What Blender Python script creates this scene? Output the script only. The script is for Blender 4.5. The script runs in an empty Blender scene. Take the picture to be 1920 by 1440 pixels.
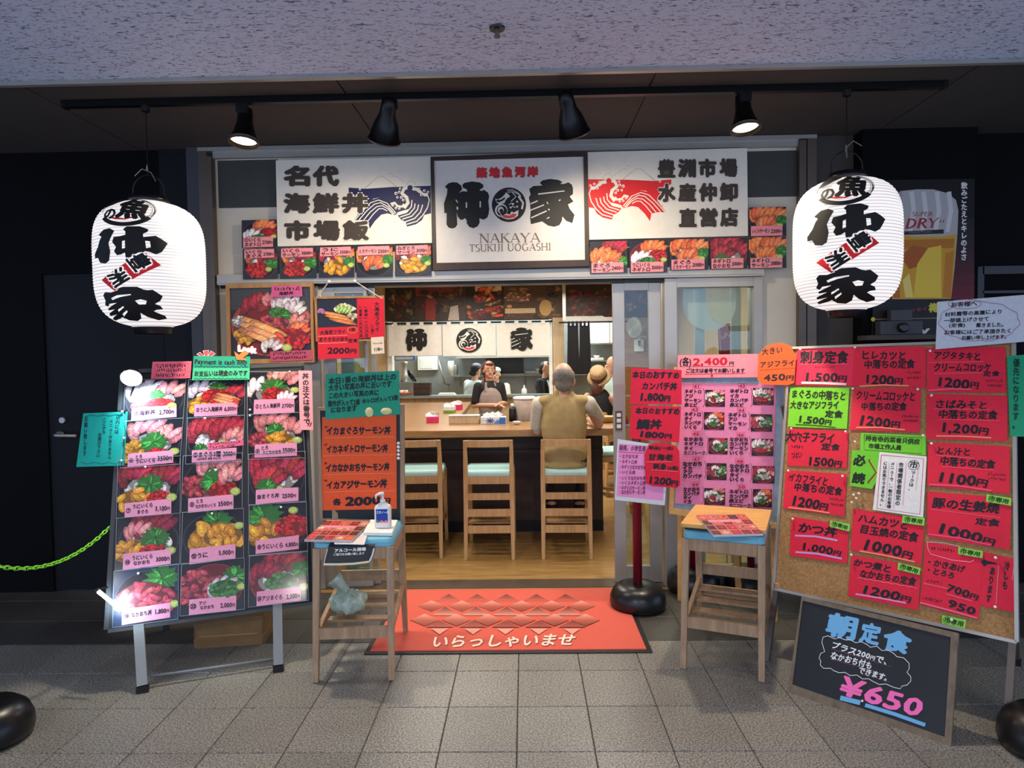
import bpy, bmesh, math, random
from mathutils import Vector, Matrix
from mathutils.geometry import tessellate_polygon
random.seed(7)
SC = bpy.context.scene
COL = SC.collection
PI = math.pi

# ------------------------------------------------------------------ camera
CAM_H = 1.54
FOC = 1272.46                      # focal length in pixels of the 1920x1440 frame
YAW, PITCH, ROLL = 0.01895, 0.03698, -0.0150
_cy, _sy, _cp, _sp = math.cos(YAW), math.sin(YAW), math.cos(PITCH), math.sin(PITCH)
_f = Vector((-_sy*_cp, _cy*_cp, -_sp))
_r0 = Vector((_cy, _sy, 0))
_u0 = _r0.cross(_f)
_r = _r0*math.cos(ROLL) + _u0*math.sin(ROLL)
_u = _u0*math.cos(ROLL) - _r0*math.sin(ROLL)
CAMP = Vector((0, 0, CAM_H))
cam_data = bpy.data.cameras.new('camera')
cam_data.sensor_fit = 'HORIZONTAL'
cam_data.sensor_width = 36
cam_data.lens = FOC*36/1920
cam_data.clip_start = 0.05
cam = bpy.data.objects.new('camera', cam_data)
cam.matrix_world = Matrix(((_r.x, _u.x, -_f.x, 0), (_r.y, _u.y, -_f.y, 0), (_r.z, _u.z, -_f.z, CAM_H), (0, 0, 0, 1)))
COL.objects.link(cam)
SC.camera = cam

# ------------------------------------------------------------------ world, lights, exposure
def lin(c):
    return tuple((x/255/12.92 if x/255 <= .04045 else ((x/255+.055)/1.055)**2.4) for x in c)
W = bpy.data.worlds.new('world'); SC.world = W; W.use_nodes = True
W.node_tree.nodes['Background'].inputs[0].default_value = (0.52, 0.67, 1.0, 1)
W.node_tree.nodes['Background'].inputs[1].default_value = 1.65
SC.view_settings.view_transform = 'Standard'
SC.view_settings.look = 'None'
SC.view_settings.gamma = 1
SC.view_settings.use_curve_mapping = False
SC.view_settings.exposure = 0.0
SC.cycles.max_bounces = 5; SC.cycles.diffuse_bounces = 2; SC.cycles.glossy_bounces = 2; SC.cycles.transparent_max_bounces = 8; SC.cycles.use_adaptive_sampling = True; SC.cycles.adaptive_threshold = 0.03
def area(name, loc, rot, sx, sy, power, col):
    d = bpy.data.lights.new(name, 'AREA'); d.shape = 'RECTANGLE'; d.size = sx; d.size_y = sy; d.energy = power; d.color = col
    o = bpy.data.objects.new(name, d); o.location = loc; o.rotation_euler = rot; COL.objects.link(o); return o
# unseen area lamps added behind the camera to light the boards from the front
area('added_front_light', (-1.6, -2.3, 2.93), (0, 0, 0), 1.2, .3, 105, (1.0, .97, .93))
area('added_front_light', (1.8, -2.3, 2.93), (0, 0, 0), 1.2, .3, 115, (1.0, .95, .88))
# dining room ceiling lamps
for _x, _y in ((-.9, 5.6), (.7, 5.6), (-.9, 7.4), (.7, 7.4), (-.9, 9.3), (.8, 9.3)):
    area('dining_lamp_light', (_x, _y, 2.52), (0, 0, 0), .6, .6, 30, (1.0, .93, .83))
# kitchen ceiling tubes
for _x in (-1.0, .6):
    area('kitchen_lamp_light', (_x, 11.6, 2.55), (0, 0, 0), 1.2, .3, 60, (.93, 1.0, .97))

# ------------------------------------------------------------------ measuring helpers: photo pixel -> point on a real plane
def ray(px, py):
    return _r*(px-960) - _u*(py-720) + _f*FOC
def onY(px, py, Y):
    v = ray(px, py); return CAMP + v*(Y/v.y)
def onZ(px, py, z=0.0):
    v = ray(px, py); return CAMP + v*((z-CAM_H)/v.z)
class Plane:
    def __init__(s, P, N, U=None):
        s.P = Vector(P); s.N = Vector(N).normalized()
        if s.N.dot(CAMP-s.P) < 0: s.N = -s.N
        s.U = (Vector(U) if U else Vector((0, 0, 1)).cross(s.N)).normalized()
        s.V = s.N.cross(s.U)
    def at(s, px, py, lift=0.0):
        v = ray(px, py); t = (s.P+s.N*lift-CAMP).dot(s.N)/v.dot(s.N); return CAMP + v*t
def yawplane(P, yaw, lean):
    a = math.radians(yaw); l = math.radians(lean)
    U = Vector((math.cos(a), math.sin(a), 0)); nh = Vector((math.sin(a), -math.cos(a), 0))
    V = Vector((0, 0, 1))*math.cos(l) - nh*math.sin(l)
    return Plane(P, U.cross(V), U)

# ------------------------------------------------------------------ materials
def nodes(name):
    m = bpy.data.materials.new(name); m.use_nodes = True
    nt = m.node_tree; b = nt.nodes['Principled BSDF']; return m, nt, b
def plain(name, col, rough=.5, metal=0., var=.12, scale=25., bump=0., spec=.5, stretch=(1, 1, 1)):
    m, nt, b = nodes(name); c = lin(col)
    tc = nt.nodes.new('ShaderNodeTexCoord'); mp = nt.nodes.new('ShaderNodeMapping'); mp.inputs['Scale'].default_value = stretch
    nz = nt.nodes.new('ShaderNodeTexNoise'); nz.inputs['Scale'].default_value = scale; nz.inputs['Detail'].default_value = 6
    rp = nt.nodes.new('ShaderNodeValToRGB')
    rp.color_ramp.elements[0].position = .3; rp.color_ramp.elements[1].position = .7
    rp.color_ramp.elements[0].color = (*[x*(1-var) for x in c], 1); rp.color_ramp.elements[1].color = (*[min(1, x*(1+var)) for x in c], 1)
    L = nt.links.new
    L(tc.outputs['Object'], mp.inputs[0]); L(mp.outputs[0], nz.inputs['Vector']); L(nz.outputs[0], rp.inputs[0]); L(rp.outputs[0], b.inputs['Base Color'])
    b.inputs['Roughness'].default_value = rough; b.inputs['Metallic'].default_value = metal
    b.inputs['Specular IOR Level'].default_value = spec
    if bump:
        bp = nt.nodes.new('ShaderNodeBump'); bp.inputs['Strength'].default_value = bump; bp.inputs['Distance'].default_value = .01
        L(nz.outputs[0], bp.inputs['Height']); L(bp.outputs[0], b.inputs['Normal'])
    return m
def wood(name, c1, c2, rough=.45, stretch=(2, 30, 30), scale=1.6, bump=.08):
    m, nt, b = nodes(name); L = nt.links.new
    tc = nt.nodes.new('ShaderNodeTexCoord'); mp = nt.nodes.new('ShaderNodeMapping'); mp.inputs['Scale'].default_value = stretch
    nz = nt.nodes.new('ShaderNodeTexNoise'); nz.inputs['Scale'].default_value = scale; nz.inputs['Detail'].default_value = 8; nz.inputs['Roughness'].default_value = .65; nz.inputs['Distortion'].default_value = .4
    rp = nt.nodes.new('ShaderNodeValToRGB'); rp.color_ramp.elements[0].position = .32; rp.color_ramp.elements[1].position = .68
    rp.color_ramp.elements[0].color = (*lin(c2), 1); rp.color_ramp.elements[1].color = (*lin(c1), 1)
    L(tc.outputs['Object'], mp.inputs[0]); L(mp.outputs[0], nz.inputs['Vector']); L(nz.outputs[0], rp.inputs[0]); L(rp.outputs[0], b.inputs['Base Color'])
    b.inputs['Roughness'].default_value = rough
    bp = nt.nodes.new('ShaderNodeBump'); bp.inputs['Strength'].default_value = bump; bp.inputs['Distance'].default_value = .003
    L(nz.outputs[0], bp.inputs['Height']); L(bp.outputs[0], b.inputs['Normal'])
    return m
def emit(name, col, strength):
    m, nt, b = nodes(name); b.inputs['Base Color'].default_value = (*lin(col), 1)
    b.inputs['Emission Color'].default_value = (*lin(col), 1); b.inputs['Emission Strength'].default_value = strength; return m
def ink(name, rough=.6, noise=.0, scale=300., coat=0., spec=.4):
    """printed or written colour carried by the mesh's own colour attribute"""
    m, nt, b = nodes(name); L = nt.links.new
    at = nt.nodes.new('ShaderNodeAttribute'); at.attribute_name = 'Col'
    if noise:
        tc = nt.nodes.new('ShaderNodeTexCoord'); nz = nt.nodes.new('ShaderNodeTexNoise'); nz.inputs['Scale'].default_value = scale; nz.inputs['Detail'].default_value = 4
        mr = nt.nodes.new('ShaderNodeMapRange'); mr.inputs[1].default_value = .3; mr.inputs[2].default_value = .7; mr.inputs[3].default_value = 1-noise; mr.inputs[4].default_value = 1+noise
        mx = nt.nodes.new('ShaderNodeVectorMath'); mx.operation = 'SCALE'
        L(tc.outputs['Object'], nz.inputs['Vector']); L(nz.outputs[0], mr.inputs[0]); L(at.outputs['Color'], mx.inputs[0]); L(mr.outputs[0], mx.inputs['Scale']); L(mx.outputs[0], b.inputs['Base Color'])
    else:
        L(at.outputs['Color'], b.inputs['Base Color'])
    b.inputs['Roughness'].default_value = rough; b.inputs['Coat Weight'].default_value = coat; b.inputs['Coat Roughness'].default_value = .15; b.inputs['Specular IOR Level'].default_value = spec
    return m
def glassy(name, tint=(235, 245, 240), refl=.08, rough=.02):
    m = bpy.data.materials.new(name); m.use_nodes = True; nt = m.node_tree; nt.nodes.clear(); L = nt.links.new
    o = nt.nodes.new('ShaderNodeOutputMaterial'); t = nt.nodes.new('ShaderNodeBsdfTransparent'); g = nt.nodes.new('ShaderNodeBsdfGlossy'); x = nt.nodes.new('ShaderNodeMixShader')
    t.inputs[0].default_value = (*lin(tint), 1); g.inputs['Roughness'].default_value = rough; x.inputs[0].default_value = refl
    L(t.outputs[0], x.inputs[1]); L(g.outputs[0], x.inputs[2]); L(x.outputs[0], o.inputs[0]); return m

M = {}
M['paper'] = ink('paper', .7, .05, 60)
M['ink'] = ink('ink', .55)
M['photo'] = ink('photo_print', .4, .34, 150, coat=.1)
M['mural'] = ink('mural_print', .5, .45, 90)
M['sign'] = ink('sign_board', .38, .03, 20)
M['alu'] = plain('aluminium', (178, 174, 166), .38, .55, .05, 8)
M['alu_grey'] = plain('dull_grey_aluminium', (124, 126, 126), .45, .3, .06, 8)
M['alu_dark'] = plain('brown_metal_frame', (104, 92, 82), .4, .6, .08, 8)
M['cream'] = plain('cream_panel', (214, 204, 184), .6, 0, .04, 6)
M['grey_panel'] = plain('dark_green_grey_panel', (58, 60, 55), .6, 0, .08, 6)
M['black_wall'] = plain('black_painted_wall', (5, 5, 7), .75, 0, .12, 4, spec=.12)
M['dark_wall'] = plain('dark_grey_wall', (58, 60, 64), .6, 0, .08, 5)
M['door'] = plain('charcoal_painted_steel_door', (17, 18, 22), .6, 0, .06, 3, spec=.2)
M['recess'] = plain('dark_brown_ceiling_board', (66, 60, 56), .8, 0, .06, 5)
M['black_metal'] = plain('black_metal', (12, 12, 13), .35, .3, .1, 20)
M['black_plastic'] = plain('black_plastic', (17, 18, 21), .32, 0, .1, 30)
M['rubber'] = plain('black_rubber', (14, 14, 15), .6, 0, .1, 30)
M['pole_red'] = plain('dark_red_pole', (112, 10, 32), .35, 0, .06, 10)
M['light_wood'] = wood('light_oak', (204, 164, 112), (174, 130, 82), .42, (30, 30, 3))
M['stool_wood'] = wood('weathered_oak', (180, 148, 114), (148, 116, 86), .5, (25, 25, 3))
M['counter_wood'] = wood('counter_oak', (174, 130, 82), (136, 96, 58), .3, (3, 26, 26))
M['dark_wood'] = wood('dark_brown_wood', (62, 40, 30), (42, 27, 22), .5, (12, 12, 2))
M['wall_wood'] = wood('pale_wood_panel', (206, 182, 146), (182, 154, 116), .5, (22, 22, 2))
M['floor_wood'] = wood('vinyl_oak_floor', (176, 140, 86), (132, 100, 58), .34, (2.2, 20, 20), 1.5, .03)
M['frame_wood'] = wood('thin_pine_frame', (196, 146, 88), (166, 114, 62), .5, (20, 20, 4))
M['grey_wood'] = wood('weathered_frame_wood', (124, 108, 88), (96, 82, 66), .6, (20, 20, 4))
M['plank_top'] = wood('varnished_board', (236, 186, 112), (214, 158, 84), .35, (5, 22, 22))
M['seat_blue'] = plain('light_blue_vinyl', (112, 184, 206), .42, 0, .06, 12)
M['seat_pale'] = plain('pale_blue_green_vinyl', (172, 212, 210), .4, 0, .05, 12)
M['steel'] = plain('kitchen_steel', (150, 158, 158), .32, .5, .12, 6)
M['white_paint'] = plain('white_paint', (226, 228, 222), .5, 0, .03, 8)
M['white_plastic'] = plain('white_plastic', (236, 236, 232), .35, 0, .03, 10)
M['cord'] = plain('white_cord', (226, 218, 200), .7, 0, .05, 50)
M['glass'] = glassy('window_glass')
M['plastic_sleeve'] = glassy('clear_sleeve', (250, 250, 252), .010, .10)
M['chain'] = plain('lime_green_plastic_chain', (128, 216, 40), .4, 0, .08, 30)
M['noren'] = plain('white_canvas', (226, 222, 214), .8, 0, .05, 20, .15)
M['black_cloth'] = plain('black_cloth', (17, 16, 22), .9, 0, .2, 30, .2)
M['cork'] = plain('cork_board', (162, 122, 76), .85, 0, .28, 90, .3)
M['chalk_black'] = plain('chalkboard_slate', (22, 25, 31), .55, 0, .12, 8)
M['mat_red'] = plain('red_door_mat_pile', (212, 92, 76), .95, 0, .14, 220, .4)
M['skin'] = plain('skin', (208, 158, 130), .5, 0, .05, 20)
M['hair_grey'] = plain('grey_hair', (112, 104, 96), .7, 0, .35, 90, .3)
M['hair_brown'] = plain('reddish_brown_hair', (86, 44, 36), .5, 0, .25, 70, .3)
M['hair_black'] = plain('black_hair', (26, 22, 24), .5, 0, .25, 70, .3)
M['vest'] = plain('tan_vest_cloth', (166, 142, 96), .85, 0, .12, 16, .25)
M['shirt_pale'] = plain('pale_shirt_cloth', (206, 198, 182), .85, 0, .1, 40, .2)
M['shirt_white'] = plain('white_cook_cloth', (206, 224, 228), .85, 0, .06, 14, .2)
M['shirt_black'] = plain('black_shirt_cloth', (20, 20, 24), .85, 0, .15, 20, .2)
M['apron'] = plain('grey_brown_apron', (150, 134, 128), .85, 0, .08, 20, .2)
M['trouser'] = plain('dark_trouser_cloth', (30, 32, 44), .85, 0, .1, 20, .2)
M['cap_grey'] = plain('grey_cap_cloth', (106, 108, 122), .85, 0, .08, 30, .2)
M['cap_mint'] = plain('pale_mint_cap', (196, 220, 214), .85, 0, .05, 30, .2)
M['straw'] = plain('brown_straw_hat', (176, 146, 108), .8, 0, .3, 60, .4)
M['red_brown'] = plain('reddish_brown_leather', (112, 56, 48), .6, 0, .12, 12)
M['cardboard'] = plain('brown_cardboard', (120, 92, 56), .8, 0, .12, 12, .2)
M['lantern'] = None

# floor tile: speckled granite
def tile_mat(name, base, dark):
    m, nt, b = nodes(name); L = nt.links.new
    ge = nt.nodes.new('ShaderNodeNewGeometry')
    n1 = nt.nodes.new('ShaderNodeTexNoise'); n1.inputs['Scale'].default_value = 130; n1.inputs['Detail'].default_value = 3
    n2 = nt.nodes.new('ShaderNodeTexNoise'); n2.inputs['Scale'].default_value = 2.2; n2.inputs['Detail'].default_value = 4
    r1 = nt.nodes.new('ShaderNodeValToRGB'); r1.color_ramp.elements[0].position = .36; r1.color_ramp.elements[1].position = .66
    r1.color_ramp.elements[0].color = (*lin(dark), 1); r1.color_ramp.elements[1].color = (*lin(base), 1)
    mr = nt.nodes.new('ShaderNodeMapRange'); mr.inputs[1].default_value = .3; mr.inputs[2].default_value = .7; mr.inputs[3].default_value = .86; mr.inputs[4].default_value = 1.12
    oi = nt.nodes.new('ShaderNodeObjectInfo'); m2 = nt.nodes.new('ShaderNodeMapRange'); m2.inputs[3].default_value = .9; m2.inputs[4].default_value = 1.1
    mu = nt.nodes.new('ShaderNodeMath'); mu.operation = 'MULTIPLY'
    vm = nt.nodes.new('ShaderNodeVectorMath'); vm.operation = 'SCALE'
    L(ge.outputs['Position'], n1.inputs['Vector']); L(ge.outputs['Position'], n2.inputs['Vector']); L(n1.outputs[0], r1.inputs[0]); L(n2.outputs[0], mr.inputs[0])
    L(oi.outputs['Random'], m2.inputs[0]); L(mr.outputs[0], mu.inputs[0]); L(m2.outputs[0], mu.inputs[1]); L(r1.outputs[0], vm.inputs[0]); L(mu.outputs[0], vm.inputs['Scale']); L(vm.outputs[0], b.inputs['Base Color'])
    b.inputs['Roughness'].default_value = .46
    bp = nt.nodes.new('ShaderNodeBump'); bp.inputs['Strength'].default_value = .12; bp.inputs['Distance'].default_value = .002; L(n1.outputs[0], bp.inputs['Height']); L(bp.outputs[0], b.inputs['Normal'])
    return m
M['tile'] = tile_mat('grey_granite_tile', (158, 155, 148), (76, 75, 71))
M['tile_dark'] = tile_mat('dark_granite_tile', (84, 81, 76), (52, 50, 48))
M['grout'] = plain('grout', (52, 50, 47), .9, 0, .1, 60)
def ceiling_mat():
    m, nt, b = nodes('fissured_ceiling_board'); L = nt.links.new
    ge = nt.nodes.new('ShaderNodeNewGeometry'); mp = nt.nodes.new('ShaderNodeMapping'); mp.inputs['Scale'].default_value = (26, 84, 26)
    n1 = nt.nodes.new('ShaderNodeTexNoise'); n1.inputs['Scale'].default_value = 1.0; n1.inputs['Detail'].default_value = 2.5; n1.inputs['Distortion'].default_value = 1.6
    r1 = nt.nodes.new('ShaderNodeValToRGB'); e = r1.color_ramp.elements
    e[0].position = .36; e[0].color = (*lin((112, 116, 140)), 1); e[1].position = .44; e[1].color = (*lin((214, 226, 252)), 1)
    n2 = nt.nodes.new('ShaderNodeTexNoise'); n2.inputs['Scale'].default_value = 260
    mr = nt.nodes.new('ShaderNodeMapRange'); mr.inputs[1].default_value = .3; mr.inputs[2].default_value = .7; mr.inputs[3].default_value = .85; mr.inputs[4].default_value = 1.08
    vm = nt.nodes.new('ShaderNodeVectorMath'); vm.operation = 'SCALE'
    L(ge.outputs['Position'], mp.inputs[0]); L(mp.outputs[0], n1.inputs['Vector']); L(ge.outputs['Position'], n2.inputs['Vector']); L(n1.outputs[0], r1.inputs[0]); L(n2.outputs[0], mr.inputs[0]); L(r1.outputs[0], vm.inputs[0]); L(mr.outputs[0], vm.inputs['Scale']); L(vm.outputs[0], b.inputs['Base Color'])
    bp = nt.nodes.new('ShaderNodeBump'); bp.inputs['Strength'].default_value = .6; bp.inputs['Distance'].default_value = .004; L(r1.outputs[0], bp.inputs['Height']); L(bp.outputs[0], b.inputs['Normal'])
    b.inputs['Roughness'].default_value = .9
    return m
M['ceiling'] = ceiling_mat()

# ------------------------------------------------------------------ object helpers
WM = {}
def tag(o, label=None, cat=None, group=None, kind=None):
    if label: o['label'] = label
    if cat: o['category'] = cat
    if group: o['group'] = group
    if kind: o['kind'] = kind
    return o
def thing(name, label, cat, loc, group=None, rz=0.):
    o = bpy.data.objects.new(name, None); o.empty_display_size = .05; o.location = loc; o.rotation_euler = (0, 0, rz); COL.objects.link(o)
    WM[o] = Matrix.Translation(Vector(loc)) @ Matrix.Rotation(rz, 4, 'Z')
    return tag(o, label, cat, group)
def place(o, parent, local=False):
    COL.objects.link(o)
    if parent is not None:
        o.parent = parent
        if not local:
            o.matrix_parent_inverse = WM.get(parent, Matrix()).inverted()
    return o
class MB:
    def __init__(s): s.v = []; s.f = []; s.c = []; s.cur = None
    def add(s, vs, fs):
        n = len(s.v); s.v += [tuple(v) for v in vs]; s.f += [tuple(i+n for i in f) for f in fs]
        s.c += [s.cur]*len(vs); return s
    def box(s, x0, x1, y0, y1, z0, z1):
        return s.add([(x0, y0, z0), (x1, y0, z0), (x1, y1, z0), (x0, y1, z0), (x0, y0, z1), (x1, y0, z1), (x1, y1, z1), (x0, y1, z1)],
                     [(0, 3, 2, 1), (4, 5, 6, 7), (0, 1, 5, 4), (1, 2, 6, 5), (2, 3, 7, 6), (3, 0, 4, 7)])
    def slab(s, pts, n, t):
        """polygon pts extruded by t against normal n (front face on pts)"""
        pts = [Vector(p) for p in pts]; n = Vector(n); k = len(pts)
        a = sum((pts[i].cross(pts[(i+1) % k]) for i in range(k)), Vector())
        if a.dot(n) < 0: pts = pts[::-1]
        vs = pts+[p-n*t for p in pts]
        return s.add(vs, [tuple(range(k)), tuple(range(2*k-1, k-1, -1))]+[(i+k, (i+1) % k+k, (i+1) % k, i) for i in range(k)])
    def bar(s, a, b, w, h, up=(0, 0, 1), w2=None, h2=None):
        a = Vector(a); b = Vector(b); d = (b-a).normalized(); up = Vector(up)
        x = d.cross(up)
        if x.length < 1e-5: x = d.cross(Vector((0, 1, 0)))
        x.normalize(); y = x.cross(d)
        vs = []
        for p, ww, hh in ((a, w, h), (b, w2 or w, h2 or h)):
            vs += [p-x*ww/2-y*hh/2, p+x*ww/2-y*hh/2, p+x*ww/2+y*hh/2, p-x*ww/2+y*hh/2]
        return s.add(vs, [(3, 2, 1, 0), (4, 5, 6, 7), (0, 1, 5, 4), (1, 2, 6, 5), (2, 3, 7, 6), (3, 0, 4, 7)])
    def tube(s, pts, r, n=8, closed=False):
        pts = [Vector(p) for p in pts]; k = len(pts); R = r if isinstance(r, (list, tuple)) else [r]*k
        rings = []; up = Vector((0, 0, 1))
        for i, p in enumerate(pts):
            d = (pts[(i+1) % k] if (closed or i < k-1) else p)-(pts[i-1] if (closed or i > 0) else p)
            d.normalize(); x = d.cross(up)
            if x.length < 1e-3: x = d.cross(Vector((0, 1, 0)))
            x.normalize(); y = x.cross(d)
            rings.append([p+(x*math.cos(2*PI*j/n)+y*math.sin(2*PI*j/n))*R[i] for j in range(n)])
        vs = [q for g in rings for q in g]; fs = []
        for i in range(k if closed else k-1):
            i2 = (i+1) % k
            fs += [(i*n+j, i*n+(j+1) % n, i2*n+(j+1) % n, i2*n+j) for j in range(n)]
        if not closed: fs += [tuple(range(n-1, -1, -1)), tuple((k-1)*n+j for j in range(n))]
        return s.add(vs, fs)
    def lathe(s, prof, c=(0, 0, 0), n=24, mat=None):
        vs = []; fs = []; c = Vector(c)
        for r, z in prof:
            for j in range(n):
                p = Vector((r*math.cos(2*PI*j/n), r*math.sin(2*PI*j/n), z))
                if mat: p = mat @ p
                vs.append(c+p)
        for i in range(len(prof)-1):
            fs += [(i*n+j, i*n+(j+1) % n, (i+1)*n+(j+1) % n, (i+1)*n+j) for j in range(n)]
        fs += [tuple(range(n-1, -1, -1)), tuple((len(prof)-1)*n+j for j in range(n))]
        return s.add(vs, fs)
    def ball(s, c, rx, ry=None, rz=None, n=12, m=8, rot=None):
        ry = ry or rx; rz = rz or rx; c = Vector(c); vs = []; fs = []
        for i in range(m+1):
            th = PI*i/m
            for j in range(n):
                p = Vector((rx*math.sin(th)*math.cos(2*PI*j/n), ry*math.sin(th)*math.sin(2*PI*j/n), -rz*math.cos(th)))
                if rot: p = rot @ p
                vs.append(c+p)
        for i in range(m): fs += [(i*n+j, i*n+(j+1) % n, (i+1)*n+(j+1) % n, (i+1)*n+j) for j in range(n)]
        return s.add(vs, fs)
    def mesh(s, name, smooth=False):
        me = bpy.data.meshes.new(name); me.from_pydata(s.v, [], s.f); me.update()
        if any(c is not None for c in s.c):
            at = me.color_attributes.new('Col', 'FLOAT_COLOR', 'POINT'); fl = []
            for c in s.c: fl += list(c or (1, 1, 1))+[1.]
            at.data.foreach_set('color', fl)
        if smooth: me.polygons.foreach_set('use_smooth', [True]*len(me.polygons))
        return me
    def build(s, name, mat, parent=None, local=False, smooth=False, bevel=0., recenter=True):
        if parent is None and recenter and s.v:
            xs, ys, zs = zip(*s.v); c = Vector(((min(xs)+max(xs))/2, (min(ys)+max(ys))/2, min(zs)))
            s.v = [tuple(Vector(v)-c) for v in s.v]
        else: c = Vector()
        me = s.mesh(name, smooth); me.materials.append(M[mat] if isinstance(mat, str) else mat)
        o = bpy.data.objects.new(name, me)
        place(o, parent, local)
        if parent is None: o.location = c; WM[o] = Matrix.Translation(c)
        elif not local: WM[o] = Matrix()
        if bevel:
            b = o.modifiers.new('bevel', 'BEVEL'); b.width = bevel; b.segments = 2; b.limit_method = 'ANGLE'
        return o
def struct(o): o['kind'] = 'structure'; return o
def copy_tree(o, parent=None):
    c = o.copy(); COL.objects.link(c); c.parent = parent
    if parent is not None: c.matrix_parent_inverse = o.matrix_parent_inverse.copy()
    for ch in list(o.children): copy_tree(ch, c)
    return c

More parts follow.
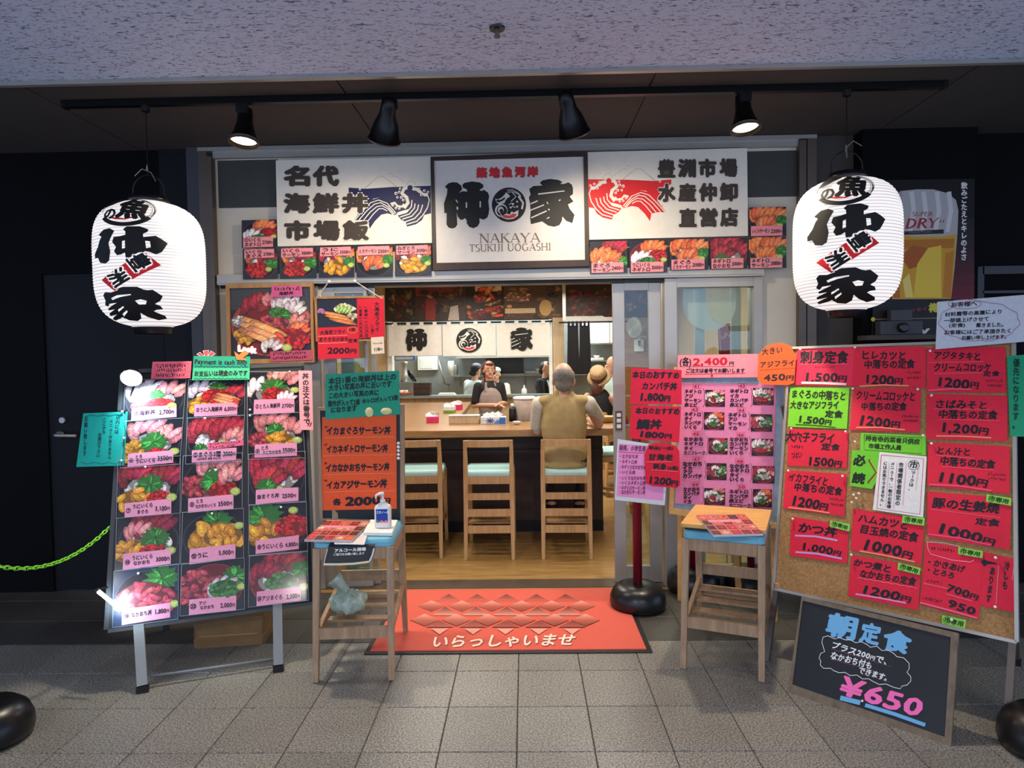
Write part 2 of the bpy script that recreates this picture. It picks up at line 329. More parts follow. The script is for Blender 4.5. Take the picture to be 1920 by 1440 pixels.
# ------------------------------------------------------------------ print painter: flat print and writing on a surface
GL = {}
def glyph(ch):
    if ch not in GL:
        c = bpy.data.curves.new('glyph', 'FONT'); c.body = ch; c.resolution_u = 2
        o = bpy.data.objects.new('glyph', c); me = bpy.data.meshes.new_from_object(o)
        v = [(p.co.x, p.co.y) for p in me.vertices]; f = [tuple(p.vertices) for p in me.polygons]
        bpy.data.objects.remove(o); bpy.data.curves.remove(c); bpy.data.meshes.remove(me)
        if v: xs, ys = zip(*v); bb = (min(xs), max(xs), min(ys), max(ys))
        else: bb = (0, .3, 0, .3)
        adv = 1.0 if ord(ch) > 0x2000 else (.52 if ch.isdigit() else (.34 if ch == ' ' else bb[1]+.07))
        GL[ch] = (v, f, bb, adv)
    return GL[ch]
def shade(c, k): return tuple(max(0, min(255, x*k)) for x in c)
class Print:
    """collects coloured flat shapes; at(px, py, lift) maps measured coordinates onto the real surface"""
    def __init__(s, at, lift=.0008, step=2.2e-5, maxlen=None):
        s.at = at; s.lift = lift; s.step = step; s.mb = MB(); s.maxlen = maxlen
    def raw(s, vs, fs, col):
        s.lift += s.step
        if s.maxlen:
            tri = []
            for f in fs:
                if len(f) == 3: tri.append([vs[i] for i in f])
                else:
                    for t in tessellate_polygon([[Vector((*vs[i], 0)) for i in f]]): tri.append([vs[f[i]] for i in t])
            out = []
            while tri:
                t = tri.pop(); L = [math.dist(t[i], t[(i+1) % 3]) for i in range(3)]; k = L.index(max(L))
                if L[k] > s.maxlen:
                    a, b, c = t[k], t[(k+1) % 3], t[(k+2) % 3]; m = ((a[0]+b[0])/2, (a[1]+b[1])/2); tri += [[a, m, c], [m, b, c]]
                else: out.append(t)
            vs = [p for t in out for p in t]; fs = [(3*i, 3*i+1, 3*i+2) for i in range(len(out))]
        s.mb.cur = lin(col)
        s.mb.add([s.at(x, y, s.lift) for x, y in vs], fs)
    def poly(s, pts, col):
        if len(pts) > 4:
            t = tessellate_polygon([[Vector((x, y, 0)) for x, y in pts]]); s.raw(pts, [tuple(i) for i in t], col)
        else: s.raw(pts, [tuple(range(len(pts)))], col)
    def ell(s, cx, cy, rx, ry, col, n=14, rot=0.):
        c, d = math.cos(rot), math.sin(rot)
        P = [(cx+rx*math.cos(2*PI*i/n)*c-ry*math.sin(2*PI*i/n)*d, cy+rx*math.cos(2*PI*i/n)*d+ry*math.sin(2*PI*i/n)*c) for i in range(n)]
        s.raw(P, [tuple(range(n))], col)
    def stroke(s, pts, w, col, closed=False):
        k = len(pts); L = []; R = []
        for i in range(k):
            a = pts[i-1] if (i > 0 or closed) else pts[i]; b = pts[(i+1) % k] if (i < k-1 or closed) else pts[i]
            dx, dy = b[0]-a[0], b[1]-a[1]; l = math.hypot(dx, dy) or 1; ww = (w[i] if isinstance(w, list) else w)/2
            L.append((pts[i][0]-dy/l*ww, pts[i][1]+dx/l*ww)); R.append((pts[i][0]+dy/l*ww, pts[i][1]-dx/l*ww))
        vs = L+R; fs = [(i, (i+1) % k, (i+1) % k+k, i+k) for i in range(k if closed else k-1)]
        s.raw(vs, fs, col)
    def arc(s, cx, cy, rx, ry, a0, a1, w, col, n=14):
        s.stroke([(cx+rx*math.cos(math.radians(a0+(a1-a0)*i/n)), cy+ry*math.sin(math.radians(a0+(a1-a0)*i/n))) for i in range(n+1)], w, col)
    def glyphs(s, ch, fn, col, bold, cellx):
        v, f, bb, adv = glyph(ch)
        if not v: return
        offs = [(0, 0)]
        if bold: offs += [(bold*math.cos(2*PI*k/6), bold*math.sin(2*PI*k/6)) for k in range(6)]
        for ox, oy in offs:
            s.raw([fn(x+ox, y+oy) for x, y in v], f, col); s.lift -= s.step*.9
        s.lift += s.step
    def inbox(s, ch, x0, y0, x1, y1, col, bold=.05, rot=0., slant=0.):
        v, f, bb, adv = glyph(ch); w = bb[1]-bb[0]+2*bold; h = bb[3]-bb[2]+2*bold; cx, cy = (x0+x1)/2, (y0+y1)/2; c, d = math.cos(rot), math.sin(rot)
        def fn(x, y):
            a = ((x-bb[0]+bold)/w-.5)*(x1-x0); b = -((y-bb[2]+bold)/h-.5)*(y1-y0); a -= b*slant
            return (cx+a*c-b*d, cy+a*d+b*c)
        s.glyphs(ch, fn, col, bold, 1)
    def text(s, txt, a, b, h, col, bold=.03, jit=.06, slant=.08):
        """one line of writing from left-centre a to right-centre b, character height h"""
        small = [i > 0 and c == '円' and (txt[i-1].isdigit()) for i, c in enumerate(txt)]
        tot = sum(glyph(c)[3]*(.6 if sm else 1) for c, sm in zip(txt, small)); ax = (b[0]-a[0])/tot; ay = (b[1]-a[1])/tot; L = math.hypot(ax, ay)
        nx, ny = ay/L, -ax/L      # upwards in the picture (y grows down)
        pos = 0.
        for ch, sm in zip(txt, small):
            adv = glyph(ch)[3]; k = .6 if sm else 1.; r = random.uniform(-jit, jit); sc = 1+random.uniform(-jit, jit); dy0 = random.uniform(-jit, jit)*.5
            def fn(x, y, p=pos, r=r, sc=sc*k, dy0=dy0-(.17 if sm else 0), adv=adv, k=k):
                X = x-adv/2; Y = (y-.37)+dy0; X, Y = (X*math.cos(r)-Y*math.sin(r))*sc, (X*math.sin(r)+Y*math.cos(r))*sc
                X += Y*slant*h/L if L else 0
                q = p+adv*k/2+X
                return (a[0]+ax*q+nx*Y*h, a[1]+ay*q+ny*Y*h)
            if ch != ' ': s.glyphs(ch, fn, col, bold, L/h)
            pos += adv*k
    def vtext(s, txt, a, b, w, col, bold=.03, jit=.05):
        """vertical writing from top-centre a to bottom-centre b, character width w"""
        n = len(txt); dx = (b[0]-a[0])/n; dy = (b[1]-a[1])/n; L = math.hypot(dx, dy); ux, uy = dx/L, dy/L
        for i, ch in enumerate(txt):
            cx, cy = a[0]+dx*(i+.5), a[1]+dy*(i+.5); r = random.uniform(-jit, jit)+(PI/2 if ch in 'ー(){}（）~' else 0)
            if ch in 'ー()（）': r = -PI/2
            adv = glyph(ch)[3]
            def fn(x, y, cx=cx, cy=cy, r=r, adv=adv):
                X = x-adv/2; Y = y-.37; X, Y = X*math.cos(r)-Y*math.sin(r), X*math.sin(r)+Y*math.cos(r)
                # right vector = (uy,-ux) for downward flow
                return (cx+uy*X*w-ux*Y*L*.98, cy-ux*X*w-uy*Y*L*.98)
            if ch != ' ': s.glyphs(ch, fn, col, bold, 1)
    def scrawl(s, a, b, h, col, n=8):
        """illegible small handwriting"""
        for i in range(n):
            x = a[0]+(b[0]-a[0])*(i+.5)/n; y = a[1]+(b[1]-a[1])*(i+.5)/n; w = (b[0]-a[0])/n*.42
            for k in range(2):
                P = [(x+random.uniform(-w, w), y+random.uniform(-h, h)/2) for _ in range(3)]; s.stroke(P, h*.16, col)
    def build(s, name, mat, parent): return s.mb.build(name, mat, parent)
def sheet(name, label, cat, plane, quad, col, lift=.001, mat='paper', t=.0006, parent=None, group=None, wave=0.):
    mb = MB(); mb.cur = lin(col); mb.slab([plane.at(x, y, lift) for x, y in quad], plane.N, t)
    o = mb.build(name, mat, parent)
    if parent is None: tag(o, label, cat, group)
    return o, Print(plane.at, lift+.0006)
# ================================================================== THE SETTING
YF = 4.52            # plane of the shop front
def fb(name, x0, y0, x1, y1, Ya, Yb, mat, parent=None, bevel=0., st=True):
    """level box whose front face lies at depth Ya between two measured corners"""
    X0 = onY(x0, (y0+y1)/2, Ya).x; X1 = onY(x1, (y0+y1)/2, Ya).x; Z1 = onY((x0+x1)/2, y0, Ya).z; Z0 = max(0.001, onY((x0+x1)/2, y1, Ya).z)
    o = MB().box(X0, X1, Ya, Yb, Z0, Z1).build(name, mat, parent, bevel=bevel)
    if parent is None and st: o['kind'] = 'structure'
    return o
# ---- floor: slab + single tiles
floor = struct(MB().box(-9, 9, -3.5, 4.9, -.2, -.004).build('floor', 'grout'))
TX, TY = .307, .346
tile_mesh = {}
for nm in ('tile', 'tile_dark'):
    mb = MB(); a, b, e = TX/2-.0018, TY/2-.0018, .0025
    mb.add([(-a, -b, -.02), (a, -b, -.02), (a, b, -.02), (-a, b, -.02), (-a, -b, -e), (a, -b, -e), (a, b, -e), (-a, b, -e), (-a+e, -b+e, 0), (a-e, -b+e, 0), (a-e, b-e, 0), (-a+e, b-e, 0)],
           [(0, 1, 5, 4), (1, 2, 6, 5), (2, 3, 7, 6), (3, 0, 4, 7), (4, 5, 9, 8), (5, 6, 10, 9), (6, 7, 11, 10), (7, 4, 8, 11), (8, 9, 10, 11)])
    tile_mesh[nm] = mb.mesh('tile'); tile_mesh[nm].materials.append(M[nm])
inv = WM[floor].inverted()
far_tiles = MB(); far_dark = MB()
ti = 0
for j in range(-3, 9):
    y = 3.644-TY*(j+.5)
    if y+TY/2 > 4.7: continue
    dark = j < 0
    for i in range(-9, 20):
        x = -1.587+TX*(i+.5)
        vis = (-3.6 < x < 3.4 and y > 2.1) and j < 4
        if not vis and (y < 1.2): continue
        if vis:
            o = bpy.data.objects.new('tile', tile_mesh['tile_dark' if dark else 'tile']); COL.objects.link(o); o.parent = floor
            o.matrix_parent_inverse = inv; o.location = (x, y, 0)
            if y+TY/2 > 4.5: o.scale = (1, (4.5-(y-TY/2))/TY, 1); o.location.y = (4.5+y-TY/2)/2
            ti += 1
        else:
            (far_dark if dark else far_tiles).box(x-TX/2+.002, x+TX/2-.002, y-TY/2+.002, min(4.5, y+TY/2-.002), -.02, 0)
for mbx, mm, nm in ((far_tiles, 'tile', 'outer_tiles'), (far_dark, 'tile_dark', 'outer_dark_tiles')):
    tag(mbx.build(nm, mm, floor), kind='stuff')
near = MB().box(-7, 7, -3.5, .86, -.02, -.0005).build('near_paving', 'tile', floor)
shop_floor = struct(MB().box(-2.6, 2.4, 4.44, 12.9, -.2, .006).build('floor', 'floor_wood'))
# ---- ceilings
struct(MB().box(-8, 8, -3.5, 3.41, 2.962, 3.1).build('ceiling', 'ceiling'))
rc = struct(MB().box(-8, 8, 3.41, 4.72, 2.972, 3.1).build('ceiling', 'alu_dark'))
for a, b in ((-7.33, -5.735), (-5.725, -4.13), (-4.12, -2.535), (-2.525, -.935), (-.925, .672), (.682, 2.275), (2.285, 3.88), (3.89, 5.48), (5.49, 7.1)):
    MB().box(a, b, 3.425, 4.70, 2.962, 2.9715).build('ceiling_board', 'recess', rc)
trim = struct(MB().box(-8, 8, 3.395, 3.423, 2.942, 2.9615).build('trim_1', 'alu'))
# sprinkler cap
p = onZ(932, 52, 2.96)
sp = thing('sprinkler', 'small dark sprinkler head in the grey speckled ceiling', 'sprinkler', p)
MB().lathe([(.032, -.008), (.034, 0)], p, 20).build('escutcheon', 'black_plastic', sp)
MB().lathe([(.008, -.035), (.011, -.02), (.012, -.008)], p, 12).build('nozzle', 'alu_dark', sp)
MB().lathe([(.014, -.04), (.014, -.036)], p, 12).build('deflector', 'alu_dark', sp)

# ---- outer walls
XL0 = onY(364, 600, YF).x; XL1 = onY(384, 500, YF).x; XR0 = onY(1493, 450, YF).x; XR1 = onY(1525, 450, YF).x
XD0 = onY(85, 700, YF).x; XD1 = onY(310, 700, YF).x; ZD = onY(200, 512, YF).z
wl = MB(); wl.box(-8, XD0, YF, YF+.14, 0, 2.985); wl.box(XD0, XD1, YF, YF+.14, ZD, 2.985); wl.box(XD1, XL0, YF, YF+.14, 0, 2.985)
struct(wl.build('wall_left', 'black_wall'))
fbw = MB().box(XD1+.01, XL0, YF-.012, YF-.0005, 0, 2.98); struct(fbw.build('wall_left_pier', 'door'))
struct(MB().box(XL0, XL1, YF-.04, YF+.14, 0, 2.975).build('trim_2', 'dark_wall'))
XB0 = onY(1617, 400, 4.40).x; XB1 = onY(1832, 400, 4.40).x
struct(MB().box(XR1, XB0, YF, YF+.14, 0, 2.985).build('wall_right', 'recess'))
struct(MB().box(XB0, XB1, 4.40, YF+.14, 0, onY(1700, 180, 4.40).z).build('wall_right_pier', 'black_wall'))
struct(MB().box(XB0, 8, YF+.02, YF+.14, 0, 2.985).build('wall_far_right', 'black_wall'))
# glazed frame far right
for nm, a in (('window_frame', (1831, 500, 1843, 1000)), ('window_frame', (1843, 497, 2100, 512)), ('window_frame', (1843, 543, 2100, 548))):
    fb('window_1', *a, YF-.03, YF+.02, 'dark_wall')
# steel door in the left wall
d = struct(MB().box(XD0+.004, XD1-.004, YF+.012, YF+.06, .008, ZD-.004).build('door_1', 'door'))
hp = onY(112, 815, YF)
mb = MB(); mb.lathe([(.028, 0), (.028, .012), (.016, .016)], (hp.x, YF+.012, hp.z), 18, Matrix.Rotation(PI/2, 4, 'X')); mb.build('handle_rose', 'alu_dark', d, smooth=True)
MB().tube([(hp.x, YF-.005, hp.z), (hp.x, YF-.045, hp.z), (hp.x+.02, YF-.055, hp.z), (hp.x+.15, YF-.055, hp.z-.004)], .011, 10).build('handle', 'alu', d, smooth=True)
kp = onY(116, 788, YF); MB().lathe([(.02, 0), (.02, .014)], (kp.x, YF+.012, kp.z), 16, Matrix.Rotation(PI/2, 4, 'X')).build('lock', 'alu', d)
hb = MB()
for zz in (.3, 1.0, 1.8): hb.tube([(XD1-.004, YF+.005, zz), (XD1-.004, YF+.005, zz+.1)], .009, 8)
hb.build('hinges', 'alu_dark', d)

# ---- shop front frame
X_L2 = onY(408, 450, YF).x
Z_T = 2.945; Z_B = onY(950, 527, YF).z; Z_H = onY(950, 508, YF).z
fr = MB(); fr.box(XL1, X_L2-.035, YF-.05, YF+.12, 0, Z_T); struct(fr.build('door_frame_left', 'alu_dark'))
struct(MB().box(X_L2-.031, X_L2, YF-.06, YF+.12, 0, Z_T-.05).build('door_frame_left_inner', 'alu_dark'))
struct(MB().box(XR0, XR0+.045, YF-.05, YF+.12, 0, Z_T-.02).build('door_frame_right_inner', 'alu_dark'))
struct(MB().box(XR0+.052, XR1, YF-.05, YF+.12, 0, Z_T).build('door_frame_right', 'alu_dark'))
struct(MB().box(XL1, XR1, YF-.055, YF+.12, Z_T-.012, Z_T+.012).build('trim_3', 'alu'))
struct(MB().box(X_L2, XR0, YF-.035, YF+.12, Z_T-.055, Z_T-.012).build('trim_4', 'alu'))
struct(MB().box(X_L2, XR0, YF+.0, YF+.12, Z_H-.01, Z_T-.055).build('wall_front', 'cream'))
fb('wall_front_panel', 409, 300, 522, 389, YF-.006, YF, 'grey_panel')
fb('wall_front_panel', 1400, 283, 1493, 369, YF-.006, YF, 'grey_panel')
fb('wall_front_left', 409, 389, 589, 1120, YF+.004, YF+.1, 'cream')
fb('wall_front_right', 1427, 369, 1494, 1120, YF+.004, YF+.1, 'cream')
# transom beam over the opening: front strip, lower strip, dark underside groove
tb = struct(MB().box(X_L2+.01, onY(1428, 510, YF).x, YF-.05, YF+.13, Z_B, Z_H).build('door_transom', 'alu'))
MB().box(X_L2+.01, onY(1428, 510, YF).x, YF-.056, YF-.05, Z_B+.012, Z_B+.022).build('transom_lip', 'alu', tb)
MB().box(X_L2+.01, onY(1428, 510, YF).x, YF+.0, YF+.125, Z_B-.018, Z_B).build('transom_track', 'black_metal', tb)
# jambs and sliding leaves
def leaf(name, stiles, ytop, ybot, Y, top_rail, bot_rail, pane=True):
    X = [(onY(a, 700, Y).x, onY(b, 700, Y).x) for a, b in stiles]
    zt = Z_B-.02; o = None
    r = struct(MB().box(X[0][0], X[0][1], Y, Y+.035, .012, zt).build(name, 'alu', bevel=.003))
    for a, b in X[1:]: MB().box(a, b, Y, Y+.035, .012, zt).build('stile', 'alu', r, bevel=.003)
    for (a, _), (_, b) in ((X[0], X[-1]),):
        MB().box(X[0][1], X[-1][0], Y+.003, Y+.032, zt-top_rail, zt).build('top_rail', 'alu', r)
        MB().box(X[0][1], X[-1][0], Y+.003, Y+.032, .012, .012+bot_rail).build('bottom_rail', 'alu', r)
    if pane: MB().box(X[0][1], X[-1][0], Y+.015, Y+.02, .012+bot_rail, zt-top_rail).build('pane', 'glass', r)
    return r
fb('door_jamb_left', 588, 536, 603, 1120, YF-.02, YF+.12, 'alu')
leaf('door_2', [(606, 630), (684, 690)], 0, 0, YF+.01, .04, .11)
leaf('door_3', [(640, 664), (700, 704)], 0, 0, YF+.06, .04, .11)
lf = leaf('door_4', [(1150, 1172), (1217, 1240)], 0, 0, YF+.05, .05, .11)
hz = onY(1160, 790, YF+.05)
hh = MB().box(hz.x-.022, hz.x+.022, YF+.042, YF+.052, hz.z-.06, hz.z+.07).build('door_handle', 'alu_dark', lf)
for k in range(3): MB().box(hz.x-.014, hz.x+.014, YF+.039, YF+.0425, hz.z-.045+.038*k, hz.z-.02+.038*k).build('handle_label', 'white_paint', hh)
mb = MB(); zt = Z_B-.002
def X700(px): return onY(px, 700, YF).x
wp = struct(MB().box(X700(1246), X700(1269), YF-.02, YF+.11, .002, zt).build('window_2', 'alu', bevel=.003))
MB().box(X700(1412), X700(1428), YF-.02, YF+.11, .002, zt).build('window_frame', 'alu', wp)
MB().box(X700(1269), X700(1412), YF-.015, YF+.1, zt-.06, zt).build('window_frame', 'alu', wp)
MB().box(X700(1269), X700(1412), YF-.015, YF+.1, .002, .12).build('window_frame', 'alu', wp)
MB().box(X700(1269), X700(1412), YF+.02, YF+.026, .12, zt-.06).build('pane', 'glass', wp)
for a, b in ((1313, 1331), (1383, 1401)): MB().box(X700(a), X700(b), YF+.13, YF+.165, .01, zt).build('stile', 'alu', wp)
struct(MB().box(X_L2, XR0, YF-.03, YF+.14, .001, .01).build('door_threshold', 'alu_dark'))

# ================================================================== DINING ROOM AND KITCHEN SHELL
YK = 10.5
struct(MB().box(-2.6, -2.5, 4.64, 12.8, 0, 2.7).build('wall_interior_left', 'wall_wood'))
struct(MB().box(2.3, 2.4, 4.64, 12.8, 0, 2.7).build('wall_interior_right', 'wall_wood'))
struct(MB().box(-2.6, 2.4, 4.64, 12.8, 2.7, 2.8).build('ceiling', 'white_paint'))
struct(MB().box(-2.6, 2.4, 12.7, 12.8, 0, 2.7).build('wall_kitchen_back', 'steel'))
KX = lambda px: onY(px, 680, YK).x
KZ = lambda py: onY(900, py, YK).z
zl = KZ(742); zo = KZ(603)
kl = struct(MB().box(-2.5, KX(1037), YK+.02, YK+.14, 0, zl-.02).build('wall_kitchen_lower', 'wall_wood'))
n = 26; x0 = -2.5; w = (KX(1037)-x0)/n
for i in range(n): MB().box(x0+i*w+.003, x0+(i+1)*w-.003, YK, YK+.02, .005, zl-.022).build('plank', 'wall_wood', kl)
struct(MB().box(-2.5, KX(1037), YK-.12, YK+.16, zl-.02, zl+.015).build('wall_kitchen_ledge', 'steel'))
struct(MB().box(-2.5, KX(727), YK, YK+.14, zl, 2.7).build('wall_kitchen_left', 'wall_wood'))
struct(MB().box(KX(727), KX(736), YK-.02, YK+.15, zl, zo+.02).build('trim_5', 'white_paint'))
struct(MB().box(KX(1030), KX(1036), YK-.02, YK+.15, zl, zo+.02).build('trim_6', 'white_paint'))
struct(MB().box(KX(1037), KX(1058), YK-.03, YK+.15, 0, KZ(598)).build('wall_kitchen_post', 'wall_wood'))
struct(MB().box(KX(727), 2.3, YK, YK+.14, zo+.02, 2.7).build('wall_kitchen_upper', 'dark_wood'))
struct(MB().box(KX(1170), 2.3, YK, YK+.14, 0, zo+.02).build('wall_kitchen_right', 'counter_wood'))
struct(MB().box(KX(1054), KX(1060), YK-.28, YK-.24, KZ(606), 2.7).build('trim_7', 'alu'))
struct(MB().box(KX(1060), KX(1170), YK-.02, YK+.1, KZ(606), KZ(596)).build('trim_8', 'white_paint'))
# white kitchen cupboard front seen through the passage
kc = thing('wall_cupboard', 'pale kitchen wall cupboard beyond the black door curtain', 'cupboard', (onY(1128, 640, 12).x, 12.1, onY(1128, 645, 12).z))
CX0 = onY(1095, 640, 12).x; MB().box(CX0, onY(1170, 640, 12).x, 12.0, 12.4, onY(1128, 645, 12).z, onY(1128, 600, 12).z).build('body', 'white_paint', kc)
for k in range(3): MB().box(CX0+.02+.22*k, CX0+.225+.22*k, 11.985, 12.0, onY(1128, 643, 12).z, onY(1128, 603, 12).z).build('door', 'white_plastic', kc)
XC1_ = onY(1150, 806, 5.55).x+.06
# ================================================================== CHAIRS
def make_chair(name, label, seat_mat, wood_mat, group):
    """counter chair; faces +y, rear legs at y = -.27"""
    t = thing(name, label, 'chair', (0, 0, 0), group)
    for sx in (-1, 1):
        mb = MB(); x = sx*.178
        P = [((x*1.02, -.275, 0), .026, .028), ((x, -.215, .42), .036, .036), ((x, -.205, .62), .036, .04), ((x*1.0, -.215, .76), .032, .034), ((x*1.0, -.245, .915), .026, .024)]
        vs = []; fs = []
        for (px, py, pz), w, dd in P: vs += [(px-w/2, py-dd/2, pz), (px+w/2, py-dd/2, pz), (px+w/2, py+dd/2, pz), (px-w/2, py+dd/2, pz)]
        for i in range(len(P)-1): fs += [(4*i+j, 4*i+(j+1) % 4, 4*i+4+(j+1) % 4, 4*i+4+j) for j in range(4)]
        fs += [(3, 2, 1, 0), tuple(4*(len(P)-1)+j for j in range(4))]
        mb.add(vs, fs).build('rear_leg', wood_mat, t, local=True, bevel=.003)
        MB().bar((x*1.02, .27, 0), (x, .2, .632), .028, .03, (0, 1, 0), .036, .036).build('front_leg', wood_mat, t, local=True, bevel=.003)
        MB().bar((x, -.2, .6), (x, .2, .6), .022, .058).build('seat_rail', wood_mat, t, local=True)
        MB().bar((x, -.235, .3), (x, .25, .215), .02, .03).build('side_rail', wood_mat, t, local=True)
    # curved top rail
    mb = MB(); n = 8; vs = []; fs = []
    for i in range(n+1):
        x = -.168+.336*i/n; b = -.018*math.cos(x/.168*PI/2)
        vs += [(x, -.246+b, .862), (x, -.246+b, .915), (x, -.228+b, .915), (x, -.228+b, .862)]
    for i in range(n): fs += [(4*i+j, 4*i+4+j, 4*i+4+(j+1) % 4, 4*i+(j+1) % 4) for j in range(4)]
    fs += [(0, 1, 2, 3), tuple(4*n+j for j in (3, 2, 1, 0))]
    mb.add(vs, fs).build('backrest', wood_mat, t, local=True)
    MB().box(-.165, .165, -.216, -.194, .572, .633).build('seat_rail', wood_mat, t, local=True)
    MB().box(-.165, .165, .19, .212, .575, .633).build('seat_rail', wood_mat, t, local=True)
    for z0, z1, y in ((.451, .503, -.222), (.325, .382, -.236), (.2, .258, -.25)):
        MB().box(-.165, .165, y-.009, y+.009, z0, z1).build('slat', wood_mat, t, local=True)
    MB().box(-.165, .165, .237, .257, .2, .255).build('stretcher', wood_mat, t, local=True)
    for k in range(4):
        y = -.17+.115*k; z = .282-.175*(y+.235)
        MB().box(-.165, .165, y-.03, y+.03, z-.012, z).build('shelf_slat', wood_mat, t, local=True)
    # padded seat
    mb = MB(); n = 12; a, b = .192, .212; vs = []; fs = []
    for z, e in ((.634, 0), (.655, 0), (.668, .006), (.674, .02)):
        ring = []
        for k in range(4):
            cx, cy = ((1, 1), (-1, 1), (-1, -1), (1, -1))[k]
            for q in range(5):
                th = math.radians(90*k+22.5*q); r = .03
                ring.append((cx*(a-r)+(r-e)*math.cos(th), cy*(b-r)+(r-e)*math.sin(th)-.002, z))
        vs += ring
    m = 20
    for i in range(3): fs += [(i*m+j, i*m+(j+1) % m, (i+1)*m+(j+1) % m, (i+1)*m+j) for j in range(m)]
    fs += [tuple(range(m-1, -1, -1)), tuple(3*m+j for j in range(m))]
    mb.add(vs, fs).build('seat_pad', seat_mat, t, local=True, smooth=False)
    return t
G = 'light wood counter chairs'
ch = make_chair('counter_chair', 'empty light wood counter chair, middle of the three with their backs to the entrance', 'seat_pale', 'light_wood', G)
rl = onZ(918, 1051); ch.location = (rl.x, rl.y+.275, .006)
spots_c = [('empty light wood counter chair half hidden behind the orange menu board', onZ(781, 1049), 2),
           ('light wood counter chair that the man in the tan vest sits on', onZ(1066, 1050), -2)]
for lb, p, rz in spots_c:
    c = copy_tree(ch); c['label'] = lb; c.location = (p.x, p.y+.275, .006); c.rotation_euler.z = math.radians(rz)
man_chair = c
c = copy_tree(ch); c['label'] = 'counter chair at the right end of the counter, half hidden by the door'
c.location = (.80, 6.42, .006); c.rotation_euler.z = math.radians(-80)
hat_chair = copy_tree(ch); hat_chair['label'] = 'counter chair under the person in the straw hat'
hat_chair.location = (.90, 7.95, .006); hat_chair.rotation_euler.z = math.radians(-35)
GO = 'chairs set outside as menu stands'
ch2 = make_chair('display_chair', 'wooden chair with sky blue seat holding the hand sanitizer, left of the red mat', 'seat_blue', 'stool_wood', GO)
a, b = onZ(590, 1278), onZ(737, 1275); m = (a+b)/2; yw = math.atan2(b.y-a.y, b.x-a.x)+.02
ch2.location = (m.x-math.sin(yw)*.27, m.y+math.cos(yw)*.27, 0); ch2.rotation_euler.z = yw+PI
LCH = ch2
ch3 = copy_tree(ch2); ch3['label'] = 'wooden chair with a varnished board on its blue seat, right of the red mat'
a, b = onZ(1278, 1252), onZ(1432, 1278); m = (a+b)/2; yw3 = math.atan2(b.y-a.y, b.x-a.x)
ch3.location = (m.x-math.sin(yw3)*.27, m.y+math.cos(yw3)*.27, 0); ch3.rotation_euler.z = yw3+PI
RCH = ch3
for o in list(ch3.children):        # the right one is the backless version: short rear legs, no back rail
    if o.name.startswith('backrest'): bpy.data.objects.remove(o)
short = None
for o in ch3.children:
    if o.name.startswith('rear_leg'):
        o.data = o.data.copy()
        for v in o.data.vertices:
            if v.co.z > .632: v.co.z = .632; v.co.y = max(min(v.co.y, -.186), -.224)
# third display chair glimpsed? none

# ================================================================== COUNTER
YC0 = 5.55; ZC = onY(900, 806, YC0).z; XC0 = -1.95; XC1 = onY(1150, 806, YC0).x+.06
ct = thing('dining_counter', 'wooden eat-in counter with thick oak top behind the chairs', 'counter', (0, 5.9, 0))
mb = MB(); t = .062
mb.slab([(XC0, YC0, ZC), (XC1, YC0, ZC), (XC1, YC0+.55, ZC), (onZ(868, 779, ZC).x, YC0+.55, ZC), (onZ(886, 752, ZC).x, 9.2, ZC), (XC0, 9.2, ZC)], (0, 0, 1), t)
mb.build('worktop', 'counter_wood', ct, bevel=.006)
mb = MB(); mb.box(XC0, XC1-.1, YC0+.44, YC0+.5, .006, ZC-t); mb.build('front_panel', 'dark_wood', ct)
MB().box(XC0, XC1-.1, YC0+.40, YC0+.44, ZC-t-.2, ZC-t-.16).build('foot_ledge', 'dark_wood', ct)
MB().box(XC0, XC1-.1, YC0+.425, YC0+.44, .006, .1).build('kick_board', 'black_metal', ct)
# ================================================================== RED MAT
GP = Plane((0, 0, .014), (0, 0, 1), (1, 0, 0))
mt = thing('entrance_mat', 'red welcome mat with a white greeting and diamond scales at the entrance', 'mat', (-.11, 4.0, 0))
MX0, MX1, MY0, MY1 = -.865, .645, 3.487, 4.475
MB().box(MX0, MX1, MY0, MY1, .0005, .007).build('border', 'rubber', mt, bevel=.003)
MB().box(MX0+.028, MX1-.028, MY0+.026, MY1-.02, .0015, .0135).build('pile', 'mat_red', mt, bevel=.003)
pr = Print(GP.at, .0004)
q = lambda x, y: (640+x/3.2, 1080+y/3.2)
DK, MD, LT, RED = (116, 46, 36), (172, 76, 58), (226, 150, 134), (212, 92, 76)
def dia(cx, cy, hw, hh, c_top, c_bot):
    for k in range(5):    # upper half in bands
        f0, f1 = k/5, (k+1)/5; col = tuple(c_top[i]+(MD[i]-c_top[i])*f0 for i in range(3)); y0 = cy-hh*(1-f0); y1 = cy-hh*(1-f1)
        pr.poly([q(cx-hw*f0, y0), q(cx+hw*f0, y0), q(cx+hw*f1, y1), q(cx-hw*f1, y1)], col)
    for k in range(5):
        f0, f1 = 1-k/5, 1-(k+1)/5; col = tuple(MD[i]+(c_bot[i]-MD[i])*(1-f0) for i in range(3)); y0 = cy+hh*(1-f0); y1 = cy+hh*(1-f1)
        pr.poly([q(cx-hw*f0, y0), q(cx+hw*f0, y0), q(cx+hw*f1, y1), q(cx-hw*f1, y1)], col)
def tri(cx, ytop, hw, ybot, c1, c2):
    for k in range(5):
        f0, f1 = k/5, (k+1)/5; col = tuple(c1[i]+(c2[i]-c1[i])*f0 for i in range(3)); y0 = ytop+(ybot-ytop)*f0; y1 = ytop+(ybot-ytop)*f1
        pr.poly([q(cx-hw*f0, y0), q(cx+hw*f0, y0), q(cx+hw*f1, y1), q(cx-hw*f1, y1)], col)
for cx in (645, 815, 990, 1170, 1345): tri(cx, 108, 78, 150, DK, RED)
for cx in (540, 722, 902, 1082, 1262, 1440): dia(cx, 180, 84, 33, LT, DK)
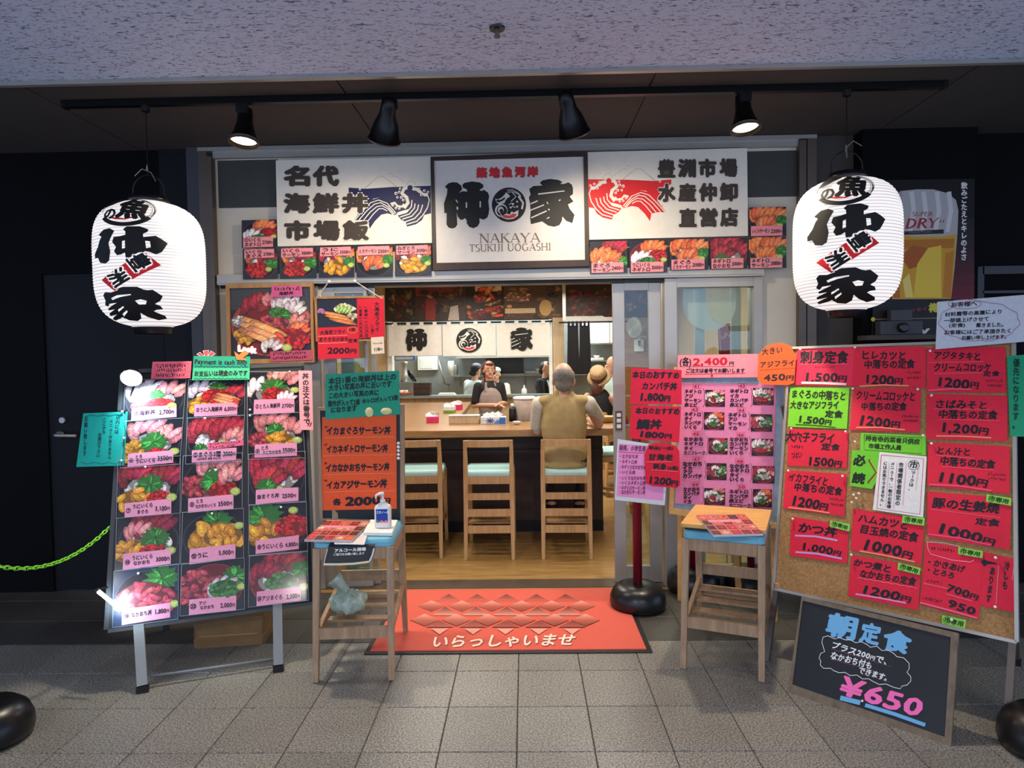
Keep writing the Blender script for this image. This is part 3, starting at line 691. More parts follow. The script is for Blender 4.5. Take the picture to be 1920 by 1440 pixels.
for cx in (625, 808, 992, 1176, 1360): tri(cx, 184, 84, 236, DK, LT)
for cx in (500, 690, 880, 1080, 1280, 1465): dia(cx, 263, 88, 37, LT, DK)
for cx in (590, 790, 985, 1185, 1385):
    tri(cx, 268, 86, 306, DK, MD); pr.poly([q(cx-52, 315), q(cx+52, 315), q(cx, 350)], LT)
pr.build('scale_pattern', 'ink', mt)
pr = Print(GP.at, .0012)
pr.text('いらっしゃいませ', q(545, 398), q(1412, 384), 25, (140, 54, 42), .022, .0, .35)
pr.text('いらっしゃいませ', q(540, 394), q(1407, 380), 25, (246, 216, 200), .022, .0, .35)
pr.build('lettering', 'ink', mt)

# ================================================================== TRACK, SPOTLIGHTS, LANTERNS
YT = 3.66; ZTR = 2.925
tr = thing('lighting_track', 'long black lighting track under the dark recess ceiling', 'lighting track', (-.3, YT, 2.96))
XT0, XT1 = onY(122, 186, YT).x, onY(1770, 140, YT).x
MB().box(XT0, XT1, YT-.018, YT+.018, 2.925, 2.961).build('rail', 'black_metal', tr)
for x in (XT0, XT1): MB().box(x-.012, x+.012, YT-.02, YT+.02, 2.922, 2.9615).build('end_cap', 'black_plastic', tr)
M['lamp_glass'] = emit('lit_lamp_face', (255, 236, 200), 24)
M['lamp_off'] = plain('unlit_inside', (30, 28, 26), .4)
def spot(px, py, d, lit, label, energy, size=70, r=.075, L=.17):
    """track spotlight whose mouth centre is near px,py; d = aim direction"""
    c = onY(px, py, YT+.02); d = Vector(d).normalized()
    back = c-d*L
    t = thing('spotlight', label, 'spotlight', (back.x, YT, ZTR), 'spotlights on the track')
    MB().box(back.x-.028, back.x+.028, YT-.016, YT+.016, 2.88, 2.925).build('adapter', 'black_plastic', t)
    MB().tube([(back.x, YT, 2.885), (back.x, YT, back.z+.05)], .009, 8).build('stem', 'black_metal', t)
    MB().bar((back.x-.02, YT, back.z+.055), (back.x+.02, YT, back.z-.01), .012, .03).build('bracket', 'black_metal', t)
    rot = d.to_track_quat('Z', 'Y').to_matrix().to_4x4()
    mb = MB().lathe([(.012, -.03), (.036, -.02), (.04, .02), (.042, .06), (r*.75, .11), (r, L), (r+.004, L), (r+.004, L-.006)][:-1]+[(r-.004, L-.002)], back, 28, rot)
    mb.f = mb.f[:-1]; mb.build('housing', 'black_metal', t, smooth=True)
    mb = MB().lathe([(.035, .07), (r*.72, .115), (r-.003, L-.012)], back, 28, rot); mb.f = mb.f[:-2]
    mb.build('reflector', 'alu', t, smooth=True)
    MB().lathe([(.001, L-.03), (r*.86, L-.028), (r*.86, L-.025), (.001, L-.024)], back, 24, rot).build('lamp', 'lamp_glass' if lit else 'lamp_off', t)
    ring = MB().lathe([(r-.004, L-.004), (r+.004, L-.006), (r+.004, L+.001), (r-.004, L+.002)], back, 28, rot); ring.f = ring.f[:-2]; ring.build('rim', 'alu_dark', t)
    if energy:
        ld = bpy.data.lights.new('spotlight_light', 'SPOT'); ld.energy = energy; ld.color = (1, .84, .62); ld.spot_size = math.radians(size); ld.spot_blend = 1.0; ld.shadow_soft_size = .05
        lo = bpy.data.objects.new('spotlight_light', ld); COL.objects.link(lo); lo.location = c+d*.02; lo.rotation_euler = d.to_track_quat('-Z', 'Y').to_euler()
    return t
spot(457, 268, (-.02, -.16, -1), True, 'lit black spotlight at the left end, above the blue wave sign', 150, 110)
spot(720, 264, (-.3, .62, -.95), False, 'black spotlight turned to the signs, second from left', 52, 125, .085, .2)
spot(1077, 252, (.3, .62, -.95), False, 'black spotlight turned to the signs, third from left', 60, 125, .085, .2)
spot(1398, 243, (.04, -.18, -1), True, 'lit black spotlight at the right end, above the red wave sign', 130, 110)

# paper lanterns ---------------------------------------------------
def lantern_mat():
    """lit paper: dimmer where the bamboo hoops lie behind it"""
    m, nt, b = nodes('lit_lantern_paper'); L = nt.links.new
    b.inputs['Base Color'].default_value = (.32, .31, .30, 1); b.inputs['Roughness'].default_value = .8
    tc = nt.nodes.new('ShaderNodeTexCoord'); sp = nt.nodes.new('ShaderNodeSeparateXYZ'); L(tc.outputs['Object'], sp.inputs[0])
    mu = nt.nodes.new('ShaderNodeMath'); mu.operation = 'MULTIPLY'; mu.inputs[1].default_value = 2*PI*62; L(sp.outputs[2], mu.inputs[0])
    sn = nt.nodes.new('ShaderNodeMath'); sn.operation = 'SINE'; L(mu.outputs[0], sn.inputs[0])
    mr = nt.nodes.new('ShaderNodeMapRange'); mr.inputs[1].default_value = .35; mr.inputs[2].default_value = 1; mr.inputs[3].default_value = .86; mr.inputs[4].default_value = .42
    L(sn.outputs[0], mr.inputs[0])
    b.inputs['Emission Color'].default_value = (1, .945, .935, 1); L(mr.outputs[0], b.inputs['Emission Strength'])
    return m
M['lantern'] = lantern_mat()
M['lantern_ink'] = ink('lantern_ink', .7)
BLK = (14, 14, 13)
def P2(pts, f=lambda x, y: (x, y)): return [f(x, y) for x, y in pts]
ZH = {  # brushed shapes measured on the right lantern (crop at 4x from 1440,300)
 'naka': ([[(385, 430), (430, 395), (480, 388), (515, 410), (490, 455), (470, 500), (482, 560), (470, 630), (440, 650), (392, 640), (372, 600), (340, 602), (338, 570), (375, 520), (395, 470), (412, 448)],
           [(575, 400), (600, 378), (680, 375), (730, 395), (725, 415), (700, 430), (700, 455), (770, 440), (802, 462), (832, 490), (815, 530), (800, 560), (770, 580), (735, 565), (706, 560), (690, 600), (640, 640), (590, 620), (585, 572), (560, 587), (530, 592), (510, 562), (525, 530), (498, 492), (510, 455), (560, 450), (592, 440), (590, 415)]],
          [[(572, 490), (590, 484), (590, 540), (570, 545)], [(712, 484), (738, 486), (742, 530), (716, 538)]]),
 'ie': ([[(400, 882), (420, 860), (470, 866), (522, 850), (520, 836), (562, 826), (652, 826), (690, 846), (712, 850), (742, 846), (792, 890), (775, 925), (742, 948), (770, 962), (777, 985), (740, 990), (722, 1000), (772, 1030), (772, 1050), (722, 1062), (670, 1040), (640, 1012), (628, 1050), (590, 1068), (535, 1062), (500, 1040), (470, 1050), (410, 1060), (400, 1046), (470, 1020), (402, 1028), (398, 1014), (470, 985), (415, 990), (412, 978), (500, 940), (440, 945), (420, 965), (398, 950), (412, 920)]],
        [[(470, 905), (520, 885), (610, 878), (612, 886), (540, 898), (480, 918)], [(630, 925), (665, 915), (700, 925), (690, 950), (650, 952)], [(500, 985), (545, 962), (550, 970), (500, 1000)], [(520, 1015), (560, 990), (566, 998), (525, 1030)]]),
}
def lantern(cx, ytop, ybot, hw, hang_px, face, label, shift):
    c = onY(cx, (ytop+ybot)/2, YT); zt = onY(cx, ytop, YT-.1).z; zb = onY(cx, ybot, YT-.1).z
    R = (onY(cx+hw, (ytop+ybot)/2, YT).x-onY(cx-hw, (ytop+ybot)/2, YT).x)/2; H = zt-zb; zc = (zt+zb)/2
    t = thing('paper_lantern', label, 'lantern', (c.x, YT, zb-.05), 'lit paper lanterns under the track')
    def rad(z):
        k = min(1, abs((z-zc)/(H/2))); return R*max(.36, (1-k**4)**.385)
    ribs = 46; prof = []
    for i in range(ribs*2+1):
        z = zb+H*i/(ribs*2); prof.append((rad(z)-(.0022 if i % 2 == 0 else -.0018), z))
    mb = MB().lathe([(r, z) for r, z in prof], (c.x, YT, 0), 72); mb.f = mb.f[:-2]
    body = mb.build('paper_shade', 'lantern', t, smooth=True)
    for zz, s in ((zt, 1), (zb, -1)):
        r0 = rad(zz); m2 = MB().lathe([(r0+.004, zz-.004*s), (r0+.006, zz+.012*s), (r0*.98, zz+.02*s), (r0*.9, zz+.034*s), (r0*.6, zz+.036*s), (.05, zz+.03*s)], (c.x, YT, 0), 48)
        if s < 0: m2 = MB().lathe([(.05, zz-.03), (r0*.6, zz-.036), (r0*.92, zz-.036), (r0*.96, zz-.004), (r0+.002, zz+.004)], (c.x, YT, 0), 48)
        m2.build('black_hoop', 'black_plastic', t, smooth=True)
    # wire bail, hook and cord
    P = [(c.x-rad(zt)*.9, YT, zt+.02)]+[(c.x-rad(zt)*.9*math.cos(PI*i/10), YT, zt+.06+.09*math.sin(PI*i/10)) for i in range(1, 10)]+[(c.x+rad(zt)*.9, YT, zt+.02)]
    MB().tube(P, .0035, 6).build('wire_bail', 'black_metal', t)
    MB().tube([(c.x, YT, zt+.145), (c.x, YT, 2.90)], .003, 6).build('cord', 'black_metal', t)
    MB().lathe([(.02, 2.895), (.022, 2.925)], (c.x, YT, 0), 12).build('hook', 'black_plastic', t)
    for k in range(3):
        aa = random.uniform(0, 6.28); MB().tube([(c.x, YT, zt+.17), (c.x+.03*math.cos(aa), YT-.01, zt+.16+.02*k), (c.x+.07*math.cos(aa), YT-.02, zt+.11+.03*k)], .002, 5).build('wire_tie', 'alu', t)
    # writing wrapped round the shade. reference frame: crop units of the right lantern, centre 588,610, half width 376
    def at(x, y, lift):
        z = zc-(y-612)/500*(H/2)*1.0; th = math.asin(max(-.97, min(.97, (x-588)/376*R/rad(z))))+math.radians(face)
        dr = (rad(z+.004)-rad(z-.004))/.008; nn = math.hypot(1, dr); e = .0045+lift*1.3
        r = rad(z)+e/nn
        return Vector((c.x+r*math.sin(th), YT-r*math.cos(th), z-e*dr/nn))
    # round fish mark
    pr = Print(lambda x, y, l: at(580+(x-580)*.97, 262+(y-246)*.9, l+.0025), .0006, 2e-4, maxlen=9)
    pr.arc(580, 246, 172, 112, 25, 155, 34, BLK, 30); pr.arc(580, 246, 180, 118, -180, 25, 7, BLK, 40)
    for k in range(3): pr.arc(600, 240, 146+10*k, 94+8*k, -70, 30, 4, (120, 116, 116))
    pr.poly([(470, 300), (520, 318), (590, 322), (650, 300), (610, 296), (580, 312), (530, 300)], (214, 40, 44))
    pr.inbox('魚', 520, 134, 740, 318, BLK, .055, .12)
    pr.inbox('の', 425, 222, 520, 312, BLK, .05)
    pr.stroke([(416, 205), (450, 175), (520, 140), (560, 138)], [14, 44, 40, 12], BLK)
    pr.build('fish_mark', 'lantern_ink', body)
    pr = Print(at, .0006, 1.6e-4, maxlen=22)
    for k in ('naka', 'ie'):
        for P in ZH[k][0]: pr.poly(P, BLK)
    pr.poly([(400, 770), (710, 570), (795, 660), (500, 856)], (226, 30, 40))
    pr.build('brush_lettering', 'lantern_ink', body)
    pw = Print(at, .0046, 1.6e-4, maxlen=22)
    for k in ('naka', 'ie'):
        for P in ZH[k][1]: pw.poly(P, (252, 243, 242))
    ra = math.radians(57)
    for dx, dy in ((-6, -6), (6, -6), (6, 6), (-6, 6)):
        pw.inbox('豊', 613+dx, 575+dy, 735+dx, 708+dy, (250, 240, 240), .09, ra); pw.inbox('洲', 477+dx, 688+dy, 599+dx, 822+dy, (250, 240, 240), .09, ra)
    pw.build('bare_paper', 'lantern', body)
    pr = Print(at, .0085, 1.6e-4, maxlen=22)
    pr.inbox('豊', 617, 577, 733, 707, BLK, .04, ra); pr.inbox('洲', 480, 690, 596, 820, BLK, .04, ra)
    pr.build('label_lettering', 'lantern_ink', body)
    return t
lantern(1587, 328, 580, 94, 1580, -26, 'lit white paper lantern with brushed black letters at the right, before the beer poster', 0)
lantern(283, 372, 612, 93, 278, 5, 'lit white paper lantern with brushed black letters at the left, before the dark door', 0)

# ================================================================== NOREN CURTAINS IN THE DINING ROOM
YN = YK-.16
NP = Plane((0, YN, 1.8), (0, -1, 0), (1, 0, 0))
nr = thing('shop_curtain', 'white split shop curtain with black brushed characters over the kitchen hatch', 'curtain', (onY(882, 640, YN).x, YN, onY(882, 667, YN).z))
zt = onY(882, 606, YN).z
MB().tube([(onY(722, 606, YN).x, YN+.01, zt+.01), (onY(1036, 606, YN).x, YN+.01, zt+.01)], .012, 8).build('rod', 'black_metal', nr)
for x_ in (724, 1034): MB().box(onY(x_, 606, YN).x-.01, onY(x_, 606, YN).x+.01, YN+.0, YK-.001, zt+.0, zt+.03).build('bracket', 'black_metal', nr)
edges = [728, 829, 930.5, 1032]
panels = []
for i in range(3):
    a, b = onY(edges[i]+1, 640, YN).x, onY(edges[i+1]-1, 640, YN).x; z0 = onY(edges[i]+50, 667, YN).z
    n, m = 16, 6; vs = []; fs = []
    for u in range(n+1):
        for v in range(m+1):
            x = a+(b-a)*u/n; z = z0+(zt-.02-z0)*v/m; vs.append((x, YN+.012*math.sin(u*1.3+i)*(.3+.7*(v/m))*(.5), z))
    for u in range(n):
        for v in range(m): k = u*(m+1)+v; fs.append((k, k+m+1, k+m+2, k+1))
    pn = MB().add(vs, fs).build('panel', 'noren', nr, smooth=True); panels.append(pn)
    for k in range(4): x = a+(b-a)*(k+.5)/4; MB().box(x-.03, x+.03, YN-.004, YN+.026, zt-.03, zt+.03).build('loop', 'noren', nr)
def brush_naka(pr, f):
    pr.poly(P2([(210, 435), (250, 395), (300, 380), (355, 385), (400, 420), (412, 460), (385, 500), (352, 545), (345, 620), (350, 760), (355, 875), (330, 910), (290, 920), (250, 905), (230, 870), (232, 740), (205, 740), (200, 630), (235, 520), (240, 460)], f), BLK)
    pr.poly(P2([(415, 410), (440, 388), (530, 372), (620, 385), (660, 415), (655, 445), (612, 472), (640, 484), (662, 468), (710, 500), (726, 545), (715, 600), (726, 690), (720, 745), (705, 790), (665, 816), (630, 808), (612, 800), (615, 850), (590, 895), (540, 916), (495, 900), (466, 860), (464, 820), (440, 798), (425, 816), (390, 817), (360, 780), (342, 700), (340, 620), (345, 560), (372, 508), (412, 486), (470, 490), (465, 465), (420, 445)], f), BLK)
def naka_cuts(pr, f, wht):
    for P in ([(453, 615), (469, 615), (469, 680), (453, 680)], [(614, 602), (630, 602), (630, 674), (614, 674)], [(334, 588), (342, 582), (364, 612), (356, 622)], [(344, 672), (360, 662), (368, 692), (352, 706)], [(372, 505), (402, 478), (460, 470), (466, 482), (412, 486)]): pr.poly(P2(P, f), wht)
def brush_ie(pr, f):
    pr.poly(P2([(1315, 385), (1345, 360), (1430, 343), (1530, 355), (1576, 380), (1550, 403), (1600, 400), (1645, 383), (1685, 410), (1698, 450), (1697, 520), (1660, 546), (1680, 575), (1703, 605), (1640, 640), (1660, 690), (1716, 760), (1690, 856), (1620, 830), (1576, 780), (1568, 832), (1540, 880), (1480, 899), (1410, 885), (1340, 836), (1210, 869), (1200, 800), (1206, 720), (1200, 640), (1195, 605), (1185, 560), (1206, 525), (1190, 460), (1240, 425), (1345, 420), (1322, 402)], f), BLK)
def ie_cuts(pr, f, wht):
    for P in ([(1292, 512), (1595, 477), (1606, 488), (1295, 528)], [(1204, 626), (1288, 590), (1290, 604), (1206, 640)], [(1204, 700), (1360, 638), (1364, 650), (1206, 714)], [(1210, 788), (1390, 708), (1394, 722), (1214, 802)], [(1390, 612), (1400, 608), (1414, 632), (1402, 636)], [(1532, 588), (1556, 580), (1556, 590), (1536, 602)], [(1408, 688), (1430, 694), (1426, 710), (1412, 706)], [(1390, 800), (1424, 782), (1426, 794), (1396, 808)]): pr.poly(P2(P, f), wht)
def fish_mark(pr, f, wht, sc=1.):
    cx, cy = 955, 643
    def e(dx, dy, rx, ry, col, rot=0):
        n = 30; c, d = math.cos(rot), math.sin(rot)
        pr.raw([f(cx+dx+rx*math.cos(2*PI*i/n)*c-ry*math.sin(2*PI*i/n)*d, cy+dy+rx*math.cos(2*PI*i/n)*d+ry*math.sin(2*PI*i/n)*c) for i in range(n)], [tuple(range(n))], col)
    def st(P, w, col): pr.stroke(P2([(cx+x, cy+y) for x, y in P], f), w*SCL(f), col)
    e(0, 0, 199, 201, BLK)
    for k in range(3): st([(-20+0, -172+16*k), (40, -176+14*k), (105, -140+8*k), (140, -100+4*k)], 5, wht)
    pr.poly(P2([(795, 575), (830, 580), (870, 560), (905, 525), (920, 500), (945, 520), (970, 545), (940, 565), (915, 590), (905, 620), (850, 640), (815, 620)], f), wht)
    pr.poly(P2([(812, 585), (860, 585), (905, 555), (912, 572), (880, 600), (830, 618), (808, 605)], f), BLK)
    e(-90, 65, 72, 76, wht); e(-82, 70, 60, 62, BLK); e(-95, 62, 34, 38, wht); e(-88, 72, 22, 26, BLK)
    for P, w in (([(40, -140), (82, -95), (25, -40)], 9), ([(110, -100), (165, -20), (150, 50)], 22), ([(0, 0), (30, -20), (60, -10)], 8), ([(15, 40), (40, 20), (75, 30)], 8)): st(P, w, wht)
    for x, y in ((95, -36), (95, 22), (45, -5), (20, 32)): e(x, y, 11, 11, wht)
    pr.poly(P2([(845, 740), (880, 770), (925, 745), (965, 758), (985, 720), (1010, 735), (1065, 705), (1060, 770), (1010, 805), (940, 815), (880, 795)], f), wht)
    pr.poly(P2([(868, 765), (920, 762), (960, 770), (1000, 745), (1050, 750), (1020, 790), (950, 804), (895, 792)], f), (206, 60, 66))
def SCL(f):
    a, b = f(0, 0), f(100, 0); return math.dist(a, b)/100
pr = Print(NP.at, .016)
f1 = lambda x, y: (761+(x-200)*40/525, 616+(y-372)*42/545)
brush_naka(pr, f1); naka_cuts(pr, f1, (226, 222, 214)); pr.build('brush_lettering', 'ink', panels[0])
pr = Print(NP.at, .016); f2 = lambda x, y: (855.5+(x-755)*48/400, 615+(y-442)*46/403); fish_mark(pr, f2, (226, 222, 214)); pr.build('fish_mark', 'ink', panels[1])
pr = Print(NP.at, .016); f3 = lambda x, y: (957+(x-1185)*42/530, 614+(y-343)*44/556); brush_ie(pr, f3); ie_cuts(pr, f3, (226, 222, 214)); pr.build('brush_lettering', 'ink', panels[2])
# black curtain at the kitchen passage
YB = YK-.3
bc = thing('door_curtain', 'long black door curtain hanging from a thin rod by the kitchen passage', 'curtain', (onY(1085, 700, YB).x, YB, onY(1085, 700, YB).z))
zr = onY(1100, 604, YB).z
MB().tube([(onY(1048, 605, YB).x, YB, zr), (onY(1190, 604, YB).x, YB, zr)], .012, 8).build('rod', 'black_metal', bc)
for i, (a, b) in enumerate(((1063, 1086), (1085.5, 1108))):
    n, m = 14, 10; vs = []; fs = []; xa, xb = onY(a, 650, YB).x, onY(b, 650, YB).x; z0 = onY(1085, 702, YB).z; z1 = zr-.05
    for u in range(n+1):
        for v in range(m+1):
            k = v/m; xx = xa+(xb-xa)*u/n; mid = (xa+xb)/2; vs.append((mid+(xx-mid)*(.93+.07*math.cos(k*3)), YB+.014*math.sin(u*1.7)*(1.1-k), z0+(z1-z0)*k))
    for u in range(n):
        for v in range(m): k = u*(m+1)+v; fs.append((k, k+m+1, k+m+2, k+1))
    MB().add(vs, fs).build('panel', 'black_cloth', bc, smooth=True)
    for k in range(3): x = xa+(xb-xa)*(k+.5)/3; MB().box(x-.016, x+.016, YB-.015, YB+.015, z1-.005, zr+.016).build('loop', 'black_cloth', bc)
# ================================================================== FOOD PICTURES (flat print)
TUNA, TORO, SALM, SQUID, UNI, ROE, SHISO, WAS, CHOP, RICE, SHR = (150, 42, 54), (214, 126, 124), (236, 112, 64), (226, 206, 206), (222, 150, 46), (196, 38, 38), (50, 112, 44), (196, 214, 110), (176, 66, 74), (236, 226, 214), (240, 150, 96)
def rnd(a, b): return random.uniform(a, b)
def vary(c, k=.16):
    f = 1+rnd(-k, k); return tuple(max(0, min(255, x*f+rnd(-8, 8))) for x in c)
class Region:
    """unit frame (-1..1, y up) inside a quad given in measured coordinates tl,tr,br,bl"""
    def __init__(s, pr, quad): s.pr = pr; s.q = quad
    def m(s, x, y):
        u, v = (x+1)/2, (1-y)/2; (ax, ay), (bx, by), (cx, cy), (dx, dy) = s.q
        return ((ax*(1-u)+bx*u)*(1-v)+(dx*(1-u)+cx*u)*v, (ay*(1-u)+by*u)*(1-v)+(dy*(1-u)+cy*u)*v)
    def poly(s, P, col):
        P = [s.m(max(-1, min(1, x)), max(-1, min(1, y))) for x, y in P]; s.pr.raw(P, [tuple(range(len(P)))], col)
    def ell(s, cx, cy, rx, ry, col, n=12, rot=0.):
        c, d = math.cos(rot), math.sin(rot)
        s.poly([(cx+rx*math.cos(2*PI*i/n)*c-ry*math.sin(2*PI*i/n)*d, cy+rx*math.cos(2*PI*i/n)*d+ry*math.sin(2*PI*i/n)*c) for i in range(n)], col)
    def petal(s, cx, cy, L, w, a, col):
        c, d = math.cos(a), math.sin(a); sh = [(-1, -.45), (-.9, .5), (-.2, .95), (.6, .8), (1, .25), (.95, -.4), (.4, -.9), (-.5, -.95)]
        f = lambda k, sx: [(cx+x*L*k*c-y*w*k*d+sx, cy+x*L*k*d+y*w*k*c) for x, y in sh]
        s.poly(f(1.07, .012), shade(col, .45)); s.poly(f(1, 0), shade(col, .92)); s.poly(f(.72, rnd(-.02, .02)), shade(col, 1.14)); s.poly(f(.4, rnd(-.04, .04)), shade(col, 1.26))
        for q in (-.4, .25):
            x0, y0 = q*L, -.7*w; x1, y1 = q*L+.2*L, .7*w; e = .05*L
            s.poly([(cx+(x0-e)*c-y0*d, cy+(x0-e)*d+y0*c), (cx+(x0+e)*c-y0*d, cy+(x0+e)*d+y0*c), (cx+(x1+e)*c-y1*d, cy+(x1+e)*d+y1*c), (cx+(x1-e)*c-y1*d, cy+(x1-e)*d+y1*c)], shade(col, 1.4))
    def fan(s, cx, cy, r, col, n=5, a0=170, a1=10):
        n += 1
        for i in range(n):
            a = math.radians(a0+(a1-a0)*(i/(n-1) if n > 1 else .5)); s.petal(cx+r*.6*math.cos(a), cy+r*.5*math.sin(a), r*.52, r*.23, 1.1+(a-PI/2)*.42+rnd(-.16, .16), vary(col, .2))
    def dots(s, cx, cy, r, col, n, k, hi=True):
        s.ell(cx, cy, r, r*.72, shade(col, .66), 16)
        for i in range(n):
            a, q = rnd(0, 6.28), math.sqrt(rnd(0, 1)); x, y = cx+r*q*math.cos(a), cy+r*.75*q*math.sin(a); c = vary(col, .22)
            s.ell(x, y, k, k, c, 7)
            if hi: s.ell(x-k*.3, y+k*.3, k*.35, k*.35, shade(c, 1.6), 5)
    def lumps(s, cx, cy, r, col, n, k):
        s.ell(cx, cy, r, r*.7, shade(col, .6), 16)
        for i in range(n):
            a, q = rnd(0, 6.28), math.sqrt(rnd(0, .9)); x, y = cx+r*q*math.cos(a), cy+r*.7*q*math.sin(a); c = vary(col, .14); ra = rnd(0, 3)
            s.ell(x, y-.012, k*1.05, k*.62, shade(c, .62), 10, ra); s.ell(x, y, k, k*.55, c, 10, ra); s.ell(x-.1*k, y+.12*k, k*.5, k*.22, shade(c, 1.25), 8, ra)
    def leaf(s, cx, cy, r, col=SHISO):
        P = []
        for i in range(26):
            a = 2*PI*i/26; q = r*(1.05 if i % 2 else .78)*(1+rnd(-.1, .1)); P.append((cx+q*math.cos(a), cy+q*.92*math.sin(a)))
        s.poly(P, col)
        for i in range(9):
            a = rnd(0, 6.28); s.petal(cx+r*.45*math.cos(a), cy+r*.42*math.sin(a), r*.42, r*.09, a, vary(shade(col, 1.25), .25))
    def comp(s, k, x, y, r):
        if k == 'tuna': s.fan(x, y, r, TUNA, 5)
        elif k == 'toro': s.fan(x, y, r, TORO, 4)
        elif k == 'salm': s.fan(x, y, r, SALM, 5)
        elif k == 'squid': s.fan(x, y, r, SQUID, 4)
        elif k == 'uni': s.lumps(x, y, r, UNI, 16, r*.34)
        elif k == 'roe': s.dots(x, y, r, ROE, 46, r*.13)
        elif k == 'chop': s.lumps(x, y, r, CHOP, 26, r*.24)
        elif k == 'rice': s.lumps(x, y, r, RICE, 26, r*.2)
        elif k == 'leaf': s.leaf(x, y, r)
        elif k == 'was': s.ell(x, y, r, r*.85, shade(WAS, .8), 10); s.ell(x-.01, y+.01, r*.75, r*.6, WAS, 9)
        elif k == 'onion': s.dots(x, y, r, (70, 130, 60), 34, r*.15, False)
        elif k == 'shr':
            for i in range(3): s.petal(x+.1*i*r, y+.3*r*(i-1), r, r*.2, -.45, vary(SHR)); s.petal(x+r*.75, y-.4*r+.3*r*(i-1), r*.3, r*.12, -.7, (214, 70, 50))
    def bowl(s, spec, bg=(24, 24, 32), rim=(58, 56, 64), inner=(20, 18, 24), scale=1., cx=0, cy=-.05):
        s.poly([(-1, -1), (1, -1), (1, 1), (-1, 1)], bg)
        s.ell(cx, cy, .98*scale, .95*scale, rim, 30); s.ell(cx, cy+.015, .93*scale, .89*scale, inner, 30)
        s.lumps(cx, cy, .7*scale, RICE, 12, .2)
        for k, x, y, r in spec: s.comp(k, x*1.08, y*1.08, r*1.38)
FOOD = {
 'mix1': [('squid', -.3, .25, .6), ('toro', .5, .25, .5), ('leaf', .05, .2, .22), ('chop', -.35, -.25, .3), ('roe', .15, -.25, .34), ('was', .55, -.3, .12)],
 'mix2': [('squid', -.45, .3, .5), ('tuna', .6, .1, .45), ('leaf', .05, .5, .26), ('uni', -.45, -.3, .4), ('roe', .0, .1, .38), ('shr', .3, -.1, .35)],
 'mix3': [('squid', -.5, .1, .5), ('toro', .35, .55, .55), ('leaf', .0, .2, .4), ('roe', .05, -.12, .36), ('was', .72, .1, .13), ('squid', .4, -.3, .3)],
 'toro_uni': [('toro', -.2, .4, .6), ('toro', .45, .1, .5), ('uni', -.55, -.3, .42), ('leaf', .05, .05, .36), ('roe', .2, -.5, .3), ('was', .72, -.4, .14)],
 'tuna3': [('tuna', -.3, .25, .65), ('tuna', .4, .25, .6), ('toro', .65, .0, .4), ('squid', -.3, -.3, .3), ('leaf', -.45, -.35, .2), ('was', .25, -.15, .13)],
 'toro_chop': [('toro', -.1, .45, .6), ('toro', .55, .2, .45), ('chop', -.55, -.15, .38), ('leaf', .0, .25, .28), ('uni', .15, -.2, .38), ('was', .7, -.2, .14)],
 'uni_tuna': [('tuna', -.4, .3, .55), ('tuna', .5, .15, .5), ('leaf', .05, .05, .33), ('uni', -.4, -.4, .4), ('roe', .3, -.4, .28), ('was', .68, -.4, .13)],
 'toro_roe': [('toro', .1, .45, .6), ('chop', -.5, -.1, .42), ('leaf', .05, .05, .35), ('roe', .35, -.3, .36), ('toro', .6, .1, .4), ('was', .72, -.35, .13)],
 'tuna': [('tuna', -.2, .35, .7), ('tuna', .4, .1, .6), ('tuna', -.3, -.1, .5), ('leaf', -.35, -.3, .28), ('was', .1, -.4, .1)],
 'uni_chop': [('tuna', .1, .45, .6), ('toro', -.3, .3, .4), ('uni', -.5, -.3, .45), ('leaf', .2, .1, .36), ('roe', .15, -.42, .32), ('was', .65, -.4, .14)],
 'uni': [('leaf', .1, .5, .4), ('uni', .1, -.12, .66), ('uni', .3, -.05, .45), ('was', .8, .3, .13)],
 'uni_roe': [('leaf', -.45, .45, .5), ('uni', -.35, -.2, .55), ('roe', .5, .05, .46), ('was', .5, .65, .13)],
 'chop': [('leaf', .45, .5, .4), ('chop', -.1, -.1, .62), ('chop', .3, -.2, .5), ('was', .82, -.4, .12)],
 'aji': [('chop', -.4, .2, .52), ('chop', -.55, -.2, .4), ('leaf', .65, .3, .34), ('squid', .3, -.2, .45), ('onion', .35, -.12, .36), ('was', .85, -.1, .12)],
 'aji_tuna': [('tuna', .1, .45, .6), ('tuna', -.45, .1, .5), ('leaf', .75, .25, .32), ('squid', .1, -.25, .4), ('onion', .1, -.15, .38), ('was', .8, -.4, .14)],
 'roe_top': [('salm', -.2, .35, .6), ('tuna', .35, .2, .5), ('roe', -.1, -.35, .5), ('leaf', .65, .0, .3), ('was', .45, -.35, .14)],
 'salmon': [('salm', -.3, .3, .65), ('salm', .35, .25, .6), ('salm', 0, -.25, .55), ('leaf', .7, .1, .28), ('was', .6, -.25, .14)],
 'salm_uni': [('tuna', -.4, .3, .5), ('salm', .4, .35, .5), ('uni', .1, -.3, .52), ('leaf', .7, .0, .28), ('was', .75, -.2, .14)],
 'sal_tuna': [('tuna', .3, .45, .6), ('salm', -.3, -.1, .6), ('salm', .1, -.2, .5), ('leaf', .75, -.25, .26)],
 'mix_roe': [('salm', .2, .35, .55), ('roe', .45, .05, .36), ('squid', -.4, -.2, .45), ('onion', -.05, -.3, .3), ('was', .75, -.2, .13)],
}
RB_RIM = dict(rim=(150, 50, 46), inner=(110, 30, 30))
BLACKISH = (24, 18, 30)
PINK = (246, 164, 190); PINK2 = (246, 152, 158)
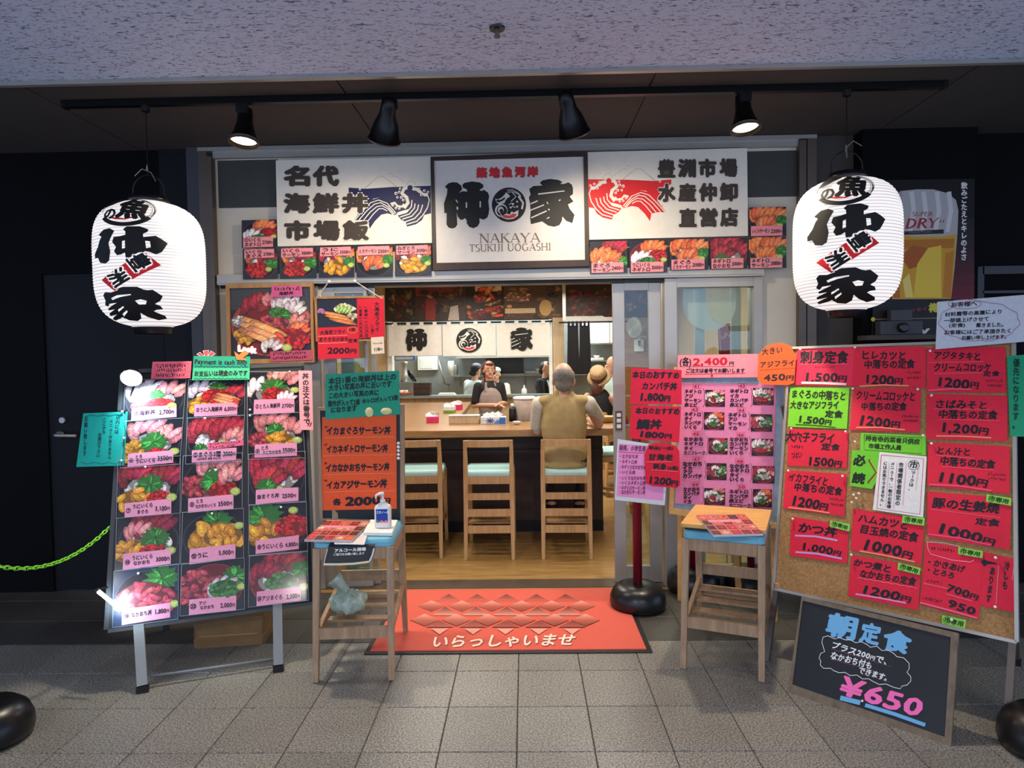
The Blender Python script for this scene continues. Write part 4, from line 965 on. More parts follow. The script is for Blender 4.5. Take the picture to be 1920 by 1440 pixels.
def photo_card(plane, quad, spec, slip, lines, label, group, lift=.002, rim=None, name='photo_card', bg=(24, 24, 32), slipcol=PINK, cat='menu card', hgt=None):
    """laminated food photo with a pink price slip.  lines = [(text, a, b, h)] in measured coordinates"""
    o, _ = sheet(name, label, cat, plane, quad, (20, 20, 26), lift, 'photo', .001, group=group)
    pr = Print(plane.at, lift+.0006); Region(pr, quad).bowl(FOOD[spec], bg, **(rim or {})); pr.build('photo', 'photo', o)
    if slip:
        top = lift+.0075
        mb = MB(); mb.cur = lin(slipcol); mb.slab([plane.at(x, y, top) for x, y in slip], plane.N, .0006); s = mb.build('price_slip', 'paper', o)
        pr = Print(plane.at, top+.0005)
        for tx, a, b, h in lines: pr.text(tx, a, b, h, BLACKISH, .035)
        pr.build('lettering', 'ink', s)
    return o

# ================================================================== SIGNS ON THE SHOP FRONT
SPY = YF-.075
SP = Plane((0, SPY, 2.5), (0, -1, 0), (1, 0, 0))
WHT = (236, 228, 212); BRN = (64, 54, 46); NAVY = (30, 32, 78); SRED = (222, 36, 42)
def sign_board(name, label, quad, col, t=.03):
    mb = MB(); mb.cur = lin(col); mb.slab([SP.at(x, y) for x, y in quad], SP.N, t); return tag(mb.build(name, 'sign', None), label, 'sign')
def wave_art(pr, f, col):
    k = SCL(f); S = lambda P, w, c: pr.stroke(P2(P, f), w*k, c); E = lambda x, y, r, c: pr.raw([f(x+r*math.cos(2*PI*i/16), y+r*math.sin(2*PI*i/16)) for i in range(16)], [tuple(range(16))], c)
    S([(815, 450), (870, 405), (915, 365), (950, 362), (985, 385), (1055, 440)], 3, (170, 160, 150))
    S([(990, 350), (1010, 335), (1030, 345), (1015, 362), (1050, 362), (1085, 385), (1120, 412)], 3, (190, 180, 168))
    S([(1125, 430), (1150, 395), (1180, 400), (1200, 430)], 3, (190, 180, 168))
    pr.poly(P2([(695, 447), (815, 455), (935, 440), (1060, 442), (1310, 433), (1312, 640), (1270, 650), (1180, 600), (1100, 620), (1040, 640), (985, 570), (930, 520), (880, 530), (800, 600), (760, 520), (695, 480)], f), col)
    pr.poly(P2([(820, 456), (922, 362), (955, 364), (1050, 440)], f), WHT)
    S([(820, 456), (870, 405), (918, 363), (955, 363), (985, 385), (1052, 440)], 2.5, (176, 166, 152))
    # big left swell: solid bands with white water lines
    pr.poly(P2([(735, 692), (800, 600), (870, 538), (930, 520), (1000, 550), (1062, 640), (1040, 655), (985, 640), (940, 650), (890, 700), (852, 756), (842, 700), (790, 690)], f), col)
    for P in ([(742, 690), (800, 622), (860, 560), (920, 540), (985, 565), (1050, 640)], [(772, 690), (830, 622), (890, 570), (935, 560), (990, 590), (1040, 648)], [(805, 694), (855, 632), (905, 590), (945, 582), (990, 606), (1030, 652)], [(838, 700), (880, 645), (920, 606), (950, 604), (985, 622)]): S(P, 7, WHT)
    # breaking wave on the other side
    pr.poly(P2([(1062, 655), (1120, 640), (1180, 560), (1312, 560), (1312, 640), (1262, 652), (1245, 690), (1200, 722), (1132, 740), (1122, 705), (1085, 685)], f), col)
    for P in ([(1070, 650), (1130, 632), (1165, 590), (1170, 540)], [(1080, 668), (1150, 645), (1188, 600), (1196, 550)], [(1098, 684), (1170, 660), (1212, 612), (1222, 560)], [(1118, 704), (1190, 678), (1234, 630), (1250, 575)], [(1132, 722), (1205, 700), (1250, 655), (1285, 600), (1300, 540), (1280, 490)]): S(P, 8, WHT)
    S([(1110, 600), (1140, 560), (1130, 520), (1095, 490), (1110, 455), (1150, 440), (1180, 455), (1210, 460), (1250, 500), (1290, 500)], 26, WHT)
    S([(1010, 570), (1040, 560), (1060, 585), (1095, 590), (1110, 570)], 16, WHT)
    for x, y, r in ((1155, 448, 20), (1218, 530, 44)): E(x, y, r, col)
    for x, y, r in ((1050, 490, 12), (1075, 480, 10), (1090, 520, 11), (1060, 520, 9), (1105, 540, 10), (1028, 580, 10), (1050, 600, 10), (1075, 605, 9), (1080, 455, 9), (1240, 500, 11), (1262, 470, 10), (1290, 480, 9), (1225, 455, 8), (780, 460, 9), (760, 640, 8)):
        E(x, y, r, WHT); E(x+2, y+2, r*.45, col)
z2 = lambda x, y: (480+x/4, 240+y/4)
z3 = lambda x, y: (960+x/4, 240+y/4)
o = sign_board('shop_sign', 'white sign with a navy wave and mount, left of the framed name board', [z2(148, 243), z2(1308, 215), z2(1320, 862), z2(162, 888)], WHT)
pr = Print(SP.at, .0008); wave_art(pr, z2, NAVY); pr.build('wave_picture', 'ink', o)
pr = Print(SP.at, .0045)
for row, y0, y1 in (('名代', 280, 440), ('海鮮丼', 485, 642), ('市場飯', 690, 846)):
    for i, chx in enumerate(row):
        x = (203, 422, 640)[i]+(6 if y0 > 600 else 0)
        if i == 2: pr.inbox(chx, *z2(x-6, y0-6), *z2(x+212, y1+6), WHT, .12)
        pr.inbox(chx, *z2(x, y0), *z2(x+204, y1), BRN, .068)
pr.build('brush_lettering', 'ink', o)
o = sign_board('shop_sign', 'white sign with a red wave and mount, right of the framed name board', [z3(567, 182), z3(1763, 150), z3(1770, 808), z3(580, 838)], WHT)
fm = lambda x, y: z3(1195-(x-695)*1.0195, y-55-(x-695)*-.02+ -6)
pr = Print(SP.at, .0008); wave_art(pr, fm, SRED); pr.build('wave_picture', 'ink', o)
pr = Print(SP.at, .0045)
for row, xs, y0, y1 in (('豊洲市場', (1090, 1243, 1398, 1555), 232, 376), ('水産仲卸', (1092, 1245, 1400, 1557), 414, 558), ('直営店', (1250, 1405, 1560), 600, 746)):
    for i, chx in enumerate(row):
        if i == 0: pr.inbox(chx, *z3(xs[i]-5, y0-5-i), *z3(xs[i]+143, y1+5-i), WHT, .13)
        pr.inbox(chx, *z3(xs[i], y0-i*2), *z3(xs[i]+138, y1-i*2), BRN, .068)
pr.build('brush_lettering', 'ink', o)
# framed name board in the middle
fo = [(808, 294), (1101, 283), (1105, 499), (812, 507)]; fi = [(813.7, 301), (1094, 293), (1097, 487), (817.8, 493)]
nb = thing('name_board', 'framed white shop name board with large black brush characters over the entrance', 'sign', SP.at(955, 503))
mb = MB(); mb.cur = lin((222, 216, 208)); mb.slab([SP.at(x, y, .004) for x, y in fi], SP.N, .02); face = mb.build('face', 'sign', nb)
for i in range(4):
    a, b = fo[i], fo[(i+1) % 4]; c, d = fi[(i+1) % 4], fi[i]
    MB().slab([SP.at(*a, .014), SP.at(*b, .014), SP.at(*c, .014), SP.at(*d, .014)], SP.N, .04).build('frame', 'dark_wood', nb)
zc = lambda x, y: (800+x/6.19, 280+y/6.19)
FC = (222, 216, 208)
pr = Print(SP.at, .005); brush_naka(pr, zc); naka_cuts(pr, zc, FC); pr.build('brush_lettering', 'ink', face)
pr = Print(SP.at, .005); brush_ie(pr, zc); ie_cuts(pr, zc, FC); pr.build('brush_lettering', 'ink', face)
pr = Print(SP.at, .005); fish_mark(pr, zc, FC); pr.build('fish_mark', 'ink', face)
pr = Print(SP.at, .005)
for i, chx in enumerate('築地魚河岸'):
    pr.inbox(chx, *zc(572+148*i, 205-3*i), *zc(706+148*i, 338-3*i), (120, 30, 34), .10); pr.inbox(chx, *zc(576+148*i, 209-3*i), *zc(702+148*i, 334-3*i), (206, 44, 48), .07)
pr.build('red_lettering', 'ink', face)
# roman capitals with serifs
SER = {
 'N': (.8, [((.1, 0), (.1, 1), .05), ((.1, 1), (.7, 0), .12), ((.7, 0), (.7, 1), .05)], [(.1, 0), (.08, 1), (.7, 1)]),
 'A': (.78, [((.05, 0), (.38, 1), .05), ((.38, 1), (.72, 0), .12), ((.17, .35), (.6, .35), .05)], [(.06, 0), (.7, 0)]),
 'K': (.74, [((.12, 0), (.12, 1), .12), ((.12, .45), (.62, 1), .05), ((.27, .6), (.68, 0), .12)], [(.12, 0), (.12, 1), (.62, 1), (.66, 0)]),
 'Y': (.72, [((.03, 1), (.36, .45), .12), ((.36, .45), (.68, 1), .05), ((.36, 0), (.36, .47), .12)], [(.05, 1), (.67, 1), (.36, 0)]),
 'T': (.68, [((.34, 0), (.34, 1), .12), ((.03, .98), (.65, .98), .06), ((.05, 1), (.05, .78), .05), ((.63, 1), (.63, .78), .05)], [(.34, 0)]),
 'U': (.78, [((.12, .3), (.12, 1), .12), ((.66, .3), (.66, 1), .05)], [(.12, 1), (.66, 1)]),
 'I': (.34, [((.17, 0), (.17, 1), .12)], [(.17, 0), (.17, 1)]),
 'J': (.4, [((.26, .1), (.26, 1), .12), ((.26, .1), (.18, -.05), .08), ((.18, -.05), (.05, -.02), .06)], [(.26, 1)]),
 'H': (.82, [((.12, 0), (.12, 1), .12), ((.7, 0), (.7, 1), .12), ((.12, .5), (.7, .5), .05)], [(.12, 0), (.12, 1), (.7, 0), (.7, 1)]),
 'O': (.86, [], []), 'G': (.86, [((.7, .06), (.7, .42), .11)], [(.7, .42)]), 'S': (.56, [], []),
 'D': (.84, [((.14, 0), (.14, 1), .14)], [(.14, 0), (.14, 1)]), 'R': (.78, [((.14, 0), (.14, 1), .14), ((.36, .48), (.74, 0), .13)], [(.14, 0), (.14, 1), (.74, 0)]),
 'P': (.64, [((.14, 0), (.14, 1), .13)], [(.14, 0), (.14, 1)]), 'E': (.62, [((.14, 0), (.14, 1), .13), ((.14, .98), (.56, .98), .06), ((.14, .52), (.46, .52), .05), ((.14, .02), (.58, .02), .06), ((.55, 1), (.55, .82), .04), ((.57, 0), (.57, .2), .04)], [(.14, 0), (.14, 1)]),
 ' ': (.4, [], [])}
def serif(pr, txt, a, b, h, col, slant=0., wt=1.):
    tot = sum(SER[c][0]+.06 for c in txt); ax, ay = (b[0]-a[0])/tot, (b[1]-a[1])/tot; L = math.hypot(ax, ay); nx, ny = ay/L, -ax/L; pos = 0
    for c in txt:
        w, st, sf = SER[c]
        f = lambda x, y, p=pos: (a[0]+ax*(p+x+slant*y)+nx*(y-.5)*h, a[1]+ay*(p+x+slant*y)+ny*(y-.5)*h)
        for p, q_, t in st: pr.stroke([f(*p), f(*q_)], t*L*wt, col)
        for x, y in sf: pr.stroke([f(x-.13, y+(.02 if y < .5 else -.02)), f(x+.13, y+(.02 if y < .5 else -.02))], .05*h, col)
        def arc(cx, cy, rx, ry, a0, a1, thick):
            n = 16; P = []; W_ = []
            for i in range(n+1):
                th = math.radians(a0+(a1-a0)*i/n); P.append(f(cx+rx*math.cos(th), cy+ry*math.sin(th))); W_.append(L*wt*(.05+.08*abs(math.cos(th))))
            pr.stroke(P, W_, col)
        if c == 'O': arc(.43, .5, .34, .5, 0, 360, 0)
        if c == 'G': arc(.43, .5, .34, .5, 48, 320, 0)
        if c == 'U': arc(.39, .3, .27, .3, 180, 360, 0)
        if c == 'S': arc(.28, .75, .2, .24, 40, 250, 0); arc(.28, .26, .21, .26, 90, -140, 0)
        if c == 'D': arc(.14, .5, .58, .48, -90, 90, 0)
        if c in 'RP': arc(.14, .74, .44, .25, -90, 90, 0)
        pos += w+.06
pr = Print(SP.at, .005); GB = (128, 104, 84)
serif(pr, 'NAKAYA', zc(612, 1034), zc(1326, 1022), 106/6.19, GB)
serif(pr, 'TSUKIJI UOGASHI', zc(495, 1146), zc(1450, 1128), 82/6.19, GB)
pr.build('roman_lettering', 'ink', face)

# ================================================================== PHOTO CARDS UNDER THE SIGNS
CPY = YF-.012
CPl = Plane((0, CPY-.05, 2.2), (0, -1, 0), (1, 0, 0))
GU = 'small bowl photos under the shop signs'
def small(x0, y0, x1, y1, spec, sl, texts, label, rim=None):
    x0, y0, x1, y1 = [float(v) for v in (x0, y0, x1, y1)]; d = (x1-x0)*-.022
    quad = [(x0, y0), (x1, y0+d), (x1+.5, y1+d), (x0+.5, y1)]
    if sl == 'top': s = [(x0+3, y0+1), (x1-6, y0+d+1), (x1-6, y0+d+17), (x0+3, y0+18)]
    else: s = [(x0+3, y1-20), (x1-7, y1+d-20), (x1-7, y1+d-1), (x0+3, y1-1)]
    L = []
    ym = (s[0][1]+s[3][1])/2; h = (s[3][1]-s[0][1]); xa = s[0][0]+2; xb = s[1][0]-1; sp = xa+(xb-xa)*.6
    n = len(texts)-1
    for i, tx in enumerate(texts[:-1]): yy = ym+(i-(n-1)/2)*h*.46; L.append((tx, (xa, yy), (sp, yy+d*.6), h*.46))
    L.append((texts[-1], (sp+2, ym), (xb, ym+d*.4), h*.5))
    return photo_card(CPl, quad, spec, s, L, label, GU, .001, rim, slipcol=PINK2, bg=(38, 38, 50))
small(453, 413, 519, 465, 'mix_roe', None if False else 'bot', ['㉛'.replace('㉛', ''), ''] if False else ['①いくら', 'ネギトロ', '2700円'], 'bowl photo at the far left above the row, beside the white wave sign')
small(455, 467, 520, 524, 'roe_top', 'top', ['いくら', 'まぐろ', '2700円'], 'bowl photo with red roe, leftmost in the row under the blue wave sign')
small(524, 465, 593, 523, 'roe_top', 'top', ['いくら', 'サーモン', '3000円'], 'bowl photo with salmon and roe, second in the row under the blue wave sign')
small(597, 463, 664, 521, 'salm_uni', 'top', ['うに', 'サーモン', '3500円'], 'bowl photo with sea urchin and salmon, third in the row under the blue wave sign')
small(668, 461.5, 736, 520, 'salmon', 'top', ['とろサーモン', '2300円'], 'bowl photo full of salmon slices, fourth in the row under the blue wave sign')
small(740, 460, 808, 518, 'salm_uni', 'top', ['ねぎとろ', 'サーモン', '3000円'], 'bowl photo touching the framed name board, last in the row under the blue wave sign')
small(1106, 453, 1176, 513, 'sal_tuna', 'bot', ['まぐろ', 'サーモン', '2400円'], 'bowl photo priced 2400 yen, first under the red wave sign')
small(1180, 451, 1251, 512, 'mix_roe', 'bot', ['うにいくら', 'ネギトロ', '3000円'], 'bowl photo priced 3000 yen, second under the red wave sign', RB_RIM)
small(1256, 449, 1328, 507, 'salmon', 'bot', ['まぐろ', 'とろサーモン', '2000円'], 'bowl photo with tuna and salmon, third under the red wave sign')
small(1331, 447, 1401, 505, 'tuna', 'bot', ['ネギトロ', 'なかおち', '2000円'], 'bowl photo of red tuna in a red bowl, fourth under the red wave sign', RB_RIM)
small(1404, 445, 1474, 504, 'salmon', 'bot', ['ネギトロ', 'サーモン', '2000円'], 'bowl photo at the right end of the row, lower one on the cream panel')
small(1405, 389, 1474, 444, 'salmon', 'bot', ['いくらサーモン', '2300円'], 'bowl photo at the right end, upper one on the cream panel')

# ================================================================== BIG BOWL POSTER
BPl = Plane((0, YF-.085, 1.8), (0, -1, 0), (1, 0, 0))
zp = lambda x, y: (400+x/5.053, 500+y/5.053)
po = [zp(115, 165), zp(940, 150), zp(955, 905), zp(130, 925)]; pi_ = [zp(150, 205), zp(915, 190), zp(930, 865), zp(165, 880)]
bp = thing('bowl_poster', 'large framed photo of a seafood bowl left of the entrance', 'poster', BPl.at(506, 680))
mb = MB(); mb.cur = lin((44, 46, 54)); mb.slab([BPl.at(*q_) for q_ in pi_], BPl.N, .01); ph = mb.build('photo', 'photo', bp)
for i in range(4): MB().slab([BPl.at(*po[i], .012), BPl.at(*po[(i+1) % 4], .012), BPl.at(*pi_[(i+1) % 4], .012), BPl.at(*pi_[i], .012)], BPl.N, .035).build('frame', 'frame_wood', bp)
pr = Print(BPl.at, .0006); rg = Region(pr, pi_); rg.poly([(-1, -1), (1, -1), (1, 1), (-1, 1)], (40, 42, 50)); rg.poly([(-1, .4), (-1, 1), (-.2, 1), (.5, 1), (1, 1), (1, .3)], (66, 68, 74))
rg.ell(.05, -.08, 1.02, .86, (176, 66, 58), 36); rg.ell(.03, -.12, .95, .76, (128, 34, 34), 36); rg.ell(.6, .3, .45, .2, (198, 104, 92), 20, -.5)
for k, x, y, r in (('tuna', -.4, .4, .42), ('tuna', -.2, .55, .35), ('toro', .05, .6, .3), ('squid', .4, .4, .45), ('squid', .55, .3, .35), ('rice', -.72, .05, .25), ('toro', .6, -.05, .35), ('salm', .7, -.25, .3), ('roe', .55, -.45, .4), ('uni', -.6, -.35, .3), ('leaf', .25, .2, .28), ('chop', .1, .0, .34), ('onion', .15, .3, .2), ('shr', -.35, -.2, .5), ('shr', -.15, -.3, .5), ('squid', .0, -.7, .3), ('was', .4, -.7, .13)): rg.comp(k, x, y, r)
pr.build('bowl_print', 'photo', ph)
def slip(name, plane, quad, col, lift, parent, lines, ink_col=BLACKISH, bold=.035):
    mb = MB(); mb.cur = lin(col); mb.slab([plane.at(x, y, lift) for x, y in quad], plane.N, .0006); s = mb.build(name, 'paper', parent)
    pr = Print(plane.at, lift+.0005)
    for L in lines:
        if L[0] == 'v': pr.vtext(*L[1:5], ink_col, bold)
        elif L[0] == 's': pr.scrawl(*L[1:4], ink_col, *(L[4:] or (8,)))
        elif L[0] == 'l': pr.stroke(L[1], L[2], L[3])
        else: pr.text(L[0], L[1], L[2], L[3], *(L[4:5] or (ink_col,)), bold)
    if pr.mb.v: pr.build('lettering', 'ink', s)
    return s
slip('title_slip', BPl, [zp(550, 180), zp(838, 176), zp(845, 282), zp(552, 288)], (226, 100, 146), .016, bp, [('s', zp(570, 212), zp(825, 208), 8, 9), ('海鮮丼', zp(620, 255), zp(760, 250), 7)])
slip('note_slip', BPl, [zp(538, 805), zp(938, 788), zp(942, 885), zp(542, 900)], (196, 82, 112), .016, bp, [('s', zp(560, 825), zp(880, 815), 6, 14), ('s', zp(560, 868), zp(900, 856), 6, 16)])

# ================================================================== SMALL HANGING MENU
HPl = Plane((0, YF-.10, 1.8), (0, -1, 0), (1, 0, 0))
zh = lambda x, y: (560+x/9.6, 500+y/9.6)
ho = [zh(280, 545), zh(1528, 520), zh(1545, 1330), zh(310, 1350)]; hi = [zh(325, 580), zh(1500, 560), zh(1515, 1300), zh(345, 1320)]
hm = thing('hanging_menu', 'small framed fried prawn menu with red papers hung on a string', 'menu', HPl.at(655, 640))
MB().slab([HPl.at(*q_) for q_ in ho], HPl.N, .01).build('backing', 'chalk_black', hm)
for i in range(4): MB().slab([HPl.at(*ho[i], .008), HPl.at(*ho[(i+1) % 4], .008), HPl.at(*hi[(i+1) % 4], .008), HPl.at(*hi[i], .008)], HPl.N, .02).build('frame', 'frame_wood', hm)
a, b, c_, d_ = HPl.at(*zh(330, 560), .01), HPl.at(*zh(545, 270), .03), HPl.at(*zh(1010, 262), .03), HPl.at(*zh(1500, 575), .01)
MB().tube([a, b], .0035, 6).build('string', 'cord', hm); MB().tube([c_, d_], .0035, 6).build('string', 'cord', hm); MB().tube([b, c_], .003, 6).build('string', 'cord', hm)
for q_ in (b, c_): MB().ball(q_, .012, n=10, m=6).build('hook', 'white_plastic', hm, smooth=True)
quad = [zh(330, 600), zh(1045, 585), zh(1055, 1080), zh(345, 1100)]
mb = MB(); mb.cur = lin((30, 32, 46)); mb.slab([HPl.at(x, y, .003) for x, y in quad], HPl.N, .002); ph = mb.build('photo', 'photo', hm)
pr = Print(HPl.at, .0036); rg = Region(pr, quad); rg.poly([(-1, -1), (1, -1), (1, 1), (-1, 1)], (32, 34, 48)); rg.lumps(.35, .35, .5, (226, 226, 170), 26, .16); rg.lumps(.8, -.2, .3, (236, 220, 170), 10, .14)
for i in range(4): rg.petal(.05+.17*i, .35-.05*i, .3, .07, 1.3-.12*i, (160, 200, 90))
for i in range(3): rg.petal(-.1+.2*i, -.2-.25*i+.1, .75, .14, -.35, vary((232, 126, 60)))
rg.lumps(-.8, .2, .2, (190, 120, 160), 8, .12)
pr.build('dish_print', 'photo', ph)
RS = (232, 36, 58)
slip('price_paper', HPl, [zh(1045, 580), zh(1535, 565), zh(1550, 1255), zh(1065, 1300)], RS, .012, hm, [('v', '大海老フライ', zh(1405, 630), zh(1415, 1170), 9.5), ('v', '(単品)一八〇〇円', zh(1210, 700), zh(1222, 1285), 6.5), ('v', '(定食)二〇〇〇円', zh(1110, 700), zh(1122, 1290), 6.5), ('v', '(二尾)', zh(1322, 1040), zh(1330, 1220), 5)])
slip('price_paper', HPl, [zh(335, 1100), zh(1060, 1072), zh(1090, 1640), zh(350, 1670)], RS, .014, hm, [('大海老フライ', zh(380, 1190), zh(850, 1170), 9), ('1本', zh(900, 1135), zh(1020, 1130), 7), ('まぐろなかおち', zh(360, 1315), zh(900, 1300), 8.5), ('定食', zh(890, 1330), zh(1060, 1330), 8), ('2000円', zh(520, 1510), zh(1040, 1505), 15), ('l', [zh(345, 1255), zh(880, 1232)], 1.2, (250, 150, 120)), ('l', [zh(350, 1385), zh(880, 1365)], 1.2, (250, 150, 120)), ('l', [zh(968+88*math.cos(i*.35), 1140+55*math.sin(i*.35)) for i in range(19)], 1., (250, 150, 60))])
slip('small_tag', HPl, [zh(1300, 1275), zh(1530, 1258), zh(1545, 1560), zh(1310, 1575)], (250, 226, 200), .016, hm, [('s', zh(1330, 1385), zh(1510, 1375), 3.5, 8), ('1/8円', zh(1350, 1490), zh(1510, 1480), 8)])
# ================================================================== LEFT MENU STAND
fa, fb_ = onZ(265, 1297), onZ(525, 1258)
LYAW = math.degrees(math.atan2(fb_.y-fa.y, fb_.x-fa.x))+2; LLEAN = 20
LP = yawplane(fa, LYAW, LLEAN)
ls = thing('menu_stand', 'black A-frame display stand with aluminium legs on the left, covered in bowl photos', 'display stand', (fa+fb_)/2)
mb = MB(); mb.slab([LP.at(x, y, 0) for x, y in ((232, 700), (570, 686), (587, 1128), (203, 1180))], LP.N, .03); mb.build('board', 'chalk_black', ls)
edge = [(232, 700), (570, 686), (587, 1128), (203, 1180)]
for i in range(4):
    a, b = LP.at(*edge[i], -.012), LP.at(*edge[(i+1) % 4], -.012)
    MB().bar(a, b, .034, .024, LP.N).build('frame', 'dark_wall', ls)
def inplane(P, u, v, n=0.): return P+LP.U*u+LP.V*v+LP.N*n
back = Vector((-LP.N.x, -LP.N.y, 0)).normalized()
for px, top in ((268, 1165), (522, 1125)):
    g = onZ(px, 1297 if px < 400 else 1258); tp = LP.at(px-8 if px < 400 else px-2, top, -.012)
    MB().bar(tp, g+Vector((0, 0, .03)), .045, .028, LP.N).build('leg', 'alu_grey', ls)
    MB().bar(g, g+Vector((0, 0, .03)), .052, .034, LP.N).build('foot', 'rubber', ls)
    topb = LP.at(px, 800, -.03); gb = g+back*.78+Vector((0, 0, .0))+LP.U*.01
    MB().bar(topb, gb, .032, .02, LP.N).build('rear_leg', 'dark_wall', ls)
a, b = onZ(290, 1276), onZ(515, 1240)
MB().tube([LP.at(283, 1268, -.02), LP.at(514, 1236, -.02)], .007, 8).build('cross_bar', 'alu_grey', ls, smooth=True)
GL1 = 'bowl photos on the left stand'
z7 = lambda x, y: (180+x/4.571, 640+y/4.571)
z8 = lambda x, y: (180+x/4.571, 900+y/4.571)
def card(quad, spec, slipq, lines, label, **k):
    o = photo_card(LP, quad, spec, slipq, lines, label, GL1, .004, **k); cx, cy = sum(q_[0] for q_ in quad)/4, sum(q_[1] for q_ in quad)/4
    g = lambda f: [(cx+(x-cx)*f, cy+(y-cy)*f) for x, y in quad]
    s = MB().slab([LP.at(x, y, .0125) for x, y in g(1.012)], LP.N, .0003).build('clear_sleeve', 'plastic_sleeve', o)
    pr = Print(LP.at, .0129); pr.stroke(g(1.01)+g(1.01)[:1], .9, (150, 160, 170)); pr.build('sleeve_seam_glint', 'ink', s); return o  # pale stroke along the sleeve edge, with its bright edge highlight painted in
def L_(f, t, x0, y0, x1, y1, h): return (t, f(x0, y0), f(x1, y1), h/4.571)
C = lambda f, *p: [f(*q_) for q_ in p]
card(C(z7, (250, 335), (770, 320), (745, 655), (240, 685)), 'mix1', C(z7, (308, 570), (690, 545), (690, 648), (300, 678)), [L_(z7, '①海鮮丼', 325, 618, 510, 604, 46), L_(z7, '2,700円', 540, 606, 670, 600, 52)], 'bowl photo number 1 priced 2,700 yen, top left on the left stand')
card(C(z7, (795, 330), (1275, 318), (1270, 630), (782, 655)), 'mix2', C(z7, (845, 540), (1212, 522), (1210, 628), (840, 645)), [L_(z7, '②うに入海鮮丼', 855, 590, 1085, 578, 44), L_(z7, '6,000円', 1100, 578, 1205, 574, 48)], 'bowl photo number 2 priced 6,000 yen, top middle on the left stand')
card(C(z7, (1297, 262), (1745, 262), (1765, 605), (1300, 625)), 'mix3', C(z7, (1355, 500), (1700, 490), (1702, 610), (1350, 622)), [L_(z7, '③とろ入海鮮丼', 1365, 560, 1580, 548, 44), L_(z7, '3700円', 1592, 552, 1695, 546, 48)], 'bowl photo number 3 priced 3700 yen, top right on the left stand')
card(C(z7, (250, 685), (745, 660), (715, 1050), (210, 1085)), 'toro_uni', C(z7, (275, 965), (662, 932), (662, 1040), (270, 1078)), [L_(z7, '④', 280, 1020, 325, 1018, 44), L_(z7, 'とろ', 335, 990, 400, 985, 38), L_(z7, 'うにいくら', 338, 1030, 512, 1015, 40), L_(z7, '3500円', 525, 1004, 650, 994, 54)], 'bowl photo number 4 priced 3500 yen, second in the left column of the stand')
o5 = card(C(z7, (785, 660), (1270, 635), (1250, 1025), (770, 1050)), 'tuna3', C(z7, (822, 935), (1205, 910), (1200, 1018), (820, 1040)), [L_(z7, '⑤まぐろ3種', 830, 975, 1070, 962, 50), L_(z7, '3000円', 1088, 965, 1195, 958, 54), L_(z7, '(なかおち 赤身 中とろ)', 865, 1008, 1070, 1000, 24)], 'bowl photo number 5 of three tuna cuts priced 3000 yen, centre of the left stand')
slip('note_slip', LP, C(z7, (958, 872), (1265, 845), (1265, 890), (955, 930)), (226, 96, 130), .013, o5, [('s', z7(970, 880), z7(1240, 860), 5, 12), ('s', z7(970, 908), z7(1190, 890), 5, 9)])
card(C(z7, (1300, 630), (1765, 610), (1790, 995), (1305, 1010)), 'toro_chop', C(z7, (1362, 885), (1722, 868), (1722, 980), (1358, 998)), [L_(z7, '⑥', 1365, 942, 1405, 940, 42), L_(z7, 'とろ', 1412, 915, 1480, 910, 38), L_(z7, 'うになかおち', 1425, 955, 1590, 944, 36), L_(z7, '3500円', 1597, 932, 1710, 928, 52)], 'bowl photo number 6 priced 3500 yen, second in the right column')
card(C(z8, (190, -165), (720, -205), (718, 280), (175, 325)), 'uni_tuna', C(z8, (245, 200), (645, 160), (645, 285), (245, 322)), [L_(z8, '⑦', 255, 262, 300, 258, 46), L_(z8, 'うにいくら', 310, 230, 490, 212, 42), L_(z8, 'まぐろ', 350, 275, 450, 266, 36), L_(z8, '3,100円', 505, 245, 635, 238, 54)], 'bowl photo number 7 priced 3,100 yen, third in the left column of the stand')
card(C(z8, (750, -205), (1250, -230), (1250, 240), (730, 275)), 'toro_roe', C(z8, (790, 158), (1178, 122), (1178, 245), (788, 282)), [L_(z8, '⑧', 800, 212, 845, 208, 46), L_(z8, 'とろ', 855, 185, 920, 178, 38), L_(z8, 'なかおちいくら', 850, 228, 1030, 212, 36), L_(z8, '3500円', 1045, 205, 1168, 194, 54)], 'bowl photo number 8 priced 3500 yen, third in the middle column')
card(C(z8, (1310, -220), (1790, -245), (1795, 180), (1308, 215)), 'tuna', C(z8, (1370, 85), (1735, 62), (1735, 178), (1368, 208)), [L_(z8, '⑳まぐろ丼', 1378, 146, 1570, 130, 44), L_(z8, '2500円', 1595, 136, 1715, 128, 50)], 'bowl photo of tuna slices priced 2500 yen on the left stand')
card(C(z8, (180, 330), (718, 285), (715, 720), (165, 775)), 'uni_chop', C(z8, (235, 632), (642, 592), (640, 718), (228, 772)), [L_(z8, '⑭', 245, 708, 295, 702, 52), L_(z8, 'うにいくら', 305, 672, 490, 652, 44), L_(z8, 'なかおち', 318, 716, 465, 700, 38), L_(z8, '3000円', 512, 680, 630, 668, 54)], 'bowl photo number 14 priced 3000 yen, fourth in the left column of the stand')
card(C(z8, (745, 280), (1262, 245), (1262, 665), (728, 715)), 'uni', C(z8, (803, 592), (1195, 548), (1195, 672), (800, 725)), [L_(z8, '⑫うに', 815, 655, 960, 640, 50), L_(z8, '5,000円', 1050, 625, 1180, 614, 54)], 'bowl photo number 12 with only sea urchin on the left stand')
card(C(z8, (1315, 215), (1800, 190), (1812, 610), (1310, 650)), 'uni_roe', C(z8, (1370, 520), (1738, 472), (1738, 590), (1368, 635)), [L_(z8, '⑬うにいくら', 1380, 578, 1605, 558, 46), L_(z8, '4,800円', 1622, 556, 1732, 546, 50)], 'bowl photo number 13 with urchin and red roe on the left stand')
